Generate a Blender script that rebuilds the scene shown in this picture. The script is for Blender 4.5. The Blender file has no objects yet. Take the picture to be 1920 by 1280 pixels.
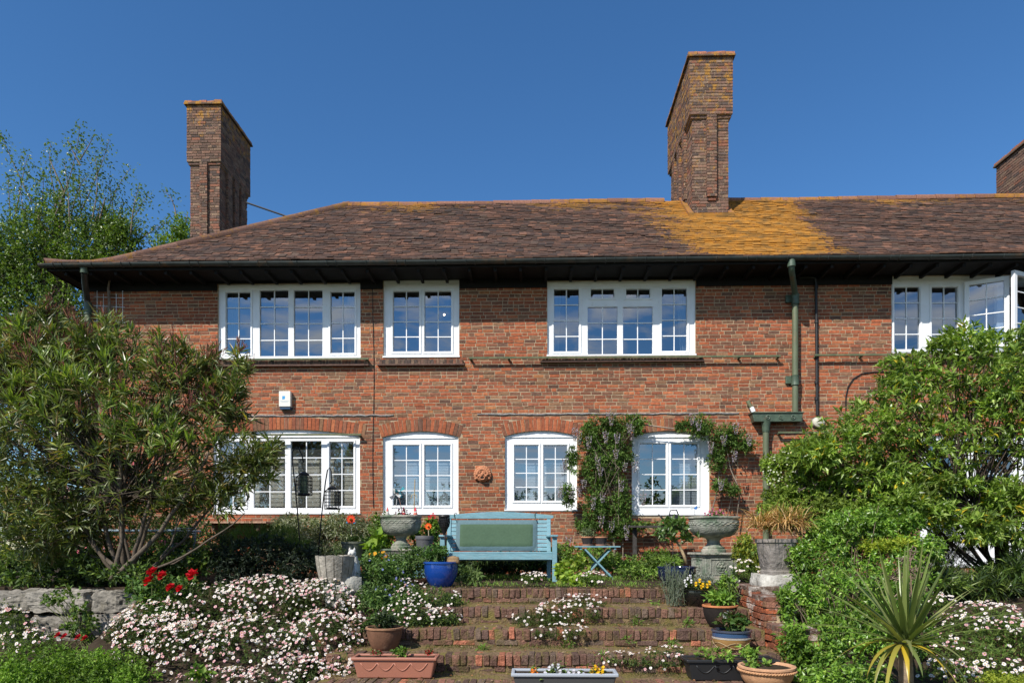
import bpy, math, random
import numpy as np
from mathutils import Vector, Matrix

random.seed(7)
RNG = np.random.default_rng(7)
SC = bpy.context.scene
COLL = SC.collection
R = math.radians

# ------------------------------------------------------------------ camera, sky, sun, exposure
EYE = 0.55
YAW = R(1.4)
cam_data = bpy.data.cameras.new('camera')
cam = bpy.data.objects.new('camera', cam_data)
COLL.objects.link(cam)
cam_data.sensor_width = 36.0
cam_data.lens = 24.0
cam_data.shift_y = 380 / 1920
cam_data.shift_x = -10 / 1920
cam_data.clip_start = 0.05
cam_data.clip_end = 2000
cam.location = (0, 0, EYE)
cam.rotation_euler = (R(90), 0, YAW)
SC.camera = cam

SUN_AZ = R(37)      # the sun stands behind the camera, this far to the left of the facade's normal
SUN_EL = R(43)
world = bpy.data.worlds.new('World')
SC.world = world
world.use_nodes = True
wn, wl = world.node_tree.nodes, world.node_tree.links
wn.clear()
w_out = wn.new('ShaderNodeOutputWorld')
w_bg = wn.new('ShaderNodeBackground')
w_sky = wn.new('ShaderNodeTexSky')
w_sky.sky_type = 'NISHITA'
w_sky.sun_disc = False
w_sky.sun_elevation = SUN_EL
w_sky.sun_rotation = R(180) + SUN_AZ
w_sky.altitude = 0
w_sky.air_density = 1.0
w_sky.dust_density = 0.0
w_sky.ozone_density = 6.0
w_bg.inputs['Strength'].default_value = 0.112
w_hs = wn.new('ShaderNodeHueSaturation')
w_hs.inputs['Saturation'].default_value = 1.15
wl.new(w_sky.outputs[0], w_hs.inputs['Color'])
# thin fair-weather cloud over the garden behind the camera: the upper panes mirror it
w_tc = wn.new('ShaderNodeTexCoord')
w_sep = wn.new('ShaderNodeSeparateXYZ')
wl.new(w_tc.outputs['Generated'], w_sep.inputs[0])
w_map = wn.new('ShaderNodeMapping')
w_map.inputs['Scale'].default_value = (2.2, 2.2, 6.5)
wl.new(w_tc.outputs['Generated'], w_map.inputs['Vector'])
w_no = wn.new('ShaderNodeTexNoise')
w_no.inputs['Scale'].default_value = 4.2
w_no.inputs['Detail'].default_value = 7
w_no.inputs['Roughness'].default_value = 0.6
w_no.inputs['Distortion'].default_value = 0.5
wl.new(w_map.outputs[0], w_no.inputs['Vector'])
w_m1 = wn.new('ShaderNodeMapRange')
w_m1.inputs['From Min'].default_value = 0.44
w_m1.inputs['From Max'].default_value = 0.66
w_m1.inputs['To Max'].default_value = 0.9
wl.new(w_no.outputs['Fac'], w_m1.inputs['Value'])
w_m2 = wn.new('ShaderNodeMapRange')
w_m2.inputs['From Min'].default_value = 0.0
w_m2.inputs['From Max'].default_value = -0.5
wl.new(w_sep.outputs['Y'], w_m2.inputs['Value'])
w_mu = wn.new('ShaderNodeMath')
w_mu.operation = 'MULTIPLY'
wl.new(w_m1.outputs[0], w_mu.inputs[0])
wl.new(w_m2.outputs[0], w_mu.inputs[1])
w_mx = wn.new('ShaderNodeMix')
w_mx.data_type = 'RGBA'
wl.new(w_mu.outputs[0], w_mx.inputs['Factor'])
wl.new(w_hs.outputs[0], w_mx.inputs['A'])
w_mx.inputs['B'].default_value = (6.2, 6.5, 7.0, 1)
wl.new(w_mx.outputs['Result'], w_bg.inputs['Color'])
wl.new(w_bg.outputs[0], w_out.inputs['Surface'])

sun_data = bpy.data.lights.new('sun', 'SUN')
sun = bpy.data.objects.new('sun', sun_data)
COLL.objects.link(sun)
sun_data.energy = 4.8
sun_data.angle = R(0.53)
sun_data.color = (1.0, 0.95, 0.87)
to_sun = Vector((-math.sin(SUN_AZ) * math.cos(SUN_EL), -math.cos(SUN_AZ) * math.cos(SUN_EL), math.sin(SUN_EL)))
sun.rotation_euler = to_sun.to_track_quat('Z', 'Y').to_euler()
sun.location = (-20, -20, 30)

vs = SC.view_settings
vs.view_transform = 'Standard'
vs.look = 'None'
vs.exposure = 0.40
vs.gamma = 1.0
vs.use_curve_mapping = False
SC.render.engine = 'CYCLES'
SC.cycles.max_bounces = 6
SC.cycles.transparent_max_bounces = 12

# ------------------------------------------------------------------ helpers
FWD = np.array([-math.sin(YAW), math.cos(YAW), 0.0])
RGT = np.array([math.cos(YAW), math.sin(YAW), 0.0])


def at(px, py, Y):
    """World point at depth Y that the photograph shows at pixel (px, py)."""
    a, b = (px - 970) / 1280.0, (1020 - py) / 1280.0
    d = FWD + a * RGT + np.array([0, 0, b])
    t = Y / d[1]
    return Vector((d[0] * t, Y, EYE + b * t))


def X_(px, Y):
    return at(px, 1020, Y).x


def Z_(px, py, Y):
    return at(px, py, Y).z


CUBE_F = np.array([[0, 3, 2, 1], [4, 5, 6, 7], [0, 1, 5, 4], [1, 2, 6, 5], [2, 3, 7, 6], [3, 0, 4, 7]])
CUBE_V = np.array([[-1, -1, -1], [1, -1, -1], [1, 1, -1], [-1, 1, -1], [-1, -1, 1], [1, -1, 1], [1, 1, 1], [-1, 1, 1]]) * 0.5


def col4(c, n):
    c = np.asarray(c, float)
    if c.ndim == 1:
        c = np.tile(c, (n, 1))
    if c.shape[1] == 3:
        c = np.hstack([c, np.ones((len(c), 1))])
    return c


class MB:
    """Collects geometry in world space and links it as one mesh object."""

    def __init__(self):
        self.V, self.F, self.C, self.n = [], [], [], 0

    def add(self, V, F, C=(1, 1, 1)):
        V = np.asarray(V, float)
        if len(V) == 0:
            return
        self.V.append(V)
        self.C.append(col4(C, len(V)))
        if isinstance(F, np.ndarray):
            self.F.append(F + self.n)
        else:
            by = {}
            for f in F:
                by.setdefault(len(f), []).append(f)
            for k in by:
                self.F.append(np.array(by[k], int) + self.n)
        self.n += len(V)

    def box(self, x0, x1, y0, y1, z0, z1, c=(1, 1, 1)):
        v = (CUBE_V + 0.5) * np.array([x1 - x0, y1 - y0, z1 - z0]) + np.array([x0, y0, z0])
        self.add(v, CUBE_F, c)
        return self

    def boxes(self, cen, size, c, rot=None, jit=0.0):
        cen, size = np.asarray(cen, float), np.asarray(size, float)
        n = len(cen)
        if n == 0:
            return self
        v = CUBE_V[None] * size[:, None, :]
        if jit:
            v = v + RNG.uniform(-jit, jit, v.shape)
        if rot is not None:
            v = np.einsum('nij,nkj->nki', rot, v)
        v = v + cen[:, None, :]
        f = (CUBE_F[None] + 8 * np.arange(n)[:, None, None]).reshape(-1, 4)
        self.add(v.reshape(-1, 3), f, np.repeat(col4(c, n), 8, 0))
        return self

    def bar(self, a, b, w, h, c=(1, 1, 1), up=(0, 0, 1)):
        """A straight bar of section w x h from a to b."""
        a, b = np.array(a, float), np.array(b, float)
        d = b - a
        L = np.linalg.norm(d)
        d /= L
        u = np.array(up, float)
        if abs(d @ u) > 0.95:
            u = np.array([0, 1.0, 0])
        s = np.cross(d, u)
        s /= np.linalg.norm(s)
        t = np.cross(s, d)
        M = np.stack([s, d, t], 1)
        v = (CUBE_V * np.array([w, L, h])) @ M.T + (a + b) / 2
        self.add(v, CUBE_F, c)
        return self

    def tube(self, pts, rad, n=8, c=(1, 1, 1), cap=True):
        P = np.array([tuple(p) for p in pts], float)
        m = len(P)
        rad = np.full(m, rad) if np.isscalar(rad) else np.asarray(rad, float)
        T = np.gradient(P, axis=0)
        T /= np.linalg.norm(T, axis=1)[:, None] + 1e-9
        u = np.array([0, 0, 1.0]) if abs(T[0, 2]) < 0.9 else np.array([1.0, 0, 0])
        V = []
        ang = np.arange(n) * 2 * math.pi / n
        for i in range(m):
            s = np.cross(T[i], u)
            s /= np.linalg.norm(s) + 1e-9
            u = np.cross(s, T[i])
            V.append(P[i] + rad[i] * (np.cos(ang)[:, None] * s + np.sin(ang)[:, None] * u))
        V = np.concatenate(V)
        F = [(i * n + j, i * n + (j + 1) % n, (i + 1) * n + (j + 1) % n, (i + 1) * n + j) for i in range(m - 1) for j in range(n)]
        if cap:
            F.append(tuple(range(n))[::-1])
            F.append(tuple((m - 1) * n + j for j in range(n)))
        self.add(V, F, c)
        return self

    def lathe(self, prof, cen=(0, 0, 0), n=24, c=(1, 1, 1), sx=1.0, sy=1.0, power=None, rot=0.0, wob=0.0):
        """prof: list of (radius, z[, colour]). power: a superellipse exponent for squarish sections."""
        m = len(prof)
        ang = np.arange(n) * 2 * math.pi / n
        ca, sa = np.cos(ang), np.sin(ang)
        k = np.ones(n)
        if power:
            k = (np.abs(ca) ** power + np.abs(sa) ** power) ** (-1.0 / power)
        V, C = [], []
        for p in prof:
            r, z = p[0], p[1]
            rr = r * k * (1 + (RNG.uniform(-wob, wob, n) if wob else 0))
            x, y = rr * ca * sx, rr * sa * sy
            cr, sr = math.cos(rot), math.sin(rot)
            V.append(np.stack([x * cr - y * sr + cen[0], x * sr + y * cr + cen[1], np.full(n, z + cen[2])], 1))
            C.append(col4(p[2] if len(p) > 2 else c, n))
        F = [(i * n + j, i * n + (j + 1) % n, (i + 1) * n + (j + 1) % n, (i + 1) * n + j) for i in range(m - 1) for j in range(n)]
        if prof[0][0] > 1e-5:
            F.append(tuple(range(n))[::-1])
        if prof[-1][0] > 1e-5:
            F.append(tuple((m - 1) * n + j for j in range(n)))
        self.add(np.concatenate(V), F, np.concatenate(C))
        return self

    def prism(self, poly, axis, a, b, c=(1, 1, 1)):
        """A polygon (2D points) extruded along axis 'x', 'y' or 'z' from a to b."""
        n = len(poly)
        P = np.array(poly, float)
        V = np.zeros((2 * n, 3))
        i, j, k = {'y': (0, 2, 1), 'x': (1, 2, 0), 'z': (0, 1, 2)}[axis]
        V[:n, i] = V[n:, i] = P[:, 0]
        V[:n, j] = V[n:, j] = P[:, 1]
        V[:n, k], V[n:, k] = a, b
        F = [tuple(range(n)), tuple(range(2 * n - 1, n - 1, -1))] + [(q, q + n, (q + 1) % n + n, (q + 1) % n) for q in range(n)]
        self.add(V, F, c)
        return self

    def build(self, name, mat, parent=None, smooth=False, bevel=0.0, kind=None, fixn=False):
        V = np.concatenate(self.V)
        C = np.concatenate(self.C)
        off = root_loc(parent) if parent is not None else np.zeros(3)
        me = bpy.data.meshes.new(name)
        me.vertices.add(len(V))
        me.vertices.foreach_set('co', (V - off).astype(np.float32).ravel())
        loops = np.concatenate([f.ravel() for f in self.F])
        tot = np.concatenate([np.full(len(f), f.shape[1]) for f in self.F])
        me.loops.add(len(loops))
        me.loops.foreach_set('vertex_index', loops.astype(np.int32))
        me.polygons.add(len(tot))
        me.polygons.foreach_set('loop_start', np.concatenate([[0], np.cumsum(tot)[:-1]]).astype(np.int32))
        me.polygons.foreach_set('use_smooth', np.full(len(tot), bool(smooth)))
        me.update(calc_edges=True)
        at_ = me.color_attributes.new('Col', 'FLOAT_COLOR', 'POINT')
        at_.data.foreach_set('color', C.astype(np.float32).ravel())
        if fixn:
            import bmesh
            bm = bmesh.new()
            bm.from_mesh(me)
            bmesh.ops.recalc_face_normals(bm, faces=bm.faces)
            bm.to_mesh(me)
            bm.free()
        me.materials.append(mat)
        o = bpy.data.objects.new(name, me)
        COLL.objects.link(o)
        if parent is not None:
            o.parent = parent
        if smooth == 'auto':
            try:
                me.set_sharp_from_angle(angle=R(40))
            except Exception:
                pass
        if bevel:
            b = o.modifiers.new('bevel', 'BEVEL')
            b.width, b.segments, b.limit_method, b.angle_limit = bevel, 2, 'ANGLE', R(40)
        if kind:
            o['kind'] = kind
        return o


def root_loc(o):
    p = np.zeros(3)
    while o is not None:
        p += np.array(o.location)
        o = o.parent
    return p


def tag(o, label=None, cat=None, group=None, kind=None):
    if label:
        o['label'] = label
    if cat:
        o['category'] = cat
    if group:
        o['group'] = group
    if kind:
        o['kind'] = kind
    return o


def thing(name, label, cat, loc=(0, 0, 0), group=None, kind=None):
    o = bpy.data.objects.new(name, None)
    o.empty_display_size = 0.1
    COLL.objects.link(o)
    o.location = tuple(loc)
    return tag(o, label, cat, group, kind)


def copy_tree(o, parent=None):
    c = o.copy()
    COLL.objects.link(c)
    if parent is not None:
        c.parent = parent
    for ch in list(o.children):
        copy_tree(ch, c)
    return c


# ------------------------------------------------------------------ materials
def mat(name, base=None, rough=0.8, nscale=0, namt=0.25, bump=0.0, bscale=60, spec=0.3, metal=0.0, coat=0.0, trans=0.0, tint2=None, t2scale=3, t2lo=0.5, t2hi=0.6, stretch=None):
    """Principled material; base None takes the mesh's own colour attribute. nscale/namt: value mottling; tint2: a second colour in patches."""
    m = bpy.data.materials.new(name)
    m.use_nodes = True
    nt = m.node_tree
    N, L = nt.nodes, nt.links
    b = N['Principled BSDF']
    out = N['Material Output']
    b.inputs['Roughness'].default_value = rough
    b.inputs['Specular IOR Level'].default_value = spec
    b.inputs['Metallic'].default_value = metal
    b.inputs['Coat Weight'].default_value = coat
    if base is None:
        a = N.new('ShaderNodeAttribute')
        a.attribute_name = 'Col'
        c = a.outputs['Color']
    else:
        rgb = N.new('ShaderNodeRGB')
        rgb.outputs[0].default_value = (*base, 1)
        c = rgb.outputs[0]
    tc = N.new('ShaderNodeTexCoord')
    co = tc.outputs['Object']
    if stretch:
        mp = N.new('ShaderNodeMapping')
        mp.inputs['Scale'].default_value = stretch
        L.new(co, mp.inputs['Vector'])
        co = mp.outputs['Vector']
    if nscale:
        n = N.new('ShaderNodeTexNoise')
        n.inputs['Scale'].default_value = nscale
        n.inputs['Detail'].default_value = 5
        L.new(co, n.inputs['Vector'])
        mr = N.new('ShaderNodeMapRange')
        mr.inputs['From Min'].default_value = 0.25
        mr.inputs['From Max'].default_value = 0.75
        mr.inputs['To Min'].default_value = 1 - namt
        mr.inputs['To Max'].default_value = 1 + namt
        L.new(n.outputs['Fac'], mr.inputs['Value'])
        mx = N.new('ShaderNodeMix')
        mx.data_type = 'RGBA'
        mx.blend_type = 'MULTIPLY'
        mx.inputs['Factor'].default_value = 1
        L.new(c, mx.inputs['A'])
        L.new(mr.outputs[0], mx.inputs['B'])
        c = mx.outputs['Result']
    if tint2 is not None:
        n = N.new('ShaderNodeTexNoise')
        n.inputs['Scale'].default_value = t2scale
        n.inputs['Detail'].default_value = 7
        n.inputs['Roughness'].default_value = 0.65
        L.new(co, n.inputs['Vector'])
        mr = N.new('ShaderNodeMapRange')
        mr.inputs['From Min'].default_value = t2lo
        mr.inputs['From Max'].default_value = t2hi
        L.new(n.outputs['Fac'], mr.inputs['Value'])
        mx = N.new('ShaderNodeMix')
        mx.data_type = 'RGBA'
        L.new(mr.outputs[0], mx.inputs['Factor'])
        L.new(c, mx.inputs['A'])
        mx.inputs['B'].default_value = (*tint2, 1)
        c = mx.outputs['Result']
    L.new(c, b.inputs['Base Color'])
    if bump:
        n = N.new('ShaderNodeTexNoise')
        n.inputs['Scale'].default_value = bscale
        n.inputs['Detail'].default_value = 6
        L.new(co, n.inputs['Vector'])
        bp = N.new('ShaderNodeBump')
        bp.inputs['Strength'].default_value = bump
        bp.inputs['Distance'].default_value = 0.02
        L.new(n.outputs['Fac'], bp.inputs['Height'])
        L.new(bp.outputs[0], b.inputs['Normal'])
    if trans:
        t = N.new('ShaderNodeBsdfTranslucent')
        hs = N.new('ShaderNodeMix')
        hs.data_type = 'RGBA'
        hs.blend_type = 'MULTIPLY'
        hs.inputs['Factor'].default_value = 1
        L.new(c, hs.inputs['A'])
        hs.inputs['B'].default_value = (1.5, 1.6, 0.6, 1)
        L.new(hs.outputs['Result'], t.inputs['Color'])
        ms = N.new('ShaderNodeMixShader')
        ms.inputs[0].default_value = trans
        L.new(b.outputs[0], ms.inputs[1])
        L.new(t.outputs[0], ms.inputs[2])
        L.new(ms.outputs[0], out.inputs['Surface'])
    return m


def glass_mat(name, refl, tint):
    m = bpy.data.materials.new(name)
    m.use_nodes = True
    N, L = m.node_tree.nodes, m.node_tree.links
    N.clear()
    out = N.new('ShaderNodeOutputMaterial')
    g = N.new('ShaderNodeBsdfGlossy')
    g.inputs['Roughness'].default_value = 0.0
    g.inputs['Color'].default_value = (0.92, 0.96, 1.0, 1)
    t = N.new('ShaderNodeBsdfTransparent')
    t.inputs['Color'].default_value = (*tint, 1)
    lw = N.new('ShaderNodeLayerWeight')
    pw = N.new('ShaderNodeMath')
    pw.operation = 'POWER'
    pw.inputs[1].default_value = 4.0
    L.new(lw.outputs['Facing'], pw.inputs[0])
    mr = N.new('ShaderNodeMapRange')
    mr.inputs['To Min'].default_value = refl
    mr.inputs['To Max'].default_value = 0.95
    L.new(pw.outputs[0], mr.inputs['Value'])
    mx = N.new('ShaderNodeMixShader')
    L.new(mr.outputs[0], mx.inputs[0])
    L.new(t.outputs[0], mx.inputs[1])
    L.new(g.outputs[0], mx.inputs[2])
    L.new(mx.outputs[0], out.inputs['Surface'])
    return m


M = {}
M['brick'] = mat('fired_brick', None, 0.9, 22, 0.35, 0.35, 90, 0.2, tint2=(0.30, 0.20, 0.13), t2scale=9, t2lo=0.64, t2hi=0.86)
M['mortar'] = mat('lime_mortar', (0.40, 0.305, 0.20), 0.95, 14, 0.35, 0.3, 120, 0.1)
M['old_brick'] = mat('mossy_brick', None, 0.95, 30, 0.5, 0.8, 60, 0.12, tint2=(0.085, 0.07, 0.028), t2scale=6, t2lo=0.50, t2hi=0.68)
M['tread'] = mat('mossy_tread', (0.17, 0.115, 0.068), 0.98, 26, 0.55, 0.8, 60, 0.1, tint2=(0.165, 0.135, 0.045), t2scale=5, t2lo=0.45, t2hi=0.6)
M['pvc'] = mat('white_pvc', (0.79, 0.80, 0.81), 0.35, 5, 0.05, 0, 0, 0.4, tint2=(0.60, 0.59, 0.55), t2scale=7, t2lo=0.60, t2hi=0.85)
M['glass'] = glass_mat('window_glass', 0.27, (0.62, 0.68, 0.74))
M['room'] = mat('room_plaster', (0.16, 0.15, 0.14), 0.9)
M['soffit'] = mat('shade_black_timber', (0.006, 0.005, 0.0045), 0.8, 12, 0.4, 0.2, 40)  # near-black base colour carries the deep shade under the eaves
M['gutter'] = mat('gutter_iron', (0.030, 0.036, 0.033), 0.45, 8, 0.3, 0.1, 40, 0.4, tint2=(0.10, 0.055, 0.025), t2scale=2.5, t2lo=0.56, t2hi=0.72)
M['green_pipe'] = mat('green_painted_iron', (0.105, 0.125, 0.072), 0.55, 10, 0.25, 0.15, 60, 0.4, tint2=(0.21, 0.10, 0.05), t2scale=4.5, t2lo=0.53, t2hi=0.68, stretch=(1, 1, 0.25))
M['hopper'] = mat('green_cast_iron', (0.062, 0.092, 0.062), 0.5, 14, 0.3, 0.2, 60, 0.4, tint2=(0.14, 0.08, 0.05), t2scale=5, t2lo=0.58, t2hi=0.72)
M['black_iron'] = mat('black_iron', (0.012, 0.012, 0.013), 0.5, 0, 0, 0, 0, 0.4)
M['lead'] = mat('lead_flashing', (0.22, 0.21, 0.20), 0.7, 20, 0.5, 0.3, 60)
M['rail'] = mat('mossy_green_rail', (0.13, 0.13, 0.07), 0.7, 14, 0.35, 0.2, 50, tint2=(0.085, 0.11, 0.06), t2scale=4)
M['slate'] = mat('sill_tile', (0.11, 0.065, 0.05), 0.85, 16, 0.4, 0.3, 60)
M['leaf'] = mat('leaf', None, 0.36, 0, 0, 0, 0, 0.5, trans=0.33)
M['soft_leaf'] = mat('soft_leaf', None, 0.6, 0, 0, 0, 0, 0.3, trans=0.32)
M['petal'] = mat('petal', None, 0.7, 0, 0, 0, 0, 0.2, trans=0.2)
M['bark'] = mat('bark', None, 0.9, 12, 0.35, 0.4, 40, 0.1)
M['soil'] = mat('soil', (0.045, 0.033, 0.022), 0.95, 10, 0.5, 0.6, 30, 0.1)
M['ground'] = mat('lawn_ground', (0.06, 0.075, 0.025), 0.95, 4, 0.5, 0.5, 20, 0.1, tint2=(0.10, 0.08, 0.045), t2scale=1.2, t2lo=0.5, t2hi=0.65)
M['stone'] = mat('grey_stone', None, 0.92, 9, 0.35, 0.8, 25, 0.15, tint2=(0.12, 0.11, 0.085), t2scale=5, t2lo=0.52, t2hi=0.72)
M['urn'] = mat('weathered_cast_stone', None, 0.9, 12, 0.35, 0.6, 45, 0.15, tint2=(0.10, 0.14, 0.095), t2scale=4, t2lo=0.46, t2hi=0.62)
M['paint'] = mat('blue_painted_wood', None, 0.6, 9, 0.2, 0.25, 40, 0.3, stretch=(1, 6, 6), tint2=(0.27, 0.34, 0.35), t2scale=6, t2lo=0.55, t2hi=0.8)
M['matte'] = mat('matte_coloured', None, 0.7, 25, 0.12, 0.1, 60, 0.3)
M['terracotta'] = mat('terracotta', None, 0.85, 14, 0.22, 0.25, 70, 0.2, tint2=(0.42, 0.30, 0.2), t2scale=5, t2lo=0.6, t2hi=0.85)
M['glaze'] = mat('glazed_ceramic', None, 0.12, 6, 0.15, 0.05, 15, 0.6, coat=0.5)
M['plastic'] = mat('plastic', None, 0.45, 0, 0, 0, 0, 0.4)
M['cloth'] = mat('faded_cloth', None, 0.9, 30, 0.08, 0.3, 18, 0.1)
M['sheer'] = mat('curtain_cloth', (0.55, 0.57, 0.6), 0.9, 0, 0, 0, 0, 0.1, trans=0.3)

BRICK_PAL = np.array([(0.40, 0.108, 0.050), (0.35, 0.095, 0.048), (0.43, 0.135, 0.062), (0.29, 0.092, 0.054), (0.235, 0.092, 0.058),
                      (0.185, 0.088, 0.060), (0.27, 0.145, 0.085), (0.215, 0.115, 0.072), (0.125, 0.070, 0.055), (0.40, 0.155, 0.065)])
BRICK_W = np.array([0.17, 0.16, 0.10, 0.15, 0.14, 0.10, 0.06, 0.07, 0.03, 0.02])
BRICK_W = BRICK_W / BRICK_W.sum()
CHIM_PAL = np.array([(0.20, 0.118, 0.088), (0.155, 0.10, 0.078), (0.235, 0.135, 0.095), (0.25, 0.165, 0.115), (0.115, 0.082, 0.07), (0.26, 0.115, 0.075)])
CHIM_W = np.array([0.25, 0.22, 0.16, 0.13, 0.14, 0.10])


BRICK_PAL = (BRICK_PAL * 0.82 + BRICK_PAL.mean(0) * 0.18) * np.array([0.86, 0.90, 0.86])
CHIM_PAL = CHIM_PAL * 0.82


def pick(pal, w, n):
    c = pal[RNG.choice(len(pal), n, p=w / w.sum())]
    return c * RNG.uniform(0.82, 1.18, (n, 1))
# ------------------------------------------------------------------ the ground
YF = 12.80          # the facade's brick face
MB().box(-150, 150, -60, 240, -1.4, -0.90).build('ground', M['ground'], kind='structure')
MB().box(-30, 30, 8.62, 40, -0.898, 0.0).build('terrace', M['soil'], kind='structure')

# ------------------------------------------------------------------ the house
house = thing('brick_house', 'long red brick house with white windows under a lichened tile roof', 'house', (0, YF, 0))
COURSE = 0.0655
WALL_L, WALL_R = -8.46, 13.0
SOFFIT_Z = 5.50
WIN = [
    dict(o=(411, 534, 677, 673), L=[(424, 548, 471, 664, 2, 4, 1), (487, 544, 542, 669, 2, 4, 0), (551, 544, 606, 669, 2, 4, 0), (620, 547, 666, 663, 2, 4, 1)]),
    dict(o=(720, 526, 861.5, 671), L=[(737, 546, 787, 660, 2, 4, 1), (796, 546, 847, 660, 2, 4, 1)]),
    dict(o=(1026, 528, 1303, 668), L=[(1038, 542, 1086, 660, 2, 4, 1), (1107, 542, 1152, 560, 2, 1, 1), (1173, 542, 1219, 560, 2, 1, 1), (1101, 575, 1158, 666, 2, 3, 0), (1167, 575, 1224, 666, 2, 3, 0), (1240, 541, 1288, 659, 2, 4, 1)]),
    dict(o=(1669, 518, 2010, 664), L=[(1675, 538, 1724, 656, 2, 4, 1), (1745, 538, 1795, 656, 2, 4, 1), (1812, 536, 1868, 656, 0, 0, 2), (1880, 536, 1944, 656, 0, 0, 2), (1956, 538, 2004, 656, 2, 4, 1)]),
    dict(o=(402, 818, 676, 963), arch=(806, 816), L=[(412, 828, 462, 950, 2, 4, 1), (476, 826, 536, 953, 2, 4, 0), (545, 826, 604, 953, 2, 4, 0), (618, 828, 664, 949, 2, 4, 1)]),
    dict(o=(719, 820, 860, 964), arch=(809, 819), L=[(737, 834, 787, 948, 2, 4, 1), (796, 834, 845.5, 948, 2, 4, 1)]),
    dict(o=(947, 818, 1081.5, 957), arch=(808, 817), L=[(964, 834, 1010, 939, 2, 4, 1), (1018.5, 834, 1064, 939, 2, 4, 1)]),
    dict(o=(1184, 818, 1329, 965), arch=(808, 817), L=[(1198, 831, 1249, 947, 2, 4, 1), (1257.5, 831, 1308, 947, 2, 4, 1)]),
    dict(o=(1722, 815, 1990, 1062), L=[(1737, 826, 1798, 1010, 2, 6, 1), (1836, 826, 1900, 1010, 2, 6, 1), (1916, 826, 1976, 1010, 2, 6, 1)]),
]
YW = YF + 0.055     # the window frames' front


def cells(x0, x1, z0, z1, holes):
    """Rectangles that fill a rectangle but for its holes."""
    zs = sorted({z0, z1, *[min(max(h[k], z0), z1) for h in holes for k in (2, 3)]})
    out = []
    for a, b in zip(zs[:-1], zs[1:]):
        if b - a < 1e-6:
            continue
        m = (a + b) / 2
        cur = x0
        for h in sorted([h for h in holes if h[2] < m < h[3]]):
            if h[0] > cur + 1e-6:
                out.append((cur, min(h[0], x1), a, b))
            cur = max(cur, h[1])
        if cur < x1 - 1e-6:
            out.append((cur, x1, a, b))
    return out


def rect(px, Y):
    x0, y0, x1, y1 = px
    xm, ym = (x0 + x1) / 2, (y0 + y1) / 2
    return (at(x0, ym, Y).x, at(x1, ym, Y).x, at(xm, y1, Y).z, at(xm, y0, Y).z)


holes = []
arches = []
for w in WIN:
    x0, x1, z0, z1 = rect(w['o'], YW)
    if 'arch' in w:
        xm = (w['o'][0] + w['o'][2]) / 2
        zp, zs_ = Z_(xm, w['arch'][0], YW), z1
        half, sag = (x1 - x0) / 2, zp - zs_
        Ri = (half ** 2 + sag ** 2) / (2 * sag)
        xc, zc = (x0 + x1) / 2, zp - Ri
        w['geo'] = (xc, zc, Ri, half, zs_, zp)
        arches.append((xc, zc, Ri, Ri + 0.235, half, zs_, zp))
        holes.append((x0, x1, z0, zp))
    else:
        holes.append((x0, x1, z0, z1))
    w['r'] = (x0, x1, z0, z1)

wall_mb = MB()
for c in cells(WALL_L + 0.004, WALL_R, -0.3, SOFFIT_Z + 0.1, holes):
    wall_mb.box(c[0], c[1], YF + 0.0035, YF + 0.30, c[2], c[3])
for xc, zc, Ri, Ro, half, zs_, zp in arches:      # mortar over the arches' curve
    k = 16
    for i in range(k):
        a, b = -half + 2 * half * i / k, -half + 2 * half * (i + 1) / k
        za, zb = zc + math.sqrt(Ri ** 2 - a * a), zc + math.sqrt(Ri ** 2 - b * b)
        if zp - min(za, zb) > 0.002:
            wall_mb.prism([(xc + a, za), (xc + b, zb), (xc + b, zp + .0005), (xc + a, zp + .0005)], 'y', YF + 0.0036, YF + 0.28)
wall_mb.box(WALL_L + 0.004, WALL_L + 0.3, YF + 0.301, 18.8, -0.3, SOFFIT_Z)      # the left end wall
wall_mb.box(WALL_L + 0.004, WALL_R, 18.5, 18.8, -0.3, SOFFIT_Z)
wall_mb.box(WALL_R, WALL_R + 0.3, YF, 18.8, -0.3, SOFFIT_Z)
wall_mb.build('wall', M['mortar'], house)

rooms = MB()
rooms.box(WALL_L + 0.302, WALL_R - 0.01, 16.2, 16.3, 0, SOFFIT_Z)
rooms.box(WALL_L + 0.302, WALL_R - 0.01, YF + 0.305, 16.19, 2.62, 2.75)
rooms.box(WALL_L + 0.302, WALL_R - 0.01, YF + 0.305, 16.19, 0.001, 0.05)
rooms.box(WALL_L + 0.302, WALL_R - 0.01, YF + 0.305, 16.19, SOFFIT_Z - 0.05, SOFFIT_Z - 0.01)
for px in (698, 945, 1400, 1640):
    x = X_(px, YF)
    rooms.box(x - 0.05, x + 0.05, YF + 0.305, 16.19, 0.06, 2.61)
    rooms.box(x - 0.05, x + 0.05, YF + 0.305, 16.19, 2.76, SOFFIT_Z - 0.06)
rooms.build('room', M['room'], house)


def excluded(z):
    """x-intervals of the facade at height z that hold no running bricks."""
    ex = []
    for (x0, x1, z0, z1) in holes:
        if z0 - 0.02 < z < z1 + 0.01:
            ex.append((x0 - 0.004, x1 + 0.004))
    for xc, zc, Ri, Ro, half, zs_, zp in arches:
        d = Ro ** 2 - (z - zc) ** 2
        if z > zs_ - 0.03 and d > 0:
            h = min(math.sqrt(d), half * (z - zc) / Ri * 1.0 + half * 0.12)
            h = min(math.sqrt(d), half * Ro / Ri - (zs_ + (Ro - Ri) - z) * 0.12 if z < zs_ + 0.23 else 9)
            ex.append((xc - h - 0.006, xc + h + 0.006))
    return sorted(ex)


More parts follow.
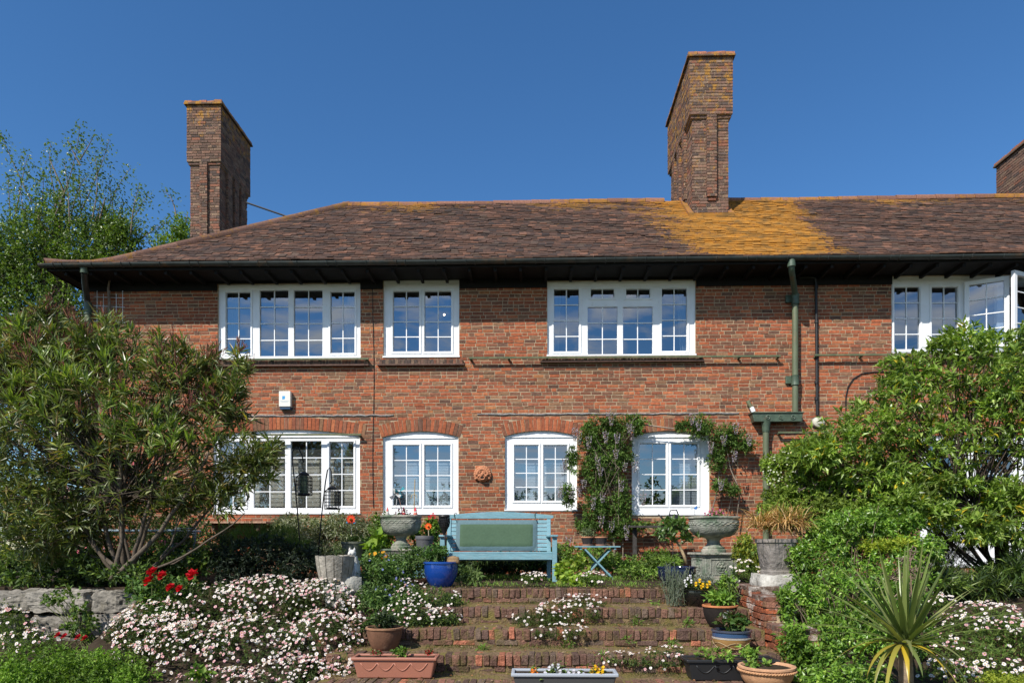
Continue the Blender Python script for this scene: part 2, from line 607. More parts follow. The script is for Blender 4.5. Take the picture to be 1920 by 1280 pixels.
def courses(x0, x1, z0, z1, course, pitch, ex=None, joint=0.0125):
    """Bricks (x centre, z centre, length) laid in courses, some headers among the stretchers."""
    out = []
    n = int(round((z1 - z0) / course))
    for r in range(n):
        zc = z0 + (r + 0.5) * course
        iv = ex(zc) if ex else []
        x = x0 - random.uniform(0.1, 0.9) * pitch
        while x < x1:
            L = pitch * (0.5 if random.random() < 0.28 else 1.0) * random.uniform(0.96, 1.04)
            a, b = max(x, x0), min(x + L - joint, x1)
            x += L
            segs = [(a, b)]
            for (p, q) in iv:
                segs = [s for (u, v) in segs for s in ((u, min(v, p)), (max(u, q), v)) if s[1] - s[0] > 0.02]
            for (u, v) in segs:
                if v - u > 0.02:
                    out.append(((u + v) / 2, zc, v - u))
    return np.array(out).reshape(-1, 3)


bk = courses(WALL_L, WALL_R, -0.262, SOFFIT_Z + 0.02, COURSE, 0.203, excluded)
nb = len(bk)
bcol = pick(BRICK_PAL, BRICK_W, nb)
# the band of courses just under the upper windows is paler and more tan, as weathered
from mathutils import noise as mnoise
for i in range(nb):
    q = Vector((bk[i, 0] * .55, bk[i, 1] * .9, 3.1))
    w = 1 + .22 * mnoise.noise(q) + .12 * mnoise.noise(q * 3.3)
    for (hx0_, hx1_, hz0_, hz1_) in holes[:4]:          # dirt washed down under the sills
        if hx0_ - .1 < bk[i, 0] < hx1_ + .1 and 0 < hz0_ - bk[i, 1] < .7:
            w *= 1 - .22 * (1 - (hz0_ - bk[i, 1]) / .7)
    if bk[i, 1] < .5:
        w *= .75 + .5 * max(0, bk[i, 1])                  # damp foot
    bcol[i] *= w
proud = RNG.uniform(-0.0005, 0.0045, nb)
bcen = np.stack([bk[:, 0], YF + 0.05 - proud, bk[:, 1] + RNG.uniform(-.0015, .0015, nb)], 1)
bsize = np.stack([bk[:, 2], np.full(nb, 0.1), np.full(nb, COURSE - 0.0135) + RNG.uniform(-.003, .0015, nb)], 1)
mid = at(880, 720, YF)
dist = np.hypot((bcen[:, 0] - mid.x) / 1.6, bcen[:, 2] - mid.z) + (bk[:, 2] < 0.15) * 5
single = np.argsort(dist)[:200]
mask = np.ones(nb, bool)
mask[single] = False
mb = MB()
mb.boxes(bcen[mask], bsize[mask], bcol[mask], jit=0.0022)
ret = courses(YF + 0.02, 18.8, -0.262, SOFFIT_Z, COURSE, 0.212)      # return of the left end wall
mb.boxes(np.stack([np.full(len(ret), WALL_L + 0.05), ret[:, 0], ret[:, 1]], 1), np.stack([np.full(len(ret), 0.1), ret[:, 2], np.full(len(ret), COURSE - 0.01)], 1), pick(BRICK_PAL, BRICK_W, len(ret)), jit=0.002)
mb.build('brickwork', M['brick'], house, kind='stuff')
for i in single:
    b = MB()
    b.boxes(bcen[i:i + 1], bsize[i:i + 1], bcol[i:i + 1], jit=0.0025)
    b.build('brick', M['brick'], house)

# arches of bricks on edge
for xc, zc, Ri, Ro, half, zs_, zp in arches:
    a0 = math.asin(half / Ri) + 0.012
    n = int(round(2 * a0 * (Ri + 0.11) / 0.074))
    arch = thing('arch', None, None)
    arch.parent = house
    arch.location = (xc, 0, zs_)
    for i in range(n):
        a = -a0 + 2 * a0 * (i + 0.5) / n
        rm = (Ri + Ro) / 2
        c = np.array([[xc + rm * math.sin(a), YF + 0.05 - random.uniform(0.003, 0.009), zc + rm * math.cos(a)]])
        rot = np.array([[[math.cos(a), 0, math.sin(a)], [0, 1, 0], [-math.sin(a), 0, math.cos(a)]]])
        b = MB()
        b.boxes(c, [[2 * a0 * rm / n - 0.011, 0.1, Ro - Ri - 0.006]], pick(BRICK_PAL, np.array([.3, .2, .12, .14, .12, .04, .03, .03, .01, .01]), 1), rot=rot, jit=0.002)
        o = b.build('brick', M['brick'], arch)

# ---- windows
def bars(mb, r, cols, rows, Y, w=0.017):
    x0, x1, z0, z1 = r
    for i in range(1, cols):
        x = x0 + (x1 - x0) * i / cols
        mb.box(x - w / 2, x + w / 2, Y, Y + 0.012, z0, z1)
    for j in range(1, rows):
        z = z0 + (z1 - z0) * j / rows
        xs = [x0] + [x0 + (x1 - x0) * i / cols for i in range(1, cols)] + [x1]
        for i in range(cols):
            a = xs[i] + (w / 2 if i else 0)
            b = xs[i + 1] - (w / 2 if i < cols - 1 else 0)
            mb.box(a, b, Y + 0.001, Y + 0.011, z - w / 2, z + w / 2)


def panes(r, cols, rows, Y, parent, xf=None, tilt=None):
    x0, x1, z0, z1 = r
    tx, tz = tilt if tilt else (random.uniform(-.006, .006), random.uniform(-.008, .008))
    xm, zm = (x0 + x1) / 2, (z0 + z1) / 2
    for i in range(cols):
        for j in range(rows):
            a, b = x0 + (x1 - x0) * i / cols, x0 + (x1 - x0) * (i + 1) / cols
            c, d = z0 + (z1 - z0) * j / rows, z0 + (z1 - z0) * (j + 1) / rows
            ex, ez = tx + random.uniform(-.0012, .0012), tz + random.uniform(-.0012, .0012)
            v = np.array([(x, Y + (x - xm) * tx + (z - zm) * tz + (x - (a + b) / 2) * (ex - tx) + (z - (c + d) / 2) * (ez - tz), z) for x, z in ((a, c), (b, c), (b, d), (a, d))])
            if xf is not None:
                v = xf(v)
            m_ = MB()
            m_.add(v, np.array([[0, 1, 2, 3]]))
            m_.build('pane', M['glass'], parent)


def ring(mb, r, w, y0, y1):
    x0, x1, z0, z1 = r
    mb.box(x0 - w, x0, y0, y1, z0 - w, z1 + w)
    mb.box(x1, x1 + w, y0, y1, z0 - w, z1 + w)
    mb.box(x0, x1, y0, y1, z0 - w, z0)
    mb.box(x0, x1, y0, y1, z1, z1 + w)


for wi, w in enumerate(WIN):
    win = thing('window' if wi < 8 else 'glazed_door', None, None)
    win.parent = house
    x0, x1, z0, z1 = w['r']
    win.location = ((x0 + x1) / 2, 0, z0)
    lights = [(rect(l[:4], YW + 0.02), *l[4:]) for l in w['L']]
    fr = MB()
    for c in cells(x0, x1, z0, z1, [l[0] for l in lights]):
        fr.box(c[0], c[1], YW, YW + 0.075, c[2], c[3])
    fr.box(x0 - 0.012, x1 + 0.012, YW - 0.075, YW - 0.001, z0 - 0.006, z0 + 0.022)       # its own drip sill
    fr.box(x0, x1, YW - 0.02, YW - 0.001, z1 - 0.02, z1)
    fr.box(x0, x0 + 0.014, YW - 0.02, YW - 0.001, z0 + 0.022, z1 - 0.02)
    fr.box(x1 - 0.014, x1, YW - 0.02, YW - 0.001, z0 + 0.022, z1 - 0.02)
    fr.build('frame', M['pvc'], win, bevel=0.004)
    if 'arch' in w:
        xc, zc, Ri, half, zs_, zp = w['geo']
        k = 20
        pts = [(xc - half + 2 * half * i / k, zc + math.sqrt(Ri ** 2 - (-half + 2 * half * i / k) ** 2)) for i in range(k + 1)]
        pts = [(x, max(z, zs_ + 0.003) - 0.002) for x, z in pts]
        MB().prism([(xc - half, zs_ + 0.0015)] + pts[1:-1] + [(xc + half, zs_ + 0.0015)], 'y', YW - 0.012, YW + 0.05).build('arch_panel', M['pvc'], win, fixn=True)
    if wi in (0, 2):
        mb_ = MB().box(x0 + 0.02, x1 - 0.02, YW - 0.03, YW - 0.021, z1 - 0.03, z1 - 0.012)
        mb_.build('head_strip', M['pvc'], win)
    for r, cols, rows, kind in lights:
        if kind == 2:
            continue
        s = MB()
        if kind == 1:
            ring(s, r, 0.034, YW - 0.016, YW - 0.001)
        ring(s, (r[0] + .009, r[1] - .009, r[2] + .009, r[3] - .009), 0.009, YW + 0.002, YW + 0.03)
        s.build('sash', M['pvc'], win, bevel=0.003)
        g = MB()
        bars(g, r, cols, rows, YW + 0.022)
        g.build('glazing_bars', M['pvc'], win)
        panes(r, cols, rows, YW + 0.036, win)

# two casements of the wide upper window stand open towards the garden
for hx, fx, ang in ((1808, 1892, -24), (1985, 1899, 24)):
    w = WIN[3]
    win = [c for c in house.children if c.name.startswith('window')][3]
    hp = at(hx, 600, YW - 0.03)
    width = abs(at(fx, 600, YW).x - hp.x) / math.cos(R(abs(ang))) * 0.985
    for _ in range(6):          # the free edge swings nearer, so measure it at its own depth
        width = abs(at(fx, 600, hp.y - width * math.sin(R(abs(ang)))).x - hp.x) / math.cos(R(abs(ang)))
    sgn = 1 if fx > hx else -1
    z0, z1 = Z_(1840, 658, YW), Z_(1840, 530, YW)

    def xf(v, hp=hp, sgn=sgn, ang=ang):
        v = np.asarray(v, float).copy()
        a = R(abs(ang))
        u, t = v[:, 0].copy(), v[:, 1].copy()
        v[:, 0] = hp.x + sgn * (u * math.cos(a) + t * math.sin(a))
        v[:, 1] = hp.y - u * math.sin(a) + t * math.cos(a)
        return v
    s = MB()
    ring(s, (0.075, width - 0.075, z0 + 0.075, z1 - 0.075), 0.075, -0.03, 0.03)
    bars(s, (0.075, width - 0.075, z0 + 0.075, z1 - 0.075), 2, 4, -0.008)
    s.V = [xf(v) for v in s.V]
    s.build('open_sash', M['pvc'], win, fixn=True)
    panes((0.075, width - 0.075, z0 + 0.075, z1 - 0.075), 2, 4, 0.006, win, xf=xf)

# brick and tile sills under the upper windows
for wi, (pa, pb, pz) in {0: (404, 690, 674), 1: (712, 868, 674), 2: (1016, 1316, 670), 3: (1660, 2010, 668)}.items():
    a, b, z = X_(pa, YF), X_(pb, YF), Z_(900, pz, YF)
    sill = thing('brick_sill', None, None)
    sill.parent = house
    sill.location = (a, 0, z)
    n = int((b - a) / 0.06)
    cx = a + (np.arange(n) + 0.5) * (b - a) / n
    m_ = MB()
    m_.boxes(np.stack([cx, np.full(n, YF - 0.01), np.full(n, z - 0.045)], 1), np.tile([(b - a) / n - 0.010, 0.11, 0.085], (n, 1)), pick(CHIM_PAL, CHIM_W, n) * 0.8, jit=0.003)
    m_.build('brick_course', M['brick'], sill, kind='stuff')
    MB().box(a, b, YF - 0.055, YF + 0.04, z - 0.080, z - 0.004).build('mortar_bed', M['mortar'], sill)
    MB().box(a - 0.03, b + 0.03, YF - 0.085, YF + 0.02, z - 0.118, z - 0.09).build('drip_tile', M['slate'], sill, bevel=0.004)

# thin green iron rails with hooks, at sill height and over the ground floor
for pa, pb, py, hooks in ((420, 694, 676, 4), (880, 1460, 672, 9), (1523, 1700, 668, 3), (475, 680, 816, 2), (1455, 1530, 812, 2)):
    a, b = X_(pa, YF), X_(pb, YF)
    z = Z_((pa + pb) / 2, py, YF)
    ra = thing('wall_rail', None, None)
    ra.parent = house
    ra.location = (a, 0, z)
    MB().box(a, b, YF - 0.125, YF - 0.095, z - 0.02, z + 0.015).build('bar', M['rail'], ra, bevel=0.003)
    for i in range(hooks):
        x = a + 0.04 + (b - a - 0.08) * i / max(1, hooks - 1)
        MB().box(x - 0.02, x + 0.02, YF - 0.0945, YF + 0.01, z - 0.03, z - 0.005).build('hook', M['rail'], ra)

# grey flashing strips pinned along the facade
for pa, pb, py in ((440, 738, 778), (895, 1385, 777)):
    a, b = X_(pa, YF), X_(pb, YF)
    z = Z_(900, py, YF)
    pts = [(a + (b - a) * i / 40, YF - 0.006, z + random.uniform(-.008, .008)) for i in range(41)]
    MB().tube(pts, [random.uniform(0.012, 0.022) for _ in pts], 6).build('flashing_strip', M['lead'], house)

# ---- roof
YE, YR = 12.17, 15.9
ZE = Z_(1000, 484, YE)
ZR = Z_(1000, 381, YR)
RUN = YR - YE
XC, XRL = X_(84, YE), X_(652, YR)
XRR = 14.0


def prof(d):
    """Height of the roof's surface at horizontal distance d behind the eaves: the foot is flatter (a sprocket)."""
    d = np.asarray(d, float)
    k = (ZR - ZE - 0.10) / (RUN - 0.45)
    s0 = 0.10 / 0.45 + 0.0
    lin = np.maximum(0, d - 0.45) * k
    return ZE + np.where(d < 0.0, d * .25, 0) + np.minimum(np.maximum(d, 0), 0.45) * (0.10 / 0.45) * 1.0 + lin


def smooth_prof(d):
    return (prof(d - 0.25) + prof(d) * 2 + prof(d + 0.25)) / 4


def hipx(d):
    return XC + (XRL - XC) * np.asarray(d) / RUN


deck = MB()
ds = np.linspace(-0.02, RUN, 24)
zs = smooth_prof(ds) - 0.045
V = []
for d, z in zip(ds, zs):
    V += [(hipx(d) + 0.02, YE + d, z), (XRR, YE + d, z)]
F = [(2 * i, 2 * i + 1, 2 * i + 3, 2 * i + 2) for i in range(len(ds) - 1)]
deck.add(V, F)
V = []
for d, z in zip(ds, zs):
    V += [(hipx(d) + 0.02, YE + d, z), (hipx(d) + 0.02, 2 * YR - YE - d, z)]
deck.add(V, [(2 * i, 2 * i + 2, 2 * i + 3, 2 * i + 1) for i in range(len(ds) - 1)])
V = []
for d, z in zip(ds, zs):
    V += [(hipx(d) + 0.02, 2 * YR - YE - d, z), (XRR, 2 * YR - YE - d, z)]
deck.add(V, [(2 * i, 2 * i + 2, 2 * i + 3, 2 * i + 1) for i in range(len(ds) - 1)])
M['deck'] = mat('roof_underlay', (0.05, 0.03, 0.025), 0.95, 8, 0.3)
roof = deck.build('roof', M['deck'], house)

TILE_PAL = np.array([(0.100, 0.058, 0.043), (0.076, 0.049, 0.039), (0.13, 0.069, 0.047), (0.055, 0.040, 0.035), (0.21, 0.105, 0.068), (0.10, 0.070, 0.053), (0.042, 0.034, 0.031)])
TILE_W = np.array([.26, .2, .17, .13, .08, .1, .06])


def tile_mat():
    m = mat('clay_roof_tile', None, 0.9, 30, 0.3, 0.3, 70, 0.15)
    N, L = m.node_tree.nodes, m.node_tree.links
    b = N['Principled BSDF']
    src = b.inputs['Base Color'].links[0].from_socket
    a = N.new('ShaderNodeAttribute')
    a.attribute_name = 'Col'
    tc = N.new('ShaderNodeTexCoord')
    n = N.new('ShaderNodeTexNoise')
    n.inputs['Scale'].default_value = 5
    n.inputs['Detail'].default_value = 10
    n.inputs['Roughness'].default_value = 0.8
    L.new(tc.outputs['Object'], n.inputs['Vector'])
    # lichen where the noise lies under the tile's own lichen amount (kept in the attribute's alpha)
    wide = N.new('ShaderNodeMapRange')
    wide.inputs['From Min'].default_value = 0.32
    wide.inputs['From Max'].default_value = 0.68
    wide.inputs['To Min'].default_value = 0.05
    wide.inputs['To Max'].default_value = 0.95
    wide.clamp = False
    L.new(n.outputs['Fac'], wide.inputs['Value'])
    sb = N.new('ShaderNodeMath')
    sb.operation = 'SUBTRACT'
    L.new(a.outputs['Alpha'], sb.inputs[0])
    L.new(wide.outputs[0], sb.inputs[1])
    mr = N.new('ShaderNodeMapRange')
    mr.inputs['From Min'].default_value = -0.06
    mr.inputs['From Max'].default_value = 0.12
    mr.inputs['To Max'].default_value = 0.95
    L.new(sb.outputs[0], mr.inputs['Value'])
    n2 = N.new('ShaderNodeTexNoise')
    n2.inputs['Scale'].default_value = 5
    n2.inputs['Detail'].default_value = 5
    L.new(tc.outputs['Object'], n2.inputs['Vector'])
    cr = N.new('ShaderNodeValToRGB')
    cr.color_ramp.elements[0].position = 0.32
    cr.color_ramp.elements[0].color = (0.17, 0.095, 0.03, 1)
    cr.color_ramp.elements[1].position = 0.66
    cr.color_ramp.elements[1].color = (0.43, 0.185, 0.022, 1)
    L.new(n2.outputs['Fac'], cr.inputs['Fac'])
    mx = N.new('ShaderNodeMix')
    mx.data_type = 'RGBA'
    L.new(mr.outputs[0], mx.inputs['Factor'])
    L.new(src, mx.inputs['A'])
    L.new(cr.outputs['Color'], mx.inputs['B'])
    L.new(mx.outputs['Result'], b.inputs['Base Color'])
    return m


M['tile'] = tile_mat()


def lichen(x, d):
    """How much orange lichen grows at roof position x, d (0 none .. 1 all)."""
    t = np.clip(d / RUN, 0, 1)           # 0 eaves, 1 ridge
    xa = X_(1290, 13) + (X_(1180, 15.9) - X_(1290, 13)) * np.clip(t, 0, 1) ** 1.15
    xb = X_(1568, 13) + (X_(1492, 15.9) - X_(1568, 13)) * t
    wob = 0.16 * np.sin(x * 5.1 + d * 3.0) + 0.10 * np.sin(d * 9 + x * 2.3)
    core = np.clip(0.5 + (x - xa + wob) / 1.7, 0, 1) * np.clip(0.5 + (xb - x + wob * .6) / 0.8, 0, 1)
    low = 0.40 + 0.60 * np.clip((d - 0.10) / 0.35, 0, 1)
    edge = np.clip((d - (RUN - 1.1)) / 0.9, 0, 1) * (0.40 + 0.16 * np.sin(x * 1.7) + 0.05 * np.sin(x * 4.1))
    hip = np.exp(-np.maximum(0, x - hipx(d)) / 0.35) * 0.46
    return np.clip(np.maximum(np.maximum(core * low * 0.80, edge), np.maximum(hip, 0.10)), 0, 1)


fine = np.linspace(0, RUN + 0.02, 400)
zf = smooth_prof(fine)
arc = np.concatenate([[0], np.cumsum(np.hypot(np.diff(fine), np.diff(zf)))])
GAUGE, TW, TL = 0.102, 0.155, 0.225
rows_ = int((arc[-1] - 0.02) / GAUGE)
TC, TR, TCOL = [], [], []
for k in range(rows_):
    s0 = k * GAUGE - 0.02
    d0, d1 = np.interp(s0, arc, fine), np.interp(s0 + TL, arc, fine)
    z0, z1 = np.interp(s0, arc, zf), np.interp(s0 + TL, arc, zf)
    if s0 < 0:
        d0 = s0
    slope = math.atan2(z1 - z0, d1 - d0)
    xs = np.arange(hipx(max(d0, 0)) + TW * random.uniform(0.4, 1.4), XRR, TW)
    n = len(xs)
    sag = 0.012 * np.sin(xs * 0.9 + k * .2) + 0.007 * np.sin(xs * 2.7 + k)
    tilt = slope - 0.085 + RNG.normal(0, 0.010, n)
    roll = RNG.normal(0, 0.008, n)
    dd = (d0 + d1) / 2 + RNG.normal(0, 0.006, n)
    zz = (z0 + z1) / 2 + 0.006 + sag + RNG.normal(0, 0.0022, n)
    ct, st, cr_, sr_ = np.cos(tilt), np.sin(tilt), np.cos(roll), np.sin(roll)
    rot = np.zeros((n, 3, 3))
    rot[:, 0, 0], rot[:, 0, 2] = cr_, sr_
    rot[:, 1, 0], rot[:, 1, 1], rot[:, 1, 2] = st * sr_, ct, -st * cr_
    rot[:, 2, 0], rot[:, 2, 1], rot[:, 2, 2] = -ct * sr_, st, ct * cr_
    TC.append(np.stack([xs + RNG.normal(0, .004, n), YE + dd, zz], 1))
    TR.append(rot)
    c = pick(TILE_PAL, TILE_W, n)
    c2 = np.stack([np.convolve(np.pad(c[:, q], 2, mode='edge'), [.15, .22, .26, .22, .15], 'valid') for q in range(3)], 1)
    c = (c * .7 + c2 * .3) * .86
    TCOL.append(np.hstack([c, (lichen(xs, dd) + RNG.normal(0, 0.05, n))[:, None]]))
TC, TR, TCOL = np.concatenate(TC), np.concatenate(TR), np.concatenate(TCOL)
# leave the right-hand chimney's foot free
CHX0, CHX1 = X_(1299, 14.95), X_(1368, 14.95)
CHY0, CHY1 = 14.95, 17.4
keep = ~((TC[:, 0] > CHX0 - .02) & (TC[:, 0] < CHX1 + .02) & (TC[:, 1] > CHY0 - .05))
TC, TR, TCOL = TC[keep], TR[keep], TCOL[keep]
TSZ = np.tile([TW - 0.005, TL, 0.021], (len(TC), 1))
near = np.argsort(np.linalg.norm(TC - np.array([0, 0, EYE]), axis=1) + (np.abs(TC[:, 0]) > 6) * 9)[:280]
mask = np.ones(len(TC), bool)
mask[near] = False
mb = MB()
mb.boxes(TC[mask], TSZ[mask], TCOL[mask], rot=TR[mask], jit=0.0018)
mb.build('tiling', M['tile'], roof, kind='stuff')
for i in near:
    b = MB()
    b.boxes(TC[i:i + 1], TSZ[i:i + 1], TCOL[i:i + 1], rot=TR[i:i + 1], jit=0.0018)
    b.build('tile', M['tile'], roof)


def half_tile(a, b, r, col, name):
    """A half-round ridge or hip tile from a to b."""
    a, b = np.array(a), np.array(b)
    d = b - a
    d = d / np.linalg.norm(d)
    s = np.cross(d, [0, 0, 1.0])
    s /= np.linalg.norm(s)
    u = np.cross(s, d)
    V, n = [], 8
    for p, rr in ((a, r), (b, r * 0.94)):
        for q in (rr, rr - 0.016):
            for i in range(n + 1):
                t = -0.25 + (math.pi + 0.5) * i / n
                V.append(p + q * (math.cos(t) * s + math.sin(t) * u))
    m_ = n + 1
    F = [(i, i + 1, 2 * m_ + i + 1, 2 * m_ + i) for i in range(n)] + [(m_ + i, 3 * m_ + i, 3 * m_ + i + 1, m_ + i + 1) for i in range(n)]
    F += [(i, m_ + i, m_ + i + 1, i + 1) for i in range(n)] + [(2 * m_ + i, 2 * m_ + i + 1, 3 * m_ + i + 1, 3 * m_ + i) for i in range(n)]
    q = MB()
    q.add(V, F, col)
    q.build(name, M['tile'], roof, smooth='auto', fixn=True)


x = XRL - 0.1
while x < XRR - 0.2:
    L = 0.44
    if not (x + L > CHX0 - 0.02 and x < CHX1 + 0.02):
        z = ZR - 0.035 + 0.012 * math.sin(x * .8) + random.uniform(-.004, .004)
        c = np.append(np.array([0.20, 0.10, 0.07]) * random.uniform(.75, 1.2), 0.42 + 0.14 * math.sin(x * 1.3) + random.uniform(-.12, .12))
        half_tile((x, YR, z), (x + L - 0.008, YR, z + random.uniform(-.004, .004)), 0.105, c, 'ridge_tile')
    x += L
nh = 16
for i in range(nh):
    d0, d1 = RUN * i / nh, RUN * (i + 1) / nh + 0.03
    a = (hipx(d0), YE + d0, float(smooth_prof(d0)) - 0.015)
    b = (hipx(d1), YE + d1, float(smooth_prof(d1)) - 0.015)
    c = np.append(np.array([0.15, 0.085, 0.065]) * random.uniform(.75, 1.2), random.uniform(.32, .46))
    half_tile(a, b, 0.105, c, 'hip_tile')

# ---- eaves: soffit, rafter feet, fascia, gutter
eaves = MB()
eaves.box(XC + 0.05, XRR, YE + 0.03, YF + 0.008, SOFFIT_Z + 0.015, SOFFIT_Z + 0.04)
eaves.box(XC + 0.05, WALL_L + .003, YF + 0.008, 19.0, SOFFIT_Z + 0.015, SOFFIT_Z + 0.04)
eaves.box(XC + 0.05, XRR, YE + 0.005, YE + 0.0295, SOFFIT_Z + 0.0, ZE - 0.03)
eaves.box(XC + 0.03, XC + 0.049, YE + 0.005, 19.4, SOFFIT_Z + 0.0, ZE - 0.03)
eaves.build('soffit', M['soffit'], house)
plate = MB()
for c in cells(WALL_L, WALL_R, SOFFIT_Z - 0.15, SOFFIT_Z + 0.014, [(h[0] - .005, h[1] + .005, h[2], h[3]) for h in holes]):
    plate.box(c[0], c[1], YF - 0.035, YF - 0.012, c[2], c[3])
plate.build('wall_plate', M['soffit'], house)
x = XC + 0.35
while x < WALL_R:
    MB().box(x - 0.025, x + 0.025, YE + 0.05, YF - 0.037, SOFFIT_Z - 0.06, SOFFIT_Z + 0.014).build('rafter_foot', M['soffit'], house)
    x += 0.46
gut = thing('gutter', None, None)
gut.parent = house
gut.location = (XC, YE - YF, ZE)
GY, GZ, GR = YE - 0.045, ZE - 0.045, 0.062
xs = np.linspace(XC - 0.06, XRR, 60)
V, n = [], 8
for x in xs:
    zz = 0.006 * math.sin(x * 0.7)
    for q in (GR, GR - 0.008):
        for i in range(n + 1):
            t = math.pi + math.pi * i / n
            V.append((x, GY + q * math.cos(t), GZ + zz + q * math.sin(t)))
m_ = 2 * (n + 1)
F = []
for k in range(len(xs) - 1):
    for i in range(n):
        F.append((k * m_ + i, k * m_ + i + 1, (k + 1) * m_ + i + 1, (k + 1) * m_ + i))
        j = k * m_ + n + 1 + i
        F.append((j, j + m_, j + m_ + 1, j + 1))
    F.append((k * m_, (k + 1) * m_, (k + 1) * m_ + n + 1, k * m_ + n + 1))
    F.append((k * m_ + n, k * m_ + 2 * n + 1, (k + 1) * m_ + 2 * n + 1, (k + 1) * m_ + n))
F.append(tuple(range(n + 1)) )
mb = MB()
mb.add(V, F)
mb.build('trough', M['gutter'], gut, fixn=True)
x = XC + 0.3
i = 0
while x < XRR - 0.2:
    for dx in ((-0.0,) if i % 2 else (-0.08, 0.08)):
        zz = 0.006 * math.sin(x * 0.7)
        pts = [(x + dx, GY + (GR + .006) * math.cos(math.pi + math.pi * q / 8), GZ + zz + (GR + .006) * math.sin(math.pi + math.pi * q / 8)) for q in range(9)]
        MB().tube(pts, 0.009, 5).build('joint_band', M['gutter'], gut)
    x += 0.62
    i += 1


# ---- chimneys
def brick_faces(mb, x0, x1, y0, y1, z0, z1, pal, wt, course=COURSE, pitch=0.215, faces='flrb', t=0.05):
    n = max(1, int(round((z1 - z0) / course)))
    cz = (z1 - z0) / n
    for f in faces:
        if f in 'fb':
            b = courses(x0, x1, z0, z1, cz, pitch)
            y = y0 + t / 2 if f == 'f' else y1 - t / 2
            cen = np.stack([b[:, 0], y - RNG.uniform(-.004, .005, len(b)), b[:, 1]], 1)
            sz = np.stack([b[:, 2], np.full(len(b), t), np.full(len(b), cz - 0.014)], 1)
        else:
            b = courses(y0, y1, z0, z1, cz, pitch)
            x = x0 + t / 2 if f == 'l' else x1 - t / 2
            cen = np.stack([x - RNG.uniform(-.004, .005, len(b)), b[:, 0], b[:, 1]], 1)
            sz = np.stack([np.full(len(b), t), b[:, 2], np.full(len(b), cz - 0.014)], 1)
        c = pick(pal, wt, len(b))
        mb.boxes(cen, sz, c, jit=0.003)


def core(mb, x0, x1, y0, y1, z0, z1, e=0.012):
    mb.box(x0 + e, x1 - e, y0 + e, y1 - e, z0, z1)


def chim_mat(name, zlo, zhi, amt):
    m = mat(name, None, 0.92, 24, 0.35, 0.4, 80, 0.15)
    N, L = m.node_tree.nodes, m.node_tree.links
    b = N['Principled BSDF']
    src = b.inputs['Base Color'].links[0].from_socket
    tc = N.new('ShaderNodeTexCoord')
    n = N.new('ShaderNodeTexNoise')
    n.inputs['Scale'].default_value = 6.5
    n.inputs['Detail'].default_value = 6
    n.inputs['Roughness'].default_value = 0.65
    L.new(tc.outputs['Object'], n.inputs['Vector'])
    sx = N.new('ShaderNodeSeparateXYZ')
    L.new(tc.outputs['Object'], sx.inputs[0])
    mz = N.new('ShaderNodeMapRange')
    mz.inputs['From Min'].default_value = zlo
    mz.inputs['From Max'].default_value = zhi
    mz.inputs['To Min'].default_value = amt[0]
    mz.inputs['To Max'].default_value = amt[1]
    L.new(sx.outputs['Z'], mz.inputs['Value'])
    ad = N.new('ShaderNodeMath')
    L.new(n.outputs['Fac'], ad.inputs[0])
    L.new(mz.outputs[0], ad.inputs[1])
    mr = N.new('ShaderNodeMapRange')
    mr.inputs['From Min'].default_value = 0.56
    mr.inputs['From Max'].default_value = 0.66
    mr.inputs['To Max'].default_value = 0.85
    L.new(ad.outputs[0], mr.inputs['Value'])
    mx = N.new('ShaderNodeMix')
    mx.data_type = 'RGBA'
    L.new(mr.outputs[0], mx.inputs['Factor'])
    L.new(src, mx.inputs['A'])
    mx.inputs['B'].default_value = (0.38, 0.19, 0.035, 1)
    L.new(mx.outputs['Result'], b.inputs['Base Color'])
    return m


def cap_tiles(mb, x0, x1, y0, y1, z):
    mb.box(x0 - 0.05, x1 + 0.05, y0 - 0.05, y1 + 0.05, z, z + 0.035, (0.12, 0.085, 0.06))
    nx, ny = int((x1 - x0 + .08) / 0.17), int((y1 - y0 + .08) / 0.2)
    for i in range(nx):
        for j in range(ny):
            a, b = x0 - 0.04 + (x1 - x0 + .08) * (i + .5) / nx, y0 - 0.04 + (y1 - y0 + .08) * (j + .5) / ny
            mb.boxes([(a, b, z + 0.062 + random.uniform(-.01, .012))], [((x1 - x0 + .08) / nx - .008, (y1 - y0 + .08) / ny - .006, 0.055)], pick(np.array([(0.36, 0.15, 0.09), (0.30, 0.14, 0.09)]), np.array([.5, .5]), 1), jit=0.006)


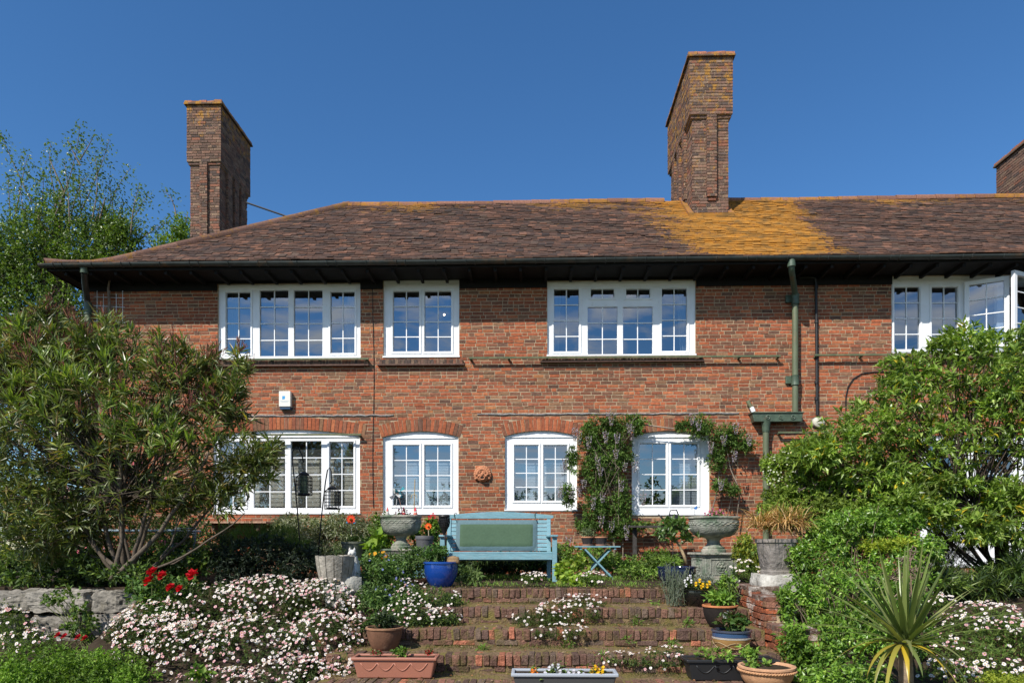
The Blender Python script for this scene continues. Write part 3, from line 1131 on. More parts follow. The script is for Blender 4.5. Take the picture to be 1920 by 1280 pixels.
def chimney(name, x0, x1, y0, y1, zb, zc, zt, inset, pil, recess_side, m):
    """A stack with a corbelled head from zc to zt; below it the shaft is `inset` narrower; pil = front pilaster (x range, bottom z)."""
    ch = thing(name, None, None)
    ch.parent = house
    ch.location = ((x0 + x1) / 2, y0 - YF, zb)
    bk_, mo = MB(), MB()
    brick_faces(bk_, x0, x1, y0, y1, zc, zt, CHIM_PAL, CHIM_W)
    core(mo, x0, x1, y0, y1, zc, zt)
    i1 = inset * 0.5
    brick_faces(bk_, x0 + i1, x1 - i1, y0 + i1, y1 - i1, zc - 0.066, zc, CHIM_PAL, CHIM_W)
    core(mo, x0 + i1, x1 - i1, y0 + i1, y1 - i1, zc - 0.066, zc)
    a0, a1, b0, b1 = x0 + inset, x1 - inset, y0 + inset, y1 - inset
    brick_faces(bk_, a0, a1, b0, b1, zb, zc - 0.066, CHIM_PAL * 1.05, CHIM_W)
    core(mo, a0, a1, b0, b1, zb, zc - 0.066)
    p0, p1, pz = pil
    pw = inset - 0.004
    brick_faces(bk_, p0, p1, b0 - pw, b0 + 0.002, pz, zc, CHIM_PAL, CHIM_W, faces='flr')
    core(mo, p0, p1, b0 - pw, b0 + 0.02, pz + .01, zc - .001)
    brick_faces(bk_, p0 + .01, p1 - .01, b0 - pw * .5, b0 + 0.002, pz - 0.07, pz, CHIM_PAL, CHIM_W, faces='flr')
    if recess_side:      # pilasters with stepped heads and feet along the side
        sx = a0 if recess_side < 0 else a1
        span = b1 - b0
        for k, q in enumerate((0.22, 0.46, 0.70)):
            ya, yb = b0 + span * q, b0 + span * q + 0.24
            xa, xb = (sx - pw, sx + 0.002) if recess_side < 0 else (sx - 0.002, sx + pw)
            zlo = zb + 0.95 - 0.12 * k
            brick_faces(bk_, xa, xb, ya, yb, zlo, zc, CHIM_PAL, CHIM_W, faces='flr' if recess_side > 0 else 'flb')
            core(mo, xa, xb, ya, yb, zlo + .01, zc - .001, 0.01)
            brick_faces(bk_, xa + (.03 if recess_side < 0 else 0), xb - (0 if recess_side < 0 else .03), ya + .02, yb - .02, zlo - .07, zlo, CHIM_PAL, CHIM_W, faces='flb' if recess_side < 0 else 'frb')
    bk_.build('brickwork', m, ch, kind='stuff')
    mo.build('mortar_core', M['mortar'], ch)
    cp = MB()
    cap_tiles(cp, x0, x1, y0, y1, zt)
    cp.build('cap', m, ch)
    return ch


# the right-hand stack, astride the ridge
fx0, fx1 = X_(1293, CHY0), X_(1374, CHY0)
zt = Z_(1330, 107, CHY0)
zc = Z_(1330, 214, CHY0)
zbase = Z_(1330, 404, CHY0)
M['chim_lichen'] = chim_mat('lichened_stack', 0.9, 3.0, (-0.06, 0.06))
M['chim_plain'] = chim_mat('sooty_stack', 4.2, 6.2, (-0.32, 0.07))
chr_ = chimney('chimney', fx0, fx1, CHY0, CHY1, zbase - 0.3, zc, zt, 0.075, (X_(1326, CHY0), X_(1344, CHY0), Z_(1330, 368, CHY0)), -1, M['chim_lichen'])
chr_['label'] = 'tall brick chimney with orange lichen astride the ridge'
fl = MB()
zr0 = float(smooth_prof(CHY0 - YE))
fl.box(fx0 - 0.02, fx1 + 0.02, CHY0 - 0.06, CHY0 + 0.06, zbase - 0.05, zbase + 0.03, (.2, .1, .07, .7))
for sx in (fx0 + 0.03, fx1 - 0.03):
    fl.bar((sx, CHY0 - 0.02, zbase - 0.01), (sx, YR, ZR + 0.02), 0.11, 0.10, (.2, .1, .07, .6))
fl.build('mortar_fillet', M['tile'], roof)
# the left-hand stack, on the end wall
LY = 16.6
lx0, lx1 = X_(350, LY), X_(414, LY)
chl = chimney('chimney', lx0, lx1, LY, LY + 1.75, 5.0, Z_(380, 303, LY), Z_(380, 197, LY), 0.06, (X_(374, LY), X_(388, LY), 6.5), 1, M['chim_plain'])
chl['label'] = 'dark brick chimney on the end wall behind the hip'
# the far right stack, mostly out of the picture
RY = 15.3
rx0 = X_(1868, 17.3)
ch3 = chimney('chimney', rx0, rx0 + 0.85, RY, RY + 2.0, 7.2, 8.2, Z_(1862, 314, 17.3), 0.06, (rx0 + .3, rx0 + .5, 7.4), 0, M['chim_plain'])
ch3['label'] = 'third chimney cut by the edge of the photo'
# a thin stay pole from the left stack to the roof
pole = MB().tube([at(462, 380, 17.0), at(532, 404, 16.6), at(560, 414, 16.45)], 0.022, 6)
pole.build('stay_pole', M['black_iron'], house)
# ------------------------------------------------------------------ things fixed to the house
BLUE = np.array((0.165, 0.315, 0.365))


def tube_thing(name, label, cat, pts, r, m, n=8):
    o = MB().tube(pts, r, n).build(name, m, smooth='auto')
    return tag(o, label, cat)


def on_wall(px, py, out=0.0):
    return at(px, py, YF - out)


tube_thing('cable', 'thin dark cable running down the facade between the two left windows', 'cable', [on_wall(700 + 1.2 * math.sin(y * .02), y, 0.012) for y in range(532, 962, 20)], 0.006, M['black_iron'], 5)
tube_thing('cable', 'dark cable curving out of the facade beside the evergreen shrub', 'cable', [on_wall(*p, 0.015) for p in ((1586, 800), (1586, 745), (1590, 725), (1600, 710), (1616, 700), (1640, 697), (1690, 696))], 0.011, M['black_iron'], 5)

dp = thing('drainpipe', 'green cast iron drainpipe with box hopper and swan neck under the eaves', 'drainpipe', on_wall(1491, 960))
pk = 0.115
neck = [at(1484, 484, YE - 0.04), at(1484, 500, YE - 0.03), at(1484.5, 508, YE + 0.02), at(1487, 525, YE + 0.25), at(1490, 545, YF - pk - .06), at(1491, 556, YF - pk), at(1491, 562, YF - pk)]
MB().tube(neck, 0.052, 12).build('swan_neck', M['hopper'], dp, smooth='auto')
MB().tube([at(1484, 488, YE - .035), at(1484, 500, YE - .03)], [0.06, 0.072], 12).build('collar', M['hopper'], dp, smooth='auto')
MB().tube([on_wall(1491, 560, pk), on_wall(1491, 773, pk)], 0.055, 14).build('pipe', M['green_pipe'], dp, smooth='auto')
for a, b, r0 in ((552, 571, 0.068), (704, 722, 0.066)):
    MB().tube([on_wall(1491, a, pk), on_wall(1491, a + 3, pk), on_wall(1491, b - 3, pk), on_wall(1491, b, pk)], [r0 + .01, r0, r0, r0 + .008], 14).build('collar', M['hopper'], dp, smooth='auto')
    p = on_wall(1477, (a + b) / 2, 0.0)
    MB().box(p.x - 0.05, p.x + 0.09, YF - 0.05, YF - 0.002, p.z - 0.07, p.z + 0.07).build('bracket', M['hopper'], dp, bevel=0.006)
h0, h1 = on_wall(1411, 790, 0.2), on_wall(1506, 774, 0.2)
hop = MB()
hop.prism([(h0.x + 0.04, h0.z), (h1.x - 0.02, h0.z), (h1.x, h1.z - .02), (h1.x, h1.z), (h0.x, h1.z), (h0.x, h1.z - .02)], 'y', YF - 0.19, YF - 0.01)
hp_ = hop.build('hopper', M['hopper'], dp, bevel=0.008, fixn=True)
MB().box(h0.x - 0.02, h1.x + 0.02, YF - 0.21, YF - 0.005, h1.z + 0.002, h1.z + 0.022).build('rim', M['hopper'], hp_, bevel=0.005)
zc_ = (h0.z + h1.z) / 2
for px in (1440, 1487):
    x = X_(px, YF - .19)
    r_ = MB()
    r_.tube([(x + 0.035 * math.cos(t), YF - 0.194, zc_ + 0.035 * math.sin(t)) for t in np.linspace(0, 2 * math.pi, 15)], 0.011, 6, cap=False)
    r_.lathe([(0.0, -.016), (0.014, -.008), (0.016, 0)], (0, 0, 0), 10)
    r_.V[-1] = np.stack([r_.V[-1][:, 0] + x, r_.V[-1][:, 2] + YF - 0.19, r_.V[-1][:, 1] + zc_], 1)
    r_.build('roundel', M['hopper'], hp_, smooth='auto', fixn=True)
x = X_(1463.5, YF - .19)
em = MB()
em.tube([(x - 0.005 + 0.026 * math.cos(t), YF - 0.194, zc_ + 0.026 * math.sin(t)) for t in np.linspace(0.7, 5.4, 12)], 0.007, 6)
em.bar((x + 0.01, YF - 0.196, zc_ + 0.04), (x + 0.01, YF - 0.196, zc_ - 0.035), 0.012, 0.012)
em.bar((x + 0.01, YF - 0.196, zc_ - 0.035), (x + 0.04, YF - 0.196, zc_ - 0.035), 0.012, 0.012)
em.build('cast_monogram', M['hopper'], hp_)
MB().tube([on_wall(1436, 789, 0.11), on_wall(1436, 799, 0.11), on_wall(1436, 806, 0.11), on_wall(1436, 810, 0.11)], [0.10, 0.075, 0.07, 0.062], 14).build('outlet', M['hopper'], dp, smooth='auto')
MB().tube([on_wall(1436, 808, 0.11), on_wall(1436, 1062, 0.11)], 0.056, 14).build('lower_pipe', M['green_pipe'], dp, smooth='auto')
p = on_wall(1424, 962)
MB().box(p.x - .06, p.x + .2, YF - 0.05, YF - 0.002, p.z - .08, p.z + .08).build('bracket', M['hopper'], dp, bevel=0.006)
st = MB().tube([on_wall(1402, 752, 0.06), on_wall(1406, 759, 0.09), on_wall(1410, 766, .1)], 0.036, 10)
st.build('inlet_stub', M['rail'], dp, smooth='auto')
MB().tube([on_wall(1409, 763.5, .096), on_wall(1413, 772, .105)], 0.041, 10).build('inlet_collar', M['pvc'], dp, smooth='auto')

dl = thing('drainpipe', 'green drainpipe with swan neck at the left corner of the house', 'drainpipe', on_wall(162, 1060))
MB().tube([at(158, 494, YE), at(158, 512, YE + .02)], [0.07, 0.066], 12).build('collar', M['hopper'], dl, smooth='auto')
MB().tube([at(158, 510, YE + .02), at(159, 530, YE + .2), at(163, 560, YF - .12), at(165, 575, YF - .1)], 0.055, 12).build('swan_neck', M['gutter'], dl, smooth='auto')
MB().tube([on_wall(165, 568, .1), on_wall(165, 590, .1)], 0.068, 12).build('collar', M['hopper'], dl, smooth='auto')
MB().tube([on_wall(165, 588, .1), on_wall(165, 1060, .1)], 0.056, 12).build('pipe', M['green_pipe'], dl, smooth='auto')

wp = thing('waste_pipe', 'thin black waste pipe running down the facade beside the green drainpipe', 'pipe', on_wall(1530, 780))
MB().tube([on_wall(1498, 521, .05), on_wall(1520, 520, .05), on_wall(1528, 522, .05), on_wall(1530, 530, .05), on_wall(1531, 650, .05), on_wall(1532, 778, .05)], 0.026, 8).build('pipe', M['black_iron'], wp, smooth='auto')
for py in (536, 601, 714, 745):
    MB().tube([on_wall(1530.7, py, .05), on_wall(1530.7, py + 5, .05)], 0.036, 8).build('clip', M['black_iron'], wp)

# alarm box
a0, a1 = on_wall(526.5, 764, .0), on_wall(548, 735, .0)
al = thing('alarm_box', 'white alarm box with blue base fixed to the facade between storeys', 'alarm box', ((a0.x + a1.x) / 2, YF, a0.z))
MB().box(a0.x, a1.x, YF - 0.10, YF - 0.004, a0.z, a1.z, (.72, .70, .62)).build('cover', M['plastic'], al, bevel=0.008)
MB().box(a0.x + .008, a1.x - .008, YF - 0.085, YF - 0.005, a0.z - 0.045, a0.z - 0.001, (.02, .06, .12)).build('base', M['plastic'], al, bevel=0.006)
xm = (a0.x + a1.x) / 2
MB().add([(xm - .045, YF - .1012, a1.z - .16), (xm + .005, YF - .1012, a1.z - .15), (xm + .01, YF - .1012, a1.z - .092), (xm - .045, YF - .1012, a1.z - .092)], np.array([[0, 1, 2, 3]]), (0.05, 0.30, 0.58))
lg = MB()
lg.add([(xm - .045, YF - .1012, a1.z - .16), (xm + .005, YF - .1012, a1.z - .15), (xm + .01, YF - .1012, a1.z - .092), (xm - .045, YF - .1012, a1.z - .092)], np.array([[0, 1, 2, 3]]), (0.05, 0.30, 0.58))
for k, (l, zz) in enumerate(((.085, .185), (.06, .205))):
    q = 12
    for i in range(q):
        lg.box(xm - l + 2 * l * i / q + .002, xm - l + 2 * l * (i + .72) / q, YF - .1014, YF - .1004, a1.z - zz - .006, a1.z - zz + .006, (.42, .50, .56))
lg.build('logo', M['plastic'], al)

# bulkhead lamp
lp = thing('wall_lamp', 'oval cream bulkhead lamp on the wall beside the waste pipe', 'lamp', on_wall(1533, 792))
cx = on_wall(1533, 792)
for nm, s, yy, c in (('rim', 1.0, 0.0, (.05, .05, .05)), ('cover', 0.9, -0.02, (.52, .50, .40))):
    l_ = MB()
    l_.lathe([(0.0, 0.09 * s), (0.05, 0.085 * s), (0.09, 0.06 * s), (0.115 * s, 0.0)], (0, 0, 0), 20, c, sx=1.15)
    l_.V[-1] = np.stack([l_.V[-1][:, 0] + cx.x, YF - 0.02 - l_.V[-1][:, 2] * (0.4 if nm == 'rim' else 1), l_.V[-1][:, 1] + cx.z], 1)
    l_.build(nm, M['plastic'], lp, smooth='auto', fixn=True)

# terracotta mask
mc = on_wall(905, 890)
mk = thing('wall_mask', 'terracotta face mask with curled hair and open mouth on the facade', 'ornament', mc)
TCOLR = (0.44, 0.19, 0.10)


def blob(mb, c, r, col, n=12, squash=(1, 1, 1)):
    prof_ = [(r * math.sin(t), -r * math.cos(t)) for t in np.linspace(0, math.pi, 9)]
    prof_[0], prof_[-1] = (0, -r), (0, r)
    mb.lathe(prof_, (0, 0, 0), n, col)
    mb.V[-1] = mb.V[-1] * np.array(squash) + np.array(c)


f = MB()
blob(f, (mc.x, YF - 0.02, mc.z), 0.135, TCOLR, 18, (1, .55, 1.05))
f.build('face', M['terracotta'], mk, smooth=True)
f = MB()
for i in range(15):
    t = -0.5 + (math.pi + 1.0) * i / 14
    blob(f, (mc.x + 0.135 * math.cos(t), YF - 0.03, mc.z + 0.135 * math.sin(t)), 0.036, TCOLR, 8)
    if 1 < i < 13:
        blob(f, (mc.x + 0.10 * math.cos(t), YF - 0.07, mc.z + 0.10 * math.sin(t)), 0.03, TCOLR, 8)
f.build('hair', M['terracotta'], mk, smooth=True)
f = MB()
blob(f, (mc.x, YF - 0.105, mc.z + 0.002), 0.024, TCOLR, 8, (1, 1, 1.5))
for s in (-1, 1):
    blob(f, (mc.x + s * 0.05, YF - 0.085, mc.z + 0.035), 0.018, TCOLR, 8)
    f.bar((mc.x + s * 0.02, YF - 0.095, mc.z + 0.058), (mc.x + s * 0.075, YF - 0.08, mc.z + 0.066), 0.016, 0.014, TCOLR)
    blob(f, (mc.x + s * 0.065, YF - 0.075, mc.z - 0.025), 0.03, TCOLR, 8)
f.tube([(mc.x + 0.045 * math.cos(t), YF - 0.1, mc.z - 0.062 + 0.034 * math.sin(t)) for t in np.linspace(0, 2 * math.pi, 15)], 0.013, 6, TCOLR, cap=False)
f.build('features', M['terracotta'], mk, smooth=True)
f = MB()
blob(f, (mc.x, YF - 0.083, mc.z - 0.062), 0.04, (0.02, .012, .01), 10, (1, .5, .8))
f.build('mouth', M['matte'], mk, smooth=True)

# curtains, blinds and what shows behind the glass
def curtain(px0, px1, py0, py1, label, lean=0.0, Y=YF + 0.36):
    x0, x1, z1, z0 = X_(px0, Y), X_(px1, Y), Z_(600, py0, Y), Z_(600, py1, Y)
    V, n = [], 40
    for j in range(9):
        t = j / 8
        for i in range(n + 1):
            u = i / n
            x = x0 + (x1 - x0) * u * (1 - abs(lean) * t) + (lean < 0) * (x1 - x0) * abs(lean) * t
            V.append((x, Y + 0.025 * math.sin(u * 38) + .01 * math.sin(u * 11 + t), z1 + (z0 - z1) * t))
    m_ = MB()
    m_.add(V, [(j * (n + 1) + i, j * (n + 1) + i + 1, (j + 1) * (n + 1) + i + 1, (j + 1) * (n + 1) + i) for j in range(8) for i in range(n)])
    tag(m_.build('curtain', M['sheer'], smooth=True), label, 'curtain')


curtain(420, 447, 546, 676, 'sheer white curtain at the left side of the upper left window', .1)
curtain(640, 674, 546, 676, 'sheer white curtain drawn back at the right of the upper left window', -.4)
curtain(1036, 1052, 540, 672, 'narrow pale curtain at the left side of the wide upper window', .3)
curtain(1268, 1292, 540, 672, 'narrow pale curtain at the right side of the wide upper window', -.3)


def blind(px0, px1, py0, py1, label, pitch, col, depth=0.02, singles=False, Y=YF + 0.33, m=None):
    x0, x1, z1, z0 = X_(px0, Y), X_(px1, Y), Z_(600, py0, Y), Z_(600, py1, Y)
    b = thing('window_blind', label, 'blind', ((x0 + x1) / 2, Y, z0))
    MB().box(x0, x1, Y - .02, Y + .02, z1, z1 + 0.04, col).build('head_rail', M['plastic'], b)
    n = int((z1 - z0) / pitch)
    al_ = MB()
    for i in range(n):
        z = z1 - (i + 0.5) * pitch
        q = al_ if not singles else MB()
        c = np.array(col) * (random.uniform(.8, 1.12) if singles else 1)
        q.bar((x0, Y, z), (x1, Y, z), pitch * (1.0 if singles else .9), 0.004, c, up=(0, -1, 0.12 if singles else .3))
        if singles:
            q.build('slat', m or M['matte'], b)
    if not singles:
        al_.build('slats', M['matte'], b, kind='stuff')


blind(404, 672, 846, 962, 'tan wooden slatted blind in the large ground floor window', 0.082, (0.78, 0.66, 0.49), singles=True)
blind(734, 850, 872, 955, 'fine white venetian blind in the window left of the bench', 0.03, (0.55, 0.56, 0.55))
blind(960, 1072, 872, 950, 'fine white venetian blind in the window above the bench', 0.03, (0.55, 0.56, 0.55))
blind(1256, 1316, 856, 955, 'narrow pale venetian blind in the window left of the right urn', 0.03, (0.55, 0.56, 0.55))

# the lamp that is lit in the small upper window
lb = thing('ceiling_lamp', 'lit round bulb glowing behind the small upper window', 'lamp', at(833, 590, YF + 0.9))
M['bulb'] = bpy.data.materials.new('lit_bulb')
M['bulb'].use_nodes = True
M['bulb'].node_tree.nodes['Principled BSDF'].inputs['Emission Color'].default_value = (1, 0.75, 0.5, 1)
M['bulb'].node_tree.nodes['Principled BSDF'].inputs['Emission Strength'].default_value = 9
bc = at(833, 590, YF + 0.9)
m_ = MB()
blob(m_, bc, 0.020, (1, 1, 1), 10)
m_.build('bulb', M['bulb'], lb, smooth=True)
MB().tube([bc + Vector((0, 0, .03)), (bc.x, bc.y, SOFFIT_Z - .06)], 0.006, 5).build('flex', M['black_iron'], lb)

# a wooden shelf under the large ground-floor window
sh = thing('wall_shelf', 'weathered plank shelf under the large ground floor window', 'shelf', at(440, 979, 12.6))
s0, s1 = X_(384, 12.6), X_(506, 12.6)
sz = Z_(440, 979, 12.6)
MB().box(s0, s1, 12.42, 12.79, sz - .02, sz + .015, (.40, .25, .17)).build('plank', M['bark'], sh, bevel=.004)
for x in (s0 + .2, s1 - .2):
    MB().box(x - .02, x + .02, 12.5, 12.79, sz - .16, sz - .021, (.2, .14, .1)).build('bracket', M['bark'], sh)

# wire trellis at the left corner with a bare stem
tr = thing('wire_trellis', 'small white wire trellis at the upper left corner of the house', 'trellis', on_wall(206, 600))
g = MB()
for i in range(5):
    px = 182 + 12 * i
    g.tube([on_wall(px, 545 + (i % 2) * 6, .05), on_wall(px, 606, .05)], 0.006, 5, (.6, .62, .65))
for py in (556, 573, 590, 602):
    g.tube([on_wall(176, py, .045), on_wall(234, py + 3, .045)], 0.006, 5, (.6, .62, .65))
g.build('wires', M['plastic'], tr)
tag(MB().tube([on_wall(204, 620, .08), on_wall(205, 570, .1), on_wall(203, 540, .12), on_wall(206, 520, .14), on_wall(205, 497, .2)], [.03, .026, .022, .018, .01], 7, (.2, .16, .13)).build('bare_climber', M['bark'], smooth=True), 'bare twisted climber stem rising past the wire trellis', 'climber')

# ------------------------------------------------------------------ steps, walls and stones
SX0, SX1 = -2.08, 2.46
NOSE = [(8.53, 0.0), (7.85, -0.18), (7.33, -0.36), (6.77, -0.54), (6.25, -0.72)]
STEP_PAL = np.array([(0.145, 0.082, 0.062), (0.18, 0.096, 0.068), (0.112, 0.069, 0.055), (0.235, 0.11, 0.075), (0.14, 0.098, 0.074), (0.33, 0.125, 0.075)])
STEP_W = np.array([.31, .24, .24, .07, .11, .03])
steps = thing('garden_steps', 'flight of worn mossy brick steps up to the terrace', 'steps', (0.2, 7.4, -0.9))
for k, (yn, zn) in enumerate(NOSE):
    back = NOSE[k - 1][0] if k else yn + 0.35
    st_ = thing('step', None, None)
    st_.parent = steps
    st_.location = (0, yn - 7.4, 0)
    MB().box(SX0, SX1, yn + 0.012, back + 0.05, -1.0, zn - 0.006 - 0.0007 * k).build('mortar_core', M['tread'], st_)
    x = SX0
    while x < SX1 - 0.04:
        w_ = random.uniform(0.058, 0.074)
        b = MB()
        dy, dz = random.uniform(-.012, .014), random.uniform(-.010, .004)
        if random.random() < 0.08:
            dy += 0.02
        b.boxes([(x + w_ / 2, yn + 0.10 + dy, zn - 0.054 + dz)], [(w_, 0.21, 0.108)], pick(STEP_PAL, STEP_W, 1), jit=0.006)
        b.build('brick', M['old_brick'], st_, bevel=0.008)
        x += w_ + random.uniform(.006, .011)
    cs = courses(SX0, SX1, zn - 0.18, zn - 0.112, 0.068, 0.23)
    b = MB()
    b.boxes(np.stack([cs[:, 0], yn + 0.06 + RNG.uniform(-.006, .008, len(cs)), cs[:, 1]], 1), np.stack([cs[:, 2], np.full(len(cs), 0.11), np.full(len(cs), .058)], 1), pick(STEP_PAL, STEP_W, len(cs)), jit=.006)
    b.build('stretcher_course', M['old_brick'], st_, kind='stuff', bevel=.006)
# brick paving at the foot
pv = thing('brick_path', None, None, (0.2, 5, -0.9))
pv['kind'] = 'structure'
b = MB()
for j in range(18):
    for i in range(22):
        x, y = SX0 + .1 + .22 * i + (.11 if j % 2 else 0), 6.1 - .11 * j
        b.boxes([(x, y, -0.885 + random.uniform(-.006, .004))], [(.208, .1, .05)], pick(STEP_PAL, STEP_W, 1), jit=.003)
b.build('paving', M['old_brick'], pv, kind='stuff')


def rough_stone(mb, c, s, col, amp=0.12, sub=3, seed=0, rotz=0.0, sq=0.55):
    """An irregular rounded block with its own bumps."""
    import bmesh
    from mathutils import noise
    bm = bmesh.new()
    bmesh.ops.create_cube(bm, size=1)
    bmesh.ops.subdivide_edges(bm, edges=bm.edges[:], cuts=2 ** sub - 1, use_grid_fill=True)
    V = []
    cr, sr = math.cos(rotz), math.sin(rotz)
    bm.verts.index_update()
    for v in bm.verts:
        p = v.co.copy()
        q = p.normalized() * 0.62
        p = p * sq + q * (1 - sq)
        w_ = Vector((p.x * s[0], p.y * s[1], p.z * s[2]))
        nz = noise.fractal(w_ * 4.5 + Vector((seed * 7.3, seed * 3.1, seed)), 0.7, 2.0, 5)
        w_ = w_ + q.normalized() * nz * amp * 0.22
        x, y, z = w_
        V.append((x * cr - y * sr + c[0], x * sr + y * cr + c[1], z + c[2]))
    mb.add(V, [tuple(v.index for v in f.verts) for f in bm.faces], col)
    bm.free()


sw = thing('stone_wall', 'low wall of big rough grey stone blocks edging the left bed', 'wall', (-6, 8.3, -0.9))
k = 0
for row, (pya, pyb) in enumerate(((1107, 1147), (1148, 1192), (1192, 1235))):
    xs = [(-420, -290), (-285, -140), (-130, -45), (-43, 62), (52, 166), (168, 262)] if row == 0 else [(-400, -260), (-250, -158), (-150, -60), (-58, 54), (58, 168), (172, 270)] if row == 1 else [(-420, -280), (-270, -150), (-140, -50), (-48, 70), (74, 190), (190, 290)]
    for (pa, pb) in xs:
        a, b_ = at(pa, pyb, 8.25), at(pb, pya, 8.25)
        m_ = MB()
        rough_stone(m_, ((a.x + b_.x) / 2, 8.40 + random.uniform(-.05, .05), (a.z + b_.z) / 2), ((b_.x - a.x) * random.uniform(.84, .93), 0.46, (b_.z - a.z) * random.uniform(.84, .96)), np.array((.235, .215, .185)) * random.uniform(.7, 1.15), 0.24, 4, k, random.uniform(-.12, .12), .80)
        m_.build('stone', M['stone'], sw)
        k += 1

m_ = MB()
rough_stone(m_, at(640, 1108, 8.3) + Vector((0, 0.1, 0)), (.44, .42, .36), (.36, .35, .31), .22, 3, 42, .3, .8)
tag(m_.build('boulder', M['stone'], smooth='auto'), 'grey boulder carrying the round stone tub beside the steps', 'boulder')
# left flank of the steps and the banks of earth
fw = thing('flank_wall', 'dark brick cheek wall at the left side of the steps', 'wall', (-2.2, 7.5, -0.9))
b, mo = MB(), MB()
for (ya, yb, zt_) in ((7.9, 8.6, -0.12), (7.15, 7.9, -.45)):
    brick_faces(b, -2.30, -2.09, ya, yb, -0.95, zt_, STEP_PAL, STEP_W, faces='frlb')
    core(mo, -2.30, -2.09, ya, yb, -.95, zt_ - .004)
b.build('brickwork', M['old_brick'], fw, kind='stuff')
mo.build('mortar_core', M['tread'], fw)


def slope(x0, x1, y0, y1, z0, z1, name, m, nx=24, ny=12, amp=.05):
    V = []
    for j in range(ny + 1):
        for i in range(nx + 1):
            t = j / ny
            V.append((x0 + (x1 - x0) * i / nx, y0 + (y1 - y0) * t, z0 + (z1 - z0) * t + amp * math.sin(i * 1.7 + j) * math.sin(j * 1.3 + i * .4)))
    m_ = MB()
    m_.add(V, [(j * (nx + 1) + i, j * (nx + 1) + i + 1, (j + 1) * (nx + 1) + i + 1, (j + 1) * (nx + 1) + i) for j in range(ny) for i in range(nx)])
    m_.build(name, m, kind='structure', smooth=True)


slope(-4.8, -2.28, 6.0, 8.64, -0.93, -.06, 'earth_bank', M['soil'])
slope(2.68, 14, 5.2, 8.64, -0.93, -.04, 'earth_bank', M['soil'])
slope(-14, -4.6, 6.5, 8.6, -0.75, -.6, 'flower_bed', M['soil'])

# right retaining wall along the steps: every brick of its visible face its own
rw = thing('retaining_wall', 'worn red brick retaining wall right of the steps with flaking white mortar', 'wall', (2.6, 7.6, -0.9))
M['limed'] = mat('limed_brick', None, 0.95, 26, .4, .6, 60, .15, tint2=(0.50, 0.45, 0.40), t2scale=5.5, t2lo=.54, t2hi=.66)
mo, st_ = MB(), MB()
for (ya, yb, zt_) in ((7.85, 8.60, 0.02), (7.35, 7.85, -0.06), (6.75, 7.35, -.33)):
    n = int(round((zt_ + 0.95) / .07))
    bb = courses(ya, yb, zt_ - n * .07, zt_, .07, .22)
    bb = bb[(bb[:, 1] > -.95)]
    for y, z, L in bb:
        q = MB()
        q.boxes([(2.53 + random.uniform(-.012, .01), y, z)], [(.12, L, .058)], pick(BRICK_PAL[[0, 3, 4, 6, 7]] * .9, np.array([.3, .3, .2, .1, .1]), 1), jit=.006)
        q.build('brick', M['limed'], rw, bevel=.006)
    brick_faces(st_, 2.48, 2.80, ya, yb, zt_ - .14, zt_, STEP_PAL, STEP_W, faces='fr')
    n = max(1, int((yb - ya) / .08))
    st_.boxes(np.stack([np.full(n, 2.64), ya + (np.arange(n) + .5) * (yb - ya) / n, np.full(n, zt_ + .02)], 1), np.tile([.33, (yb - ya) / n - .012, .05], (n, 1)), pick(STEP_PAL, STEP_W, n), jit=.008)
    mo.box(2.50, 2.79, ya + .01, yb - .01, -.95, zt_ - .003)
st_.build('coping', M['limed'], rw, kind='stuff')
mo.build('mortar_core', M['mortar'], rw)

# ------------------------------------------------------------------ garden furniture
bench = thing('garden_bench', 'pale blue painted wooden bench with arched back on the terrace', 'bench', (X_(935, 10.2), 10.2, 0))
bx0, bx1 = X_(830, 10.05), X_(1040, 10.05)
px0, px1 = X_(842, 10.5), X_(1029, 10.5)
for x in (bx0, bx1):
    MB().box(x - .035, x + .035, 10.02, 10.09, 0, .655, BLUE).build('leg', M['paint'], bench, bevel=.005)
for x in (px0, px1):
    q = MB()
    q.bar((x, 10.46, 0), (x, 10.46, .45), .06, .06, BLUE, up=(0, 1, 0))
    q.bar((x, 10.46, .44), (x, 10.58, .97), .058, .058, BLUE, up=(0, 1, 0))
    q.build('back_post', M['paint'], bench, bevel=.004)
for x, y2 in ((bx0, px0), (bx1, px1)):
    q = MB()
    q.bar((x, 9.98, .675), (y2, 10.53, .675), .10, .032, BLUE)
    q.build('arm', M['paint'], bench, bevel=.008)
    MB().bar((x, 10.09, .36), (y2, 10.44, .36), .035, .07, BLUE).build('side_rail', M['paint'], bench)
for i in range(5):
    y = 10.06 + i * 0.082
    MB().box(bx0 + .036, bx1 - .036, y, y + .070, .415 - .006 * i, .44 - .006 * i, BLUE).build('seat_slat', M['paint'], bench, bevel=.005)
MB().box(bx0 + .036, bx1 - .036, 10.04, 10.068, .325, .413, BLUE).build('apron', M['paint'], bench, bevel=.004)
MB().box(px0 + .031, px1 - .031, 10.40, 10.44, .30, .38, BLUE).build('back_rail', M['paint'], bench, bevel=.004)
for i in range(8):
    z = .475 + i * .0605
    y = 10.455 + (z - .44) * .226
    MB().bar((px0 - .03, y, z), (px1 + .03, y, z), .018, .055, BLUE * random.uniform(.94, 1.06), up=(0, .22, 1)).build('back_slat', M['paint'], bench, bevel=.004)
tx0, tx1, n = X_(832, 10.5), X_(1038, 10.5), 16
pts = [(tx0 + .02, .948), (tx0, .965), (tx0, .995)] + [(tx0 + (tx1 - tx0) * (i + .5) / n, .995 + .058 * math.sin(math.pi * (i + .5) / n)) for i in range(n)] + [(tx1, .995), (tx1, .965), (tx1 - .02, .948)]
MB().prism(pts, 'y', 10.535, 10.575, BLUE).build('top_rail', M['paint'], bench, bevel=.005, fixn=True)

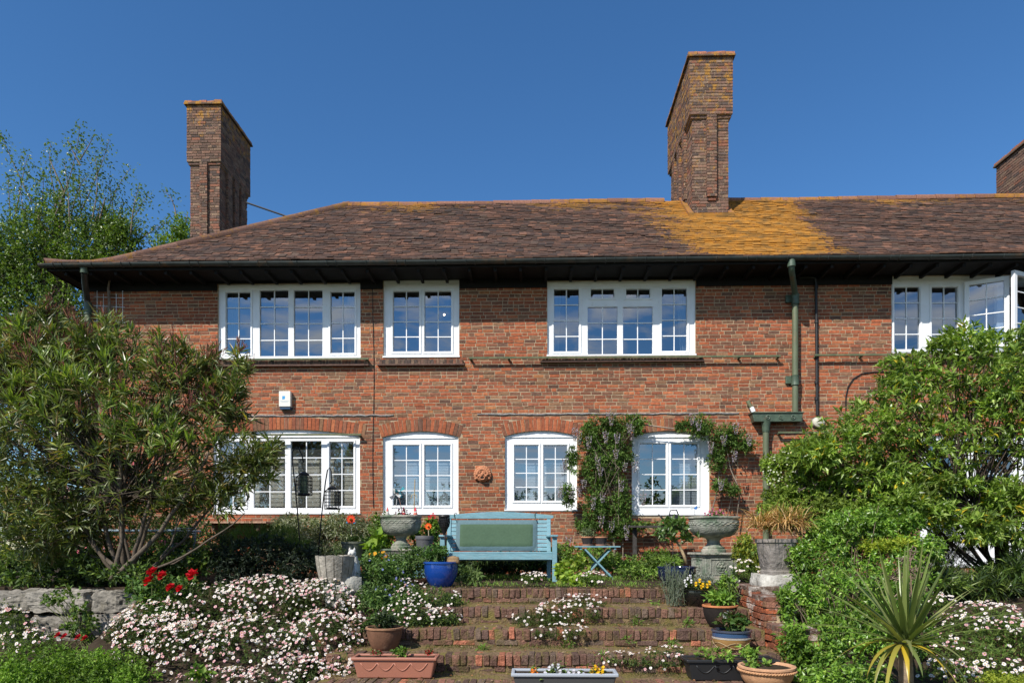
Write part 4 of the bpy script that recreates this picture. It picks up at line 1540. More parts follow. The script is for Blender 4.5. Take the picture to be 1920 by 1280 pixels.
cu = thing('seat_cushion', 'faded green cushion with blue grey edges tied to the bench back', 'cushion', (X_(930, 10.4), 10.4, .45))
qx0, qx1 = X_(854, 10.42), X_(1007, 10.42)
for nm, e, t, c in (('border', 0.0, .036, (.105, .165, .185)), ('panel', .022, .044, (.068, .112, .070))):
    V, nx, nz = [], 24, 8
    for j in range(nz + 1):
        for i in range(nx + 1):
            u, v = i / nx, j / nz
            z = .452 + e + (.475 - 2 * e) * v
            puff = t * (1 - (2 * u - 1) ** 14) ** .5 * (1 - (2 * v - 1) ** 10) ** .5 + .005 * math.sin(u * 23 + v * 3) * (1 - v)
            V.append((qx0 + e + (qx1 - qx0 - 2 * e) * u, 10.435 + (z - .44) * .226 - puff, z))
    m_ = MB()
    m_.add(V, [(j * (nx + 1) + i, j * (nx + 1) + i + 1, (j + 1) * (nx + 1) + i + 1, (j + 1) * (nx + 1) + i) for j in range(nz) for i in range(nx)], c)
    if nm == 'border':
        m_.add([(qx0, 10.437, .452), (qx1, 10.437, .452), (qx1, 10.545, .927), (qx0, 10.545, .927)], [(3, 2, 1, 0)], c)
    m_.build(nm, M['cloth'], cu, smooth=True)
for px in (853, 1005):
    x = X_(px, 10.45)
    MB().tube([(x, 10.50, .92), (x - .02, 10.525, .99), (x - .015, 10.53, 1.03), (x + .01, 10.56, 1.035), (x + .02, 10.6, 1.0)], .007, 5, (.07, .11, .10)).build('tie', M['cloth'], cu)

# folding table with two pots
TY = 10.75
tz = Z_(1119, 1024, TY)
tb = thing('folding_table', 'small blue folding table with slatted top below the wisteria', 'table', (X_(1119, TY), TY, 0))
t0, t1 = X_(1078, TY), X_(1160, TY)
for i in range(5):
    y = TY - .24 + i * .1
    MB().box(t0, t1, y, y + .088, tz - .012, tz + .008, BLUE).build('slat', M['paint'], tb, bevel=.003)
for x in (t0 + .08, t1 - .08):
    MB().box(x - .015, x + .015, TY - .22, TY + .24, tz - .045, tz - .0125, BLUE).build('batten', M['paint'], tb)
for sx, y in ((1, TY - .2), (-1, TY - .165), (1, TY + .2), (-1, TY + .165)):
    xm = (t0 + t1) / 2
    MB().bar((xm - sx * .2, y, tz - .04), (xm + sx * .24, y, 0.012), .025, .05, BLUE, up=(0, 1, 0)).build('leg', M['paint'], tb, bevel=.003)
MB().bar(((t0 + t1) / 2 + .17, TY - .22, .09), ((t0 + t1) / 2 + .17, TY + .22, .09), .03, .03, BLUE).build('stretcher', M['paint'], tb)


def pot(name, label, cx, cy, z, r, h, mt, col, rim=None, foot=.68, belly=0.0, soil=.88, extra=None, n=28, rimh=.10, rimw=1.06, group=None, cat='pot', inner=None):
    """Open turned pot with a thick rim, filled with soil; r = radius at the rim's outside."""
    t = thing(name, label, cat, (cx, cy, z), group)
    rc = rim if rim is not None else col
    rb = r / rimw
    P = [(rb * foot * .94, 0.0, col), (rb * foot, h * .03, col)]
    for q in np.linspace(.08, 1 - rimh, 10):
        k = foot + (1 - foot) * q / (1 - rimh) + belly * math.sin(math.pi * min(1, q / (1 - rimh)))
        cc = extra(q) if extra else col
        P.append((rb * k, h * q, cc))
    B = MB()
    B.lathe(P, (cx, cy, z), n)
    B.build('body', mt, t, smooth='auto')
    Rm = [(rb * .99, h * (1 - rimh), rc), (r, h * (1 - rimh * .85), rc), (r, h * .985, rc), (r * .97, h, rc), (r * .90, h, rc), (r * .88, h * .97, inner or rc), (r * .84, h * (soil - .04), inner or rc)]
    q = MB()
    q.lathe(Rm, (cx, cy, z), n)
    q.build('rim', mt, t, smooth='auto')
    s = MB()
    s.lathe([(r * .845, h * soil - .02), (r * .845, h * soil), (r * .4, h * soil + .012), (0, h * soil + .016)], (cx, cy, z), 16)
    s.build('soil', M['soil'], t)
    return t


TERRA = (0.40, 0.185, 0.10)
for k, px in enumerate((1101.5, 1127)):
    x = X_(px, TY)
    zt0 = tz + .01
    tag(MB().lathe([(.055, 0), (.085, .005), (.09, .025), (.082, .025), (.075, .010), (0, .010)], (x, TY, zt0), 20, (.35, .17, .12)).build('pot_saucer', M['terracotta'], smooth='auto'), ('terracotta saucer under the left pot on the blue folding table', 'terracotta saucer under the right pot on the blue folding table')[k], 'saucer', 'saucers on the folding table')
    pot('plant_pot', ('dark pot with orange rim standing left on the folding table', 'dark pot with orange rim standing right on the folding table')[k], x, TY, zt0 + .011, .105, .135, M['terracotta'], (.035, .028, .028), rim=TERRA, rimh=.16, group='pots on the folding table')

# the two stone urns
def urn(cx, cy, ztop, zbowl, zstem, zped, wb, label, plabel, dark=1.0, rot=0.2):
    c1, c2 = np.array((.33, .31, .26)) * dark, np.array((.25, .255, .215)) * dark
    u = thing('stone_urn', label, 'urn', (cx, cy, zstem))
    r = wb / 2
    hb = ztop - zbowl
    B = MB()
    B.lathe([(r * .46, 0, c2), (r * .60, .008, c2), (r * .78, hb * .13, c2), (r * .90, hb * .32, c2), (r * .945, hb * .46, c2), (r * .95, hb * .54, c2), (r * .965, hb * .66, c2), (r * .94, hb * .78, c2), (r * .90, hb * .82, c1), (r * .97, hb * .88, c1), (r, hb * .91, c1), (r, hb * .97, c1), (r * .97, hb, c1), (r * .86, hb, c1), (r * .82, hb * .93, c1)], (cx, cy, zbowl), 40, power=3.2, sy=.8, rot=rot)
    B.build('bowl', M['urn'], u, smooth='auto')
    fr_ = MB()          # the carved frieze round the bowl
    def round_bowl(t, kz, e):
        k = (abs(math.cos(t)) ** 3.2 + abs(math.sin(t)) ** 3.2) ** (-1 / 3.2)
        lx, ly = (r * .955 + e) * k * math.cos(t), (r * .955 + e) * .8 * k * math.sin(t)
        return (cx + lx * math.cos(rot) - ly * math.sin(rot), cy + lx * math.sin(rot) + ly * math.cos(rot), zbowl + hb * kz)
    for ph in (0, math.pi):
        fr_.tube([round_bowl(t, .66 + .07 * math.sin(t * 13 + ph), 0) for t in np.linspace(0, 2 * math.pi, 150)], r * .026, 5, c2, cap=False)
    for kz in (.53, .80):
        fr_.tube([round_bowl(t, kz, -r * .02) for t in np.linspace(0, 2 * math.pi, 60)], r * .028, 5, c2, cap=False)
    fr_.build('carved_frieze', M['urn'], u, smooth=True)
    s = MB()
    s.lathe([(r * .80, hb * .84 - .01), (r * .83, hb * .86), (0, hb * .9)], (cx, cy, zbowl), 24, power=3.2, sy=.8, rot=rot)
    s.build('soil', M['soil'], u)
    hs = zbowl - zstem
    S = MB()
    S.lathe([(r * .50, 0, c1), (r * .50, hs * .16, c1), (r * .44, hs * .24, c1), (r * .45, hs * .34, c1), (r * .34, hs * .42, c2), (r * .26, hs * .6, c2), (r * .25, hs * .78, c2), (r * .32, hs * .93, c2), (r * .45, hs, c2)], (cx, cy, zstem), 28)
    S.build('stem', M['urn'], u, smooth='auto')
    p = thing('pedestal', plabel, 'pedestal', (cx, cy, 0))
    a = r * .70
    q = MB()
    for (h0_, h1_, w_) in ((0, .07, 1.12), (.07, .10, 1.03), (.10, zstem - .07, .98), (zstem - .07, zstem - .035, 1.05), (zstem - .035, zstem - .001, 1.16)):
        P_ = [(sx * a * w_, sy * a * w_) for sx, sy in ((-1, -1), (1, -1), (1, 1), (-1, 1))]
        P_ = [(x * math.cos(rot) - y * math.sin(rot) + cx, x * math.sin(rot) + y * math.cos(rot) + cy) for x, y in P_]
        q.prism(P_, 'z', h0_, h1_ - .0005, c1 if w_ > 1 else c2)
    q.build('block', M['urn'], p, bevel=.010, fixn=True)
    for s_, ry in ((0, rot), (1, rot - math.pi / 2)):       # a carved rosette in a panel on two faces
        ro = MB()
        zc_ = .1 + (zstem - .17) / 2
        hh = (zstem - .17) * .42
        loc = []

        def put(x, z, o=0.0):
            d = a * .98 + o
            lx, ly = x, -d
            return (lx * math.cos(ry) - ly * math.sin(ry) + cx, lx * math.sin(ry) + ly * math.cos(ry) + cy, z)
        w_ = a * .68
        for (p_, q_) in (((-w_, -hh), (w_, -hh)), ((w_, -hh), (w_, hh)), ((w_, hh), (-w_, hh)), ((-w_, hh), (-w_, -hh))):
            ro.bar(put(p_[0], zc_ + p_[1]), put(q_[0], zc_ + q_[1]), .022, .018, c2)
        ro.tube([put(hh * .75 * math.cos(t), zc_ + hh * .75 * math.sin(t)) for t in np.linspace(0, 2 * math.pi, 17)], .010, 6, c2, cap=False)
        for i in range(6):
            t = i * math.pi / 3
            blob(ro, put(hh * .42 * math.cos(t), zc_ + hh * .42 * math.sin(t)), hh * .24, c2, 8, (1, .6, 1))
        blob(ro, put(0, zc_, .006), hh * .22, c1, 8)
        ro.build('carved_panel', M['urn'], p, smooth='auto')
    return u


UY = 10.0
urn(X_(1338, UY), UY, Z_(1338, 968, UY), Z_(1338, 1007, UY), Z_(1338, 1035, UY), 0, 0.70, 'mossy carved stone urn on the right of the terrace with pink flowers', 'square carved stone pedestal under the right urn')
UL = 10.2
urn(X_(752, UL), UL, Z_(752, 966, UL), Z_(752, 1003, UL), Z_(752, 1028, UL), 0, 0.60, 'carved stone urn left of the bench holding gnomes and a toy windmill', 'worn stone pedestal under the left urn', .92, -.1)

# ------------------------------------------------------------------ pots and troughs
def px_pot(name, label, p0, p1, ytop, Y, z, mt, col, **k):
    """A pot whose rim spans pixels p0..p1 at height ytop, standing at depth Y on height z."""
    x0, x1 = X_(p0, Y), X_(p1, Y)
    zt_ = Z_((p0 + p1) / 2, ytop, Y)
    return pot(name, label, (x0 + x1) / 2, Y, z, (x1 - x0) / 2, zt_ - z, mt, col, **k)


bluep = px_pot('glazed_pot', 'bright blue glazed pot at the top of the steps beside the bench', 794, 860, 1052, 8.85, 0.0, M['glaze'], (.008, .045, .24), foot=.62, belly=.15, rimh=.10, rim=(.012, .06, .27), soil=.9)
px_pot('glazed_pot', 'dark navy glazed pot with a leaning shrub left of the right urn', 1232, 1306, 1061, 8.9, 0.0, M['glaze'], (.006, .010, .035), foot=.60, belly=.16, rimh=.1, rim=(.008, .014, .05))
px_pot('plant_pot', 'round black pot of yellow and white pansies on the upper step', 1277, 1346, 1103, 8.12, -0.185, M['glaze'], (.006, .006, .006), foot=.66, belly=.13, rimh=.08)
px_pot('plant_pot', 'black pot with a bare terracotta rim on the second step down', 1317, 1383, 1133, 7.62, -0.365, M['terracotta'], (.018, .014, .012), rim=(.45, .17, .07), foot=.58, belly=.12, rimh=.09)


def stripe(q):
    return (.035, .075, .16) if q > .66 else (.33, .19, .07) if q > .10 else (.03, .05, .10)


spot_ = px_pot('glazed_pot', 'ochre and blue banded pot with incised scrolls on the third step', 1334, 1409, 1179, 7.05, -0.545, M['glaze'], (.30, .17, .065), extra=stripe, rim=(.05, .06, .09), foot=.62, belly=.14, rimh=.10)
sc_ = MB()       # incised scroll lines and the pale bands
cx, cy, r_ = X_(1371.5, 7.05), 7.05, (X_(1409, 7.05) - X_(1334, 7.05)) / 2
hS = Z_(1371, 1179, 7.05) + .545


def on_pot(t, q, e=.004):
    k = .62 + .38 * q / .9 + .14 * math.sin(math.pi * min(1, q / .9))
    rr = r_ / 1.06 * k + e
    return (cx + rr * math.sin(t), cy - rr * math.cos(t), -.545 + hS * q)


for q in (.66, .62):
    sc_.tube([on_pot(t, q, .001) for t in np.linspace(0, 2 * math.pi, 33)], .0028, 5, (.5, .48, .42), cap=False)
for s in range(6):
    t0_ = s * math.pi / 3
    sc_.tube([on_pot(t0_ + u * 1.0, .33 + .13 * math.cos(u * math.pi)) for u in np.linspace(0, 1, 12)], .003, 4, (.48, .36, .2))
    sc_.tube([on_pot(t0_ + u * 1.0, .33 - .13 * math.cos(u * math.pi)) for u in np.linspace(0, 1, 12)], .003, 4, (.48, .36, .2))
sc_.build('incised_scrolls', M['glaze'], spot_)
tp = px_pot('terracotta_pot', 'large pale terracotta pot with a rope band near the foot of the steps', 1385, 1490, 1246, 6.2, -0.735, M['terracotta'], (.47, .26, .14), foot=.66, belly=.10, rimh=.12, rim=(.50, .28, .16))
cx, cy, r_ = X_(1437.5, 6.2), 6.2, (X_(1490, 6.2) - X_(1385, 6.2)) / 2
zt_ = Z_(1437, 1246, 6.2)
rp = MB()
for k in range(2):
    rp.tube([(cx + (r_ * .985 + .006 * math.cos(t * 30 + k * math.pi)) * math.sin(t), cy - (r_ * .985 + .006 * math.cos(t * 30 + k * math.pi)) * math.cos(t), zt_ - .042 + .006 * math.sin(t * 30 + k * math.pi)) for t in np.linspace(0, 2 * math.pi, 160)], .008, 5, (.46, .25, .13), cap=False)
rp.build('rope_band', M['terracotta'], tp, smooth=True)
px_pot('plant_pot', 'dull brown bowl pot in the shade left of the steps', 686, 756, 1174, 7.1, -0.545, M['terracotta'], (.15, .075, .045), foot=.66, belly=.08, rimh=.1, rim=(.26, .14, .08))
px_pot('plant_pot', 'grey green bowl pot with a red toy flower behind the stone tub', 640, 683, 1015, 9.4, 0.32, M['matte'], (.11, .115, .085), foot=.55, belly=.10, rimh=.13)
pl = thing('plant_stand', 'low white metal stand carrying the grey green bowl pot', 'stand', (X_(664, 9.4), 9.4, 0))
sx = X_(664, 9.4)
MB().lathe([(.19, .30), (.19, .318), (0, .318)], (sx, 9.4, 0), 24, (.7, .7, .68)).build('top', M['plastic'], pl)
for k in range(3):
    t = k * 2.094 + .4
    MB().tube([(sx + .14 * math.cos(t), 9.4 + .14 * math.sin(t), 0), (sx + .12 * math.cos(t), 9.4 + .12 * math.sin(t), .30)], .010, 6, (.7, .7, .68)).build('leg', M['plastic'], pl)
px_pot('plant_pot', 'grey plastic pot with an orange toy flower beside the bench arm', 779, 813, 1004, 9.75, 0.30, M['matte'], (.085, .085, .09), foot=.70, rimh=.16)
cr_ = thing('wooden_crate', 'low blue painted crate lifting the grey pot beside the bench', 'crate', (X_(796, 9.75), 9.75, 0))
cxx = X_(796, 9.75)
for z in (.04, .13, .22):
    for dy in (-.15, .15):
        MB().box(cxx - .17, cxx + .17, 9.75 + dy - .01, 9.75 + dy + .01, z, z + .07, BLUE * .8).build('slat', M['paint'], cr_)
    for dx in (-.16, .16):
        MB().box(cxx + dx - .01, cxx + dx + .01, 9.61, 9.89, z, z + .07, BLUE * .8).build('slat', M['paint'], cr_)
MB().box(cxx - .17, cxx + .17, 9.595, 9.905, .2905, .299, BLUE * .8).build('lid', M['paint'], cr_)
tag(MB().lathe([(.10, 0), (.16, .01), (.19, .05), (.175, .05), (.15, .02), (0, .02)], (X_(782, 8.95), 8.95, .055), 24, (.36, .18, .10)).build('terracotta_saucer', M['terracotta'], smooth='auto'), 'shallow terracotta saucer with yellow pansies left of the blue pot', 'saucer')
tag(MB().lathe([(.1, 0), (.12, 0), (.10, .055), (.0, .055)], (X_(782, 8.95), 8.95, -.001), 20, (.25, .13, .09)).build('clay_pot', M['terracotta']), 'upturned clay pot under the pansy saucer', 'pot')


def trough(name, label, p0, p1, ytop, Y, z, d, m, col, rim_c=None, swag=True):
    x0, x1 = X_(p0, Y), X_(p1, Y)
    zt_ = Z_((p0 + p1) / 2, ytop, Y)
    t = thing(name, label, 'trough', ((x0 + x1) / 2, Y, z))
    e = .055
    h = zt_ - z
    y0, y1 = Y - d / 2, Y + d / 2
    B = MB()
    lo = [(x0 + e, y0 + e * .7, z), (x1 - e, y0 + e * .7, z), (x1 - e, y1 - e * .7, z), (x0 + e, y1 - e * .7, z)]
    hi = [(x0 + .018, y0 + .018, zt_ - .03), (x1 - .018, y0 + .018, zt_ - .03), (x1 - .018, y1 - .018, zt_ - .03), (x0 + .018, y1 - .018, zt_ - .03)]
    B.add(lo + hi, [(3, 2, 1, 0), (4, 5, 6, 7), (0, 1, 5, 4), (1, 2, 6, 5), (2, 3, 7, 6), (3, 0, 4, 7)], col)
    B.build('body', m, t, bevel=.012)
    Rm = MB()
    c = rim_c if rim_c is not None else col
    w_ = .032
    Rm.box(x0, x1, y0, y0 + w_, zt_ - .0295, zt_, c)
    Rm.box(x0, x1, y1 - w_, y1, zt_ - .0295, zt_, c)
    Rm.box(x0, x0 + w_, y0 + w_, y1 - w_, zt_ - .0295, zt_, c)
    Rm.box(x1 - w_, x1, y0 + w_, y1 - w_, zt_ - .0295, zt_, c)
    Rm.build('rim', m, t, bevel=.008)
    MB().box(x0 + w_, x1 - w_, y0 + w_, y1 - w_, zt_ - .0295, zt_ - .02).build('soil', M['soil'], t)
    if swag:
        S = MB()
        n = 4
        for i in range(n):
            a, b = x0 + .09 + (x1 - x0 - .18) * i / n, x0 + .09 + (x1 - x0 - .18) * (i + 1) / n
            pts = []
            for u in np.linspace(0, 1, 9):
                zz = zt_ - .055 - .35 * h * math.sin(math.pi * u)
                yy = y0 + .018 + (zt_ - zz) / h * (e * .7 - .018) - .002
                pts.append((a + (b - a) * u, yy, zz))
            S.tube(pts, .007, 5, col)
        S.build('moulded_swags', m, t, smooth=True)
    return t


trough('planter_trough', 'terracotta coloured trough with moulded swags at the left of the steps', 664, 822, 1228, 6.55, -0.722, .26, M['plastic'], (.33, .135, .09))
trough('planter_trough', 'empty looking black plastic trough with moulded sides on the lower step', 1282, 1452, 1232, 6.52, -0.722, .30, M['plastic'], (.016, .017, .019))
trough('planter_trough', 'pale grey trough of pansies at the foot of the steps', 959, 1157, 1257, 6.0, -0.735, .26, M['plastic'], (.06, .06, .062), rim_c=(.33, .36, .40), swag=False)
MB().box(SX0, SX1, 5.55, 6.262, -1.0, -.738).build('step_landing', M['tread'], pv)

# half barrel of stone on the boulder
HB = 8.3
hx0, hx1 = X_(592, HB), X_(665, HB)
hb = thing('stone_tub', 'half barrel stone tub on the boulder beside the white cat', 'tub', ((hx0 + hx1) / 2, HB, Z_(628, 1087, HB)))
hr = (hx1 - hx0) / 2
hz0, hz1 = Z_(628, 1089, HB), Z_(628, 1041, HB)
hh = hz1 - hz0
gcol = np.array((.30, .275, .235))
for i in range(14):       # its staves
    a0_, a1_ = 2 * math.pi * i / 14 + .02, 2 * math.pi * (i + 1) / 14 - .02
    q = MB()
    V = []
    for z, k in ((0, .78), (.33 * hh, .86), (.66 * hh, .94), (hh * (1 + random.uniform(-.02, .02)), .985)):
        for a in np.linspace(a0_, a1_, 4):
            for rr in (hr * k, hr * k - .035):
                V.append((hx0 + hr + rr * math.cos(a), HB + rr * math.sin(a), hz0 + z))
    F = []
    for j in range(3):
        for s in range(3):
            o, p_ = j * 8 + s * 2, (j + 1) * 8 + s * 2
            F += [(o, o + 2, p_ + 2, p_), (o + 1, p_ + 1, p_ + 3, o + 3)]
        F += [(j * 8, (j + 1) * 8, (j + 1) * 8 + 1, j * 8 + 1), (j * 8 + 6, j * 8 + 7, (j + 1) * 8 + 7, (j + 1) * 8 + 6)]
    for s in range(3):
        F += [(24 + s * 2, 24 + s * 2 + 2, 24 + s * 2 + 3, 24 + s * 2 + 1), (s * 2, s * 2 + 1, s * 2 + 3, s * 2 + 2)]
    q.add(V, F, gcol * random.uniform(.88, 1.08))
    q.build('stave', M['stone'], hb, smooth='auto', fixn=True)
MB().lathe([(hr * .74, 0), (hr * .79, .05), (hr * .90, hh * .86), (0, hh * .88)], (hx0 + hr, HB, hz0), 24).build('soil', M['soil'], hb)

# white cat statue
CY = 8.65
cc = at(664, 1089, CY)
cat_ = MB()
cat_.lathe([(.07, 0), (.085, .03), (.088, .10), (.075, .19), (.055, .26), (.042, .30), (.04, .32)], cc, 18, (.62, .61, .57), sy=1.2)
hd = cc + Vector((-.02, -.02, .355))
blob(cat_, hd, .052, (.62, .61, .57), 14, (1, 1.05, .95))
blob(cat_, hd + Vector((-.02, -.05, -.012)), .024, (.62, .61, .57), 8)
for s in (-1, 1):
    cat_.lathe([(.020, 0), (.012, .022), (0, .045)], hd + Vector((s * .03, 0, .035)), 8, (.6, .58, .55))
    cat_.tube([cc + Vector((s * .035, -.075, .20)), cc + Vector((s * .038, -.095, .09)), cc + Vector((s * .04, -.105, .015))], [.022, .019, .022], 8, (.62, .61, .57))
    blob(cat_, cc + Vector((s * .055, -.03, .05)), .055, (.6, .59, .55), 10, (.7, 1.2, .9))
cat_.tube([cc + Vector((.06, .07, .03)), cc + Vector((.11, .02, .02)), cc + Vector((.10, -.07, .02))], [.018, .017, .012], 7, (.6, .59, .55))
o = cat_.build('cat_statue', M['stone'], smooth=True)
tag(o, 'white seated cat statue beside the stone tub', 'statue')
rough = MB()
rough_stone(rough, (cc.x, cc.y + .02, cc.z - .06), (.34, .36, .16), (.3, .29, .26), .15, 2, 9, 0, .8)
tag(rough.build('flat_stone', M['stone'], smooth=True), 'flat stone under the white cat statue', 'stone')

# stone planter with its rock on the retaining wall
PYL = 8.15
m_ = MB()
rk = at(1455, 1091, PYL)
rough_stone(m_, rk, (.49, .44, .215), (.43, .41, .37), .16, 3, 77, 0, .72)
tag(m_.build('rock_base', M['stone'], smooth='auto'), 'pale rough rock under the tapered stone planter', 'rock')
sp = thing('stone_planter', 'tall tapered grey stone planter overflowing with dry brown blades', 'planter', (rk.x, PYL, rk.z + .09))
zb_, zt_ = Z_(1455, 1076, PYL), Z_(1455, 1010, PYL)
q = MB()
gy = (.24, .215, .195)
q.lathe([(.150, 0, gy), (.155, .04, gy), (.146, .05, gy), (.149, .075, gy), (.153, .08, gy), (.190, zt_ - zb_ - .05, gy), (.202, zt_ - zb_ - .04, gy), (.202, zt_ - zb_, gy), (.17, zt_ - zb_, gy), (.16, zt_ - zb_ - .06, gy)], (X_(1455, PYL), PYL, zb_), 32, power=5, rot=.15)
q.build('body', M['stone'], sp, smooth='auto')
q = MB()
for s in range(16):
    t = s * math.pi / 8 + .15
    q.bar((X_(1455, PYL) + .152 * math.cos(t), PYL + .152 * math.sin(t), zb_ + .09), (X_(1455, PYL) + .180 * math.cos(t), PYL + .180 * math.sin(t), zt_ - .06), .012, .012, gy)
q.build('ribs', M['stone'], sp)
MB().lathe([(.16, zt_ - .04), (0, zt_ - .01)], (X_(1455, PYL), PYL, 0), 16).build('soil', M['soil'], sp)

# ------------------------------------------------------------------ ornaments
def hook_feeder(base, pts, fx, fy0, fy1, Y, w, label_pole, label_f, tubec):
    o = MB().tube([at(*base, Y)] + [at(*p, Y) for p in pts], .009, 6).build('feeder_pole', M['black_iron'], smooth=True)
    tag(o, label_pole, 'feeder pole')
    c0, c1 = at(fx, fy1, Y), at(fx, fy0, Y)
    f = thing('bird_feeder', label_f, 'bird feeder', c0)
    r = w / 2 / 1280 * Y
    g = MB()
    n = 14
    for i in range(n):
        t = 2 * math.pi * i / n
        g.tube([(c0.x + r * math.cos(t), c0.y + r * math.sin(t), c0.z), (c0.x + r * math.cos(t), c0.y + r * math.sin(t), c1.z - .05), (c0.x + r * .5 * math.cos(t), c0.y + r * .5 * math.sin(t), c1.z)], .0035, 4)
    for z in np.linspace(c0.z, c1.z - .05, 6):
        g.tube([(c0.x + r * math.cos(t), c0.y + r * math.sin(t), z) for t in np.linspace(0, 2 * math.pi, 15)], .0035, 4, cap=False)
    g.build('cage', M['black_iron'], f)
    MB().lathe([(r * .62, -.02), (r * .62, .0), (r * .2, .03), (0, .035)], (c0.x, c0.y, c1.z), 14).build('lid', M['black_iron'], f)
    if tubec:
        MB().lathe([(r * .5, .0), (r * .5, (c1.z - c0.z) * .9)], c0, 14, tubec).build('seed_tube', M['plastic'], f, smooth='auto')
    MB().lathe([(0, 0), (r * .7, 0), (r * .7, .025), (0, .025)], c0, 14).build('tray', M['black_iron'], f)
    MB().tube([(c0.x, c0.y, c1.z + .03), at(pts[-1][0], pts[-1][1] - 2, Y)], .004, 4).build('wire', M['black_iron'], f)


FYY = 9.3
hook_feeder((565, 1062), [(558, 960), (549, 870), (548, 848), (553, 839), (560, 840), (566, 852), (569, 866), (566, 868)], 570, 888, 928, FYY, 30, 'tall hooked black pole with the green tube feeder', 'caged bird feeder with a green seed tube on the taller pole', (.10, .13, .07))
hook_feeder((595, 1062), [(602, 975), (610, 905), (614, 881), (618, 876), (621, 883), (622, 902), (619, 906)], 623, 915, 954, FYY + .1, 29, 'shorter hooked black pole beside the large ground floor window', 'domed black wire feeder hanging from the shorter pole', None)

# solar torch in the blue pot
ty = 8.9
torch = thing('garden_torch', 'black solar torch on a pole standing in the blue pot', 'torch', at(836, 1050, ty))
MB().tube([at(837, 1056, ty), at(835, 1010, ty), at(834, 1000, ty)], .013, 8).build('pole', M['black_iron'], torch, smooth=True)
tc_ = at(833, 1003, ty)
MB().lathe([(.013, 0), (.022, .03), (.045, .08), (.06, .11)], tc_, 16).build('cone', M['black_iron'], torch, smooth='auto')
g = MB()
for i in range(18):
    t = 2 * math.pi * i / 18
    g.tube([(tc_.x + .06 * math.cos(t), tc_.y + .06 * math.sin(t), tc_.z + .11), (tc_.x + .072 * math.cos(t + .15), tc_.y + .072 * math.sin(t + .15), tc_.z + .17), (tc_.x + .066 * math.cos(t + .3), tc_.y + .066 * math.sin(t + .3), tc_.z + .235)], .0055, 4)
for z, r_ in ((.12, .063), (.145, .069), (.17, .073), (.2, .072)):
    g.tube([(tc_.x + r_ * math.cos(t), tc_.y + r_ * math.sin(t), tc_.z + z) for t in np.linspace(0, 2 * math.pi, 17)], .005, 4, cap=False)
g.build('lantern_cage', M['black_iron'], torch)
MB().lathe([(.045, .115), (.055, .17), (.05, .235)], tc_, 14).build('lamp_core', M['black_iron'], torch)
MB().lathe([(.07, .235), (.076, .245), (.07, .262), (0, .265)], tc_, 18).build('solar_cap', M['black_iron'], torch, smooth='auto')
lgm = MB()
rough_stone(lgm, at(849, 1049, 8.8), (.16, .12, .09), (.26, .17, .09), .15, 2, 5, .3, .8)
tag(lgm.build('wood_block', M['bark'], smooth=True), 'brown block of wood lying on the blue pot', 'wood block')


def toy_flower(px, py, foot, Y, col, label, r=.055, leaf=None, n=11):
    c = at(px, py, Y)
    t = thing('toy_flower', label, 'garden ornament', at(foot[0], foot[1], Y))
    MB().tube([at(foot[0], foot[1], Y), c], .006, 5, (.45, .36, .25)).build('stick', M['matte'], t)
    for ring_, (k, s) in enumerate(((1.0, 0), (.68, .28))):
        for i in range(n):
            a = 2 * math.pi * i / n + s
            q = MB()
            d = Vector((math.cos(a), -.25, math.sin(a)))
            e = Vector((-math.sin(a), 0, math.cos(a)))
            rr = r * k
            q.add([c + Vector((0, -.012 * ring_ - .004, 0)), c + d * rr * .6 + e * rr * .22, c + d * rr, c + d * rr * .6 - e * rr * .22, c + d * rr * .55 + Vector((0, .012, 0))], [(0, 1, 4), (0, 4, 3), (1, 2, 4), (4, 2, 3), (0, 3, 1), (1, 3, 2)], col)
            q.build('petal', M['matte'], t)
    q = MB()
    blob(q, c + Vector((0, -.022, 0)), r * .28, (.5, .18, .02), 8)
    q.build('centre', M['matte'], t)
    if leaf:
        q = MB()
        for s in (-1, 1):
            q.add([c + Vector((0, 0, -.05)), c + Vector((s * .05, -.01, -.06)), c + Vector((s * .07, 0, -.04)), c + Vector((s * .04, .012, -.03))], [(0, 1, 2, 3), (3, 2, 1, 0)], leaf)
        q.build('blue_collar', M['matte'], t)


toy_flower(658, 973, (660, 1017), 9.4, (.62, .055, .015), 'red toy flower with a blue collar in the bowl pot', .072, (.03, .22, .42))
toy_flower(803, 986, (804, 1008), 9.7, (.75, .10, .01), 'orange toy daisy on a stick in the grey pot', .055)

# windmill, stick and gnomes in the left urn
wz = at(745, 924, UL)
wm = thing('toy_windmill', 'white and turquoise toy windmill in the left urn', 'garden ornament', at(752, 966, UL))
MB().tube([at(755, 968, UL), at(750, 940, UL), wz], .006, 5, (.2, .12, .1)).build('stick', M['matte'], wm)
for k in range(6):
    a = k * math.pi / 3 + .3
    q = MB()
    d, e = Vector((math.cos(a), 0, math.sin(a))), Vector((-math.sin(a), 0, math.cos(a)))
    o_ = wz + (Vector((-.035, 0, -.02)) if k % 2 else Vector((.03, .02, .02)))
    q.add([o_, o_ + d * .09 + e * .012 + Vector((0, -.03, 0)), o_ + d * .075 + e * .06, o_ + e * .03 + d * .02 + Vector((0, .02, 0))], [(0, 1, 2), (0, 2, 3), (2, 1, 0), (3, 2, 0)], (.72, .73, .72) if k % 2 else (.06, .38, .45))
    q.build('sail', M['plastic'], wm)
MB().tube([at(741, 968, UL), at(744, 935, UL)], .005, 5, (.5, .5, .5)).build('second_stick', M['matte'], wm)
sk = thing('bamboo_cane', 'thin bamboo cane tied with a raffia bow in the left urn', 'cane', at(777, 968, UL))
MB().tube([at(776, 970, UL), at(778, 898, UL)], .008, 6, (.36, .27, .16)).build('cane', M['matte'], sk)
q = MB()
b_ = at(776.5, 926, UL - .012)
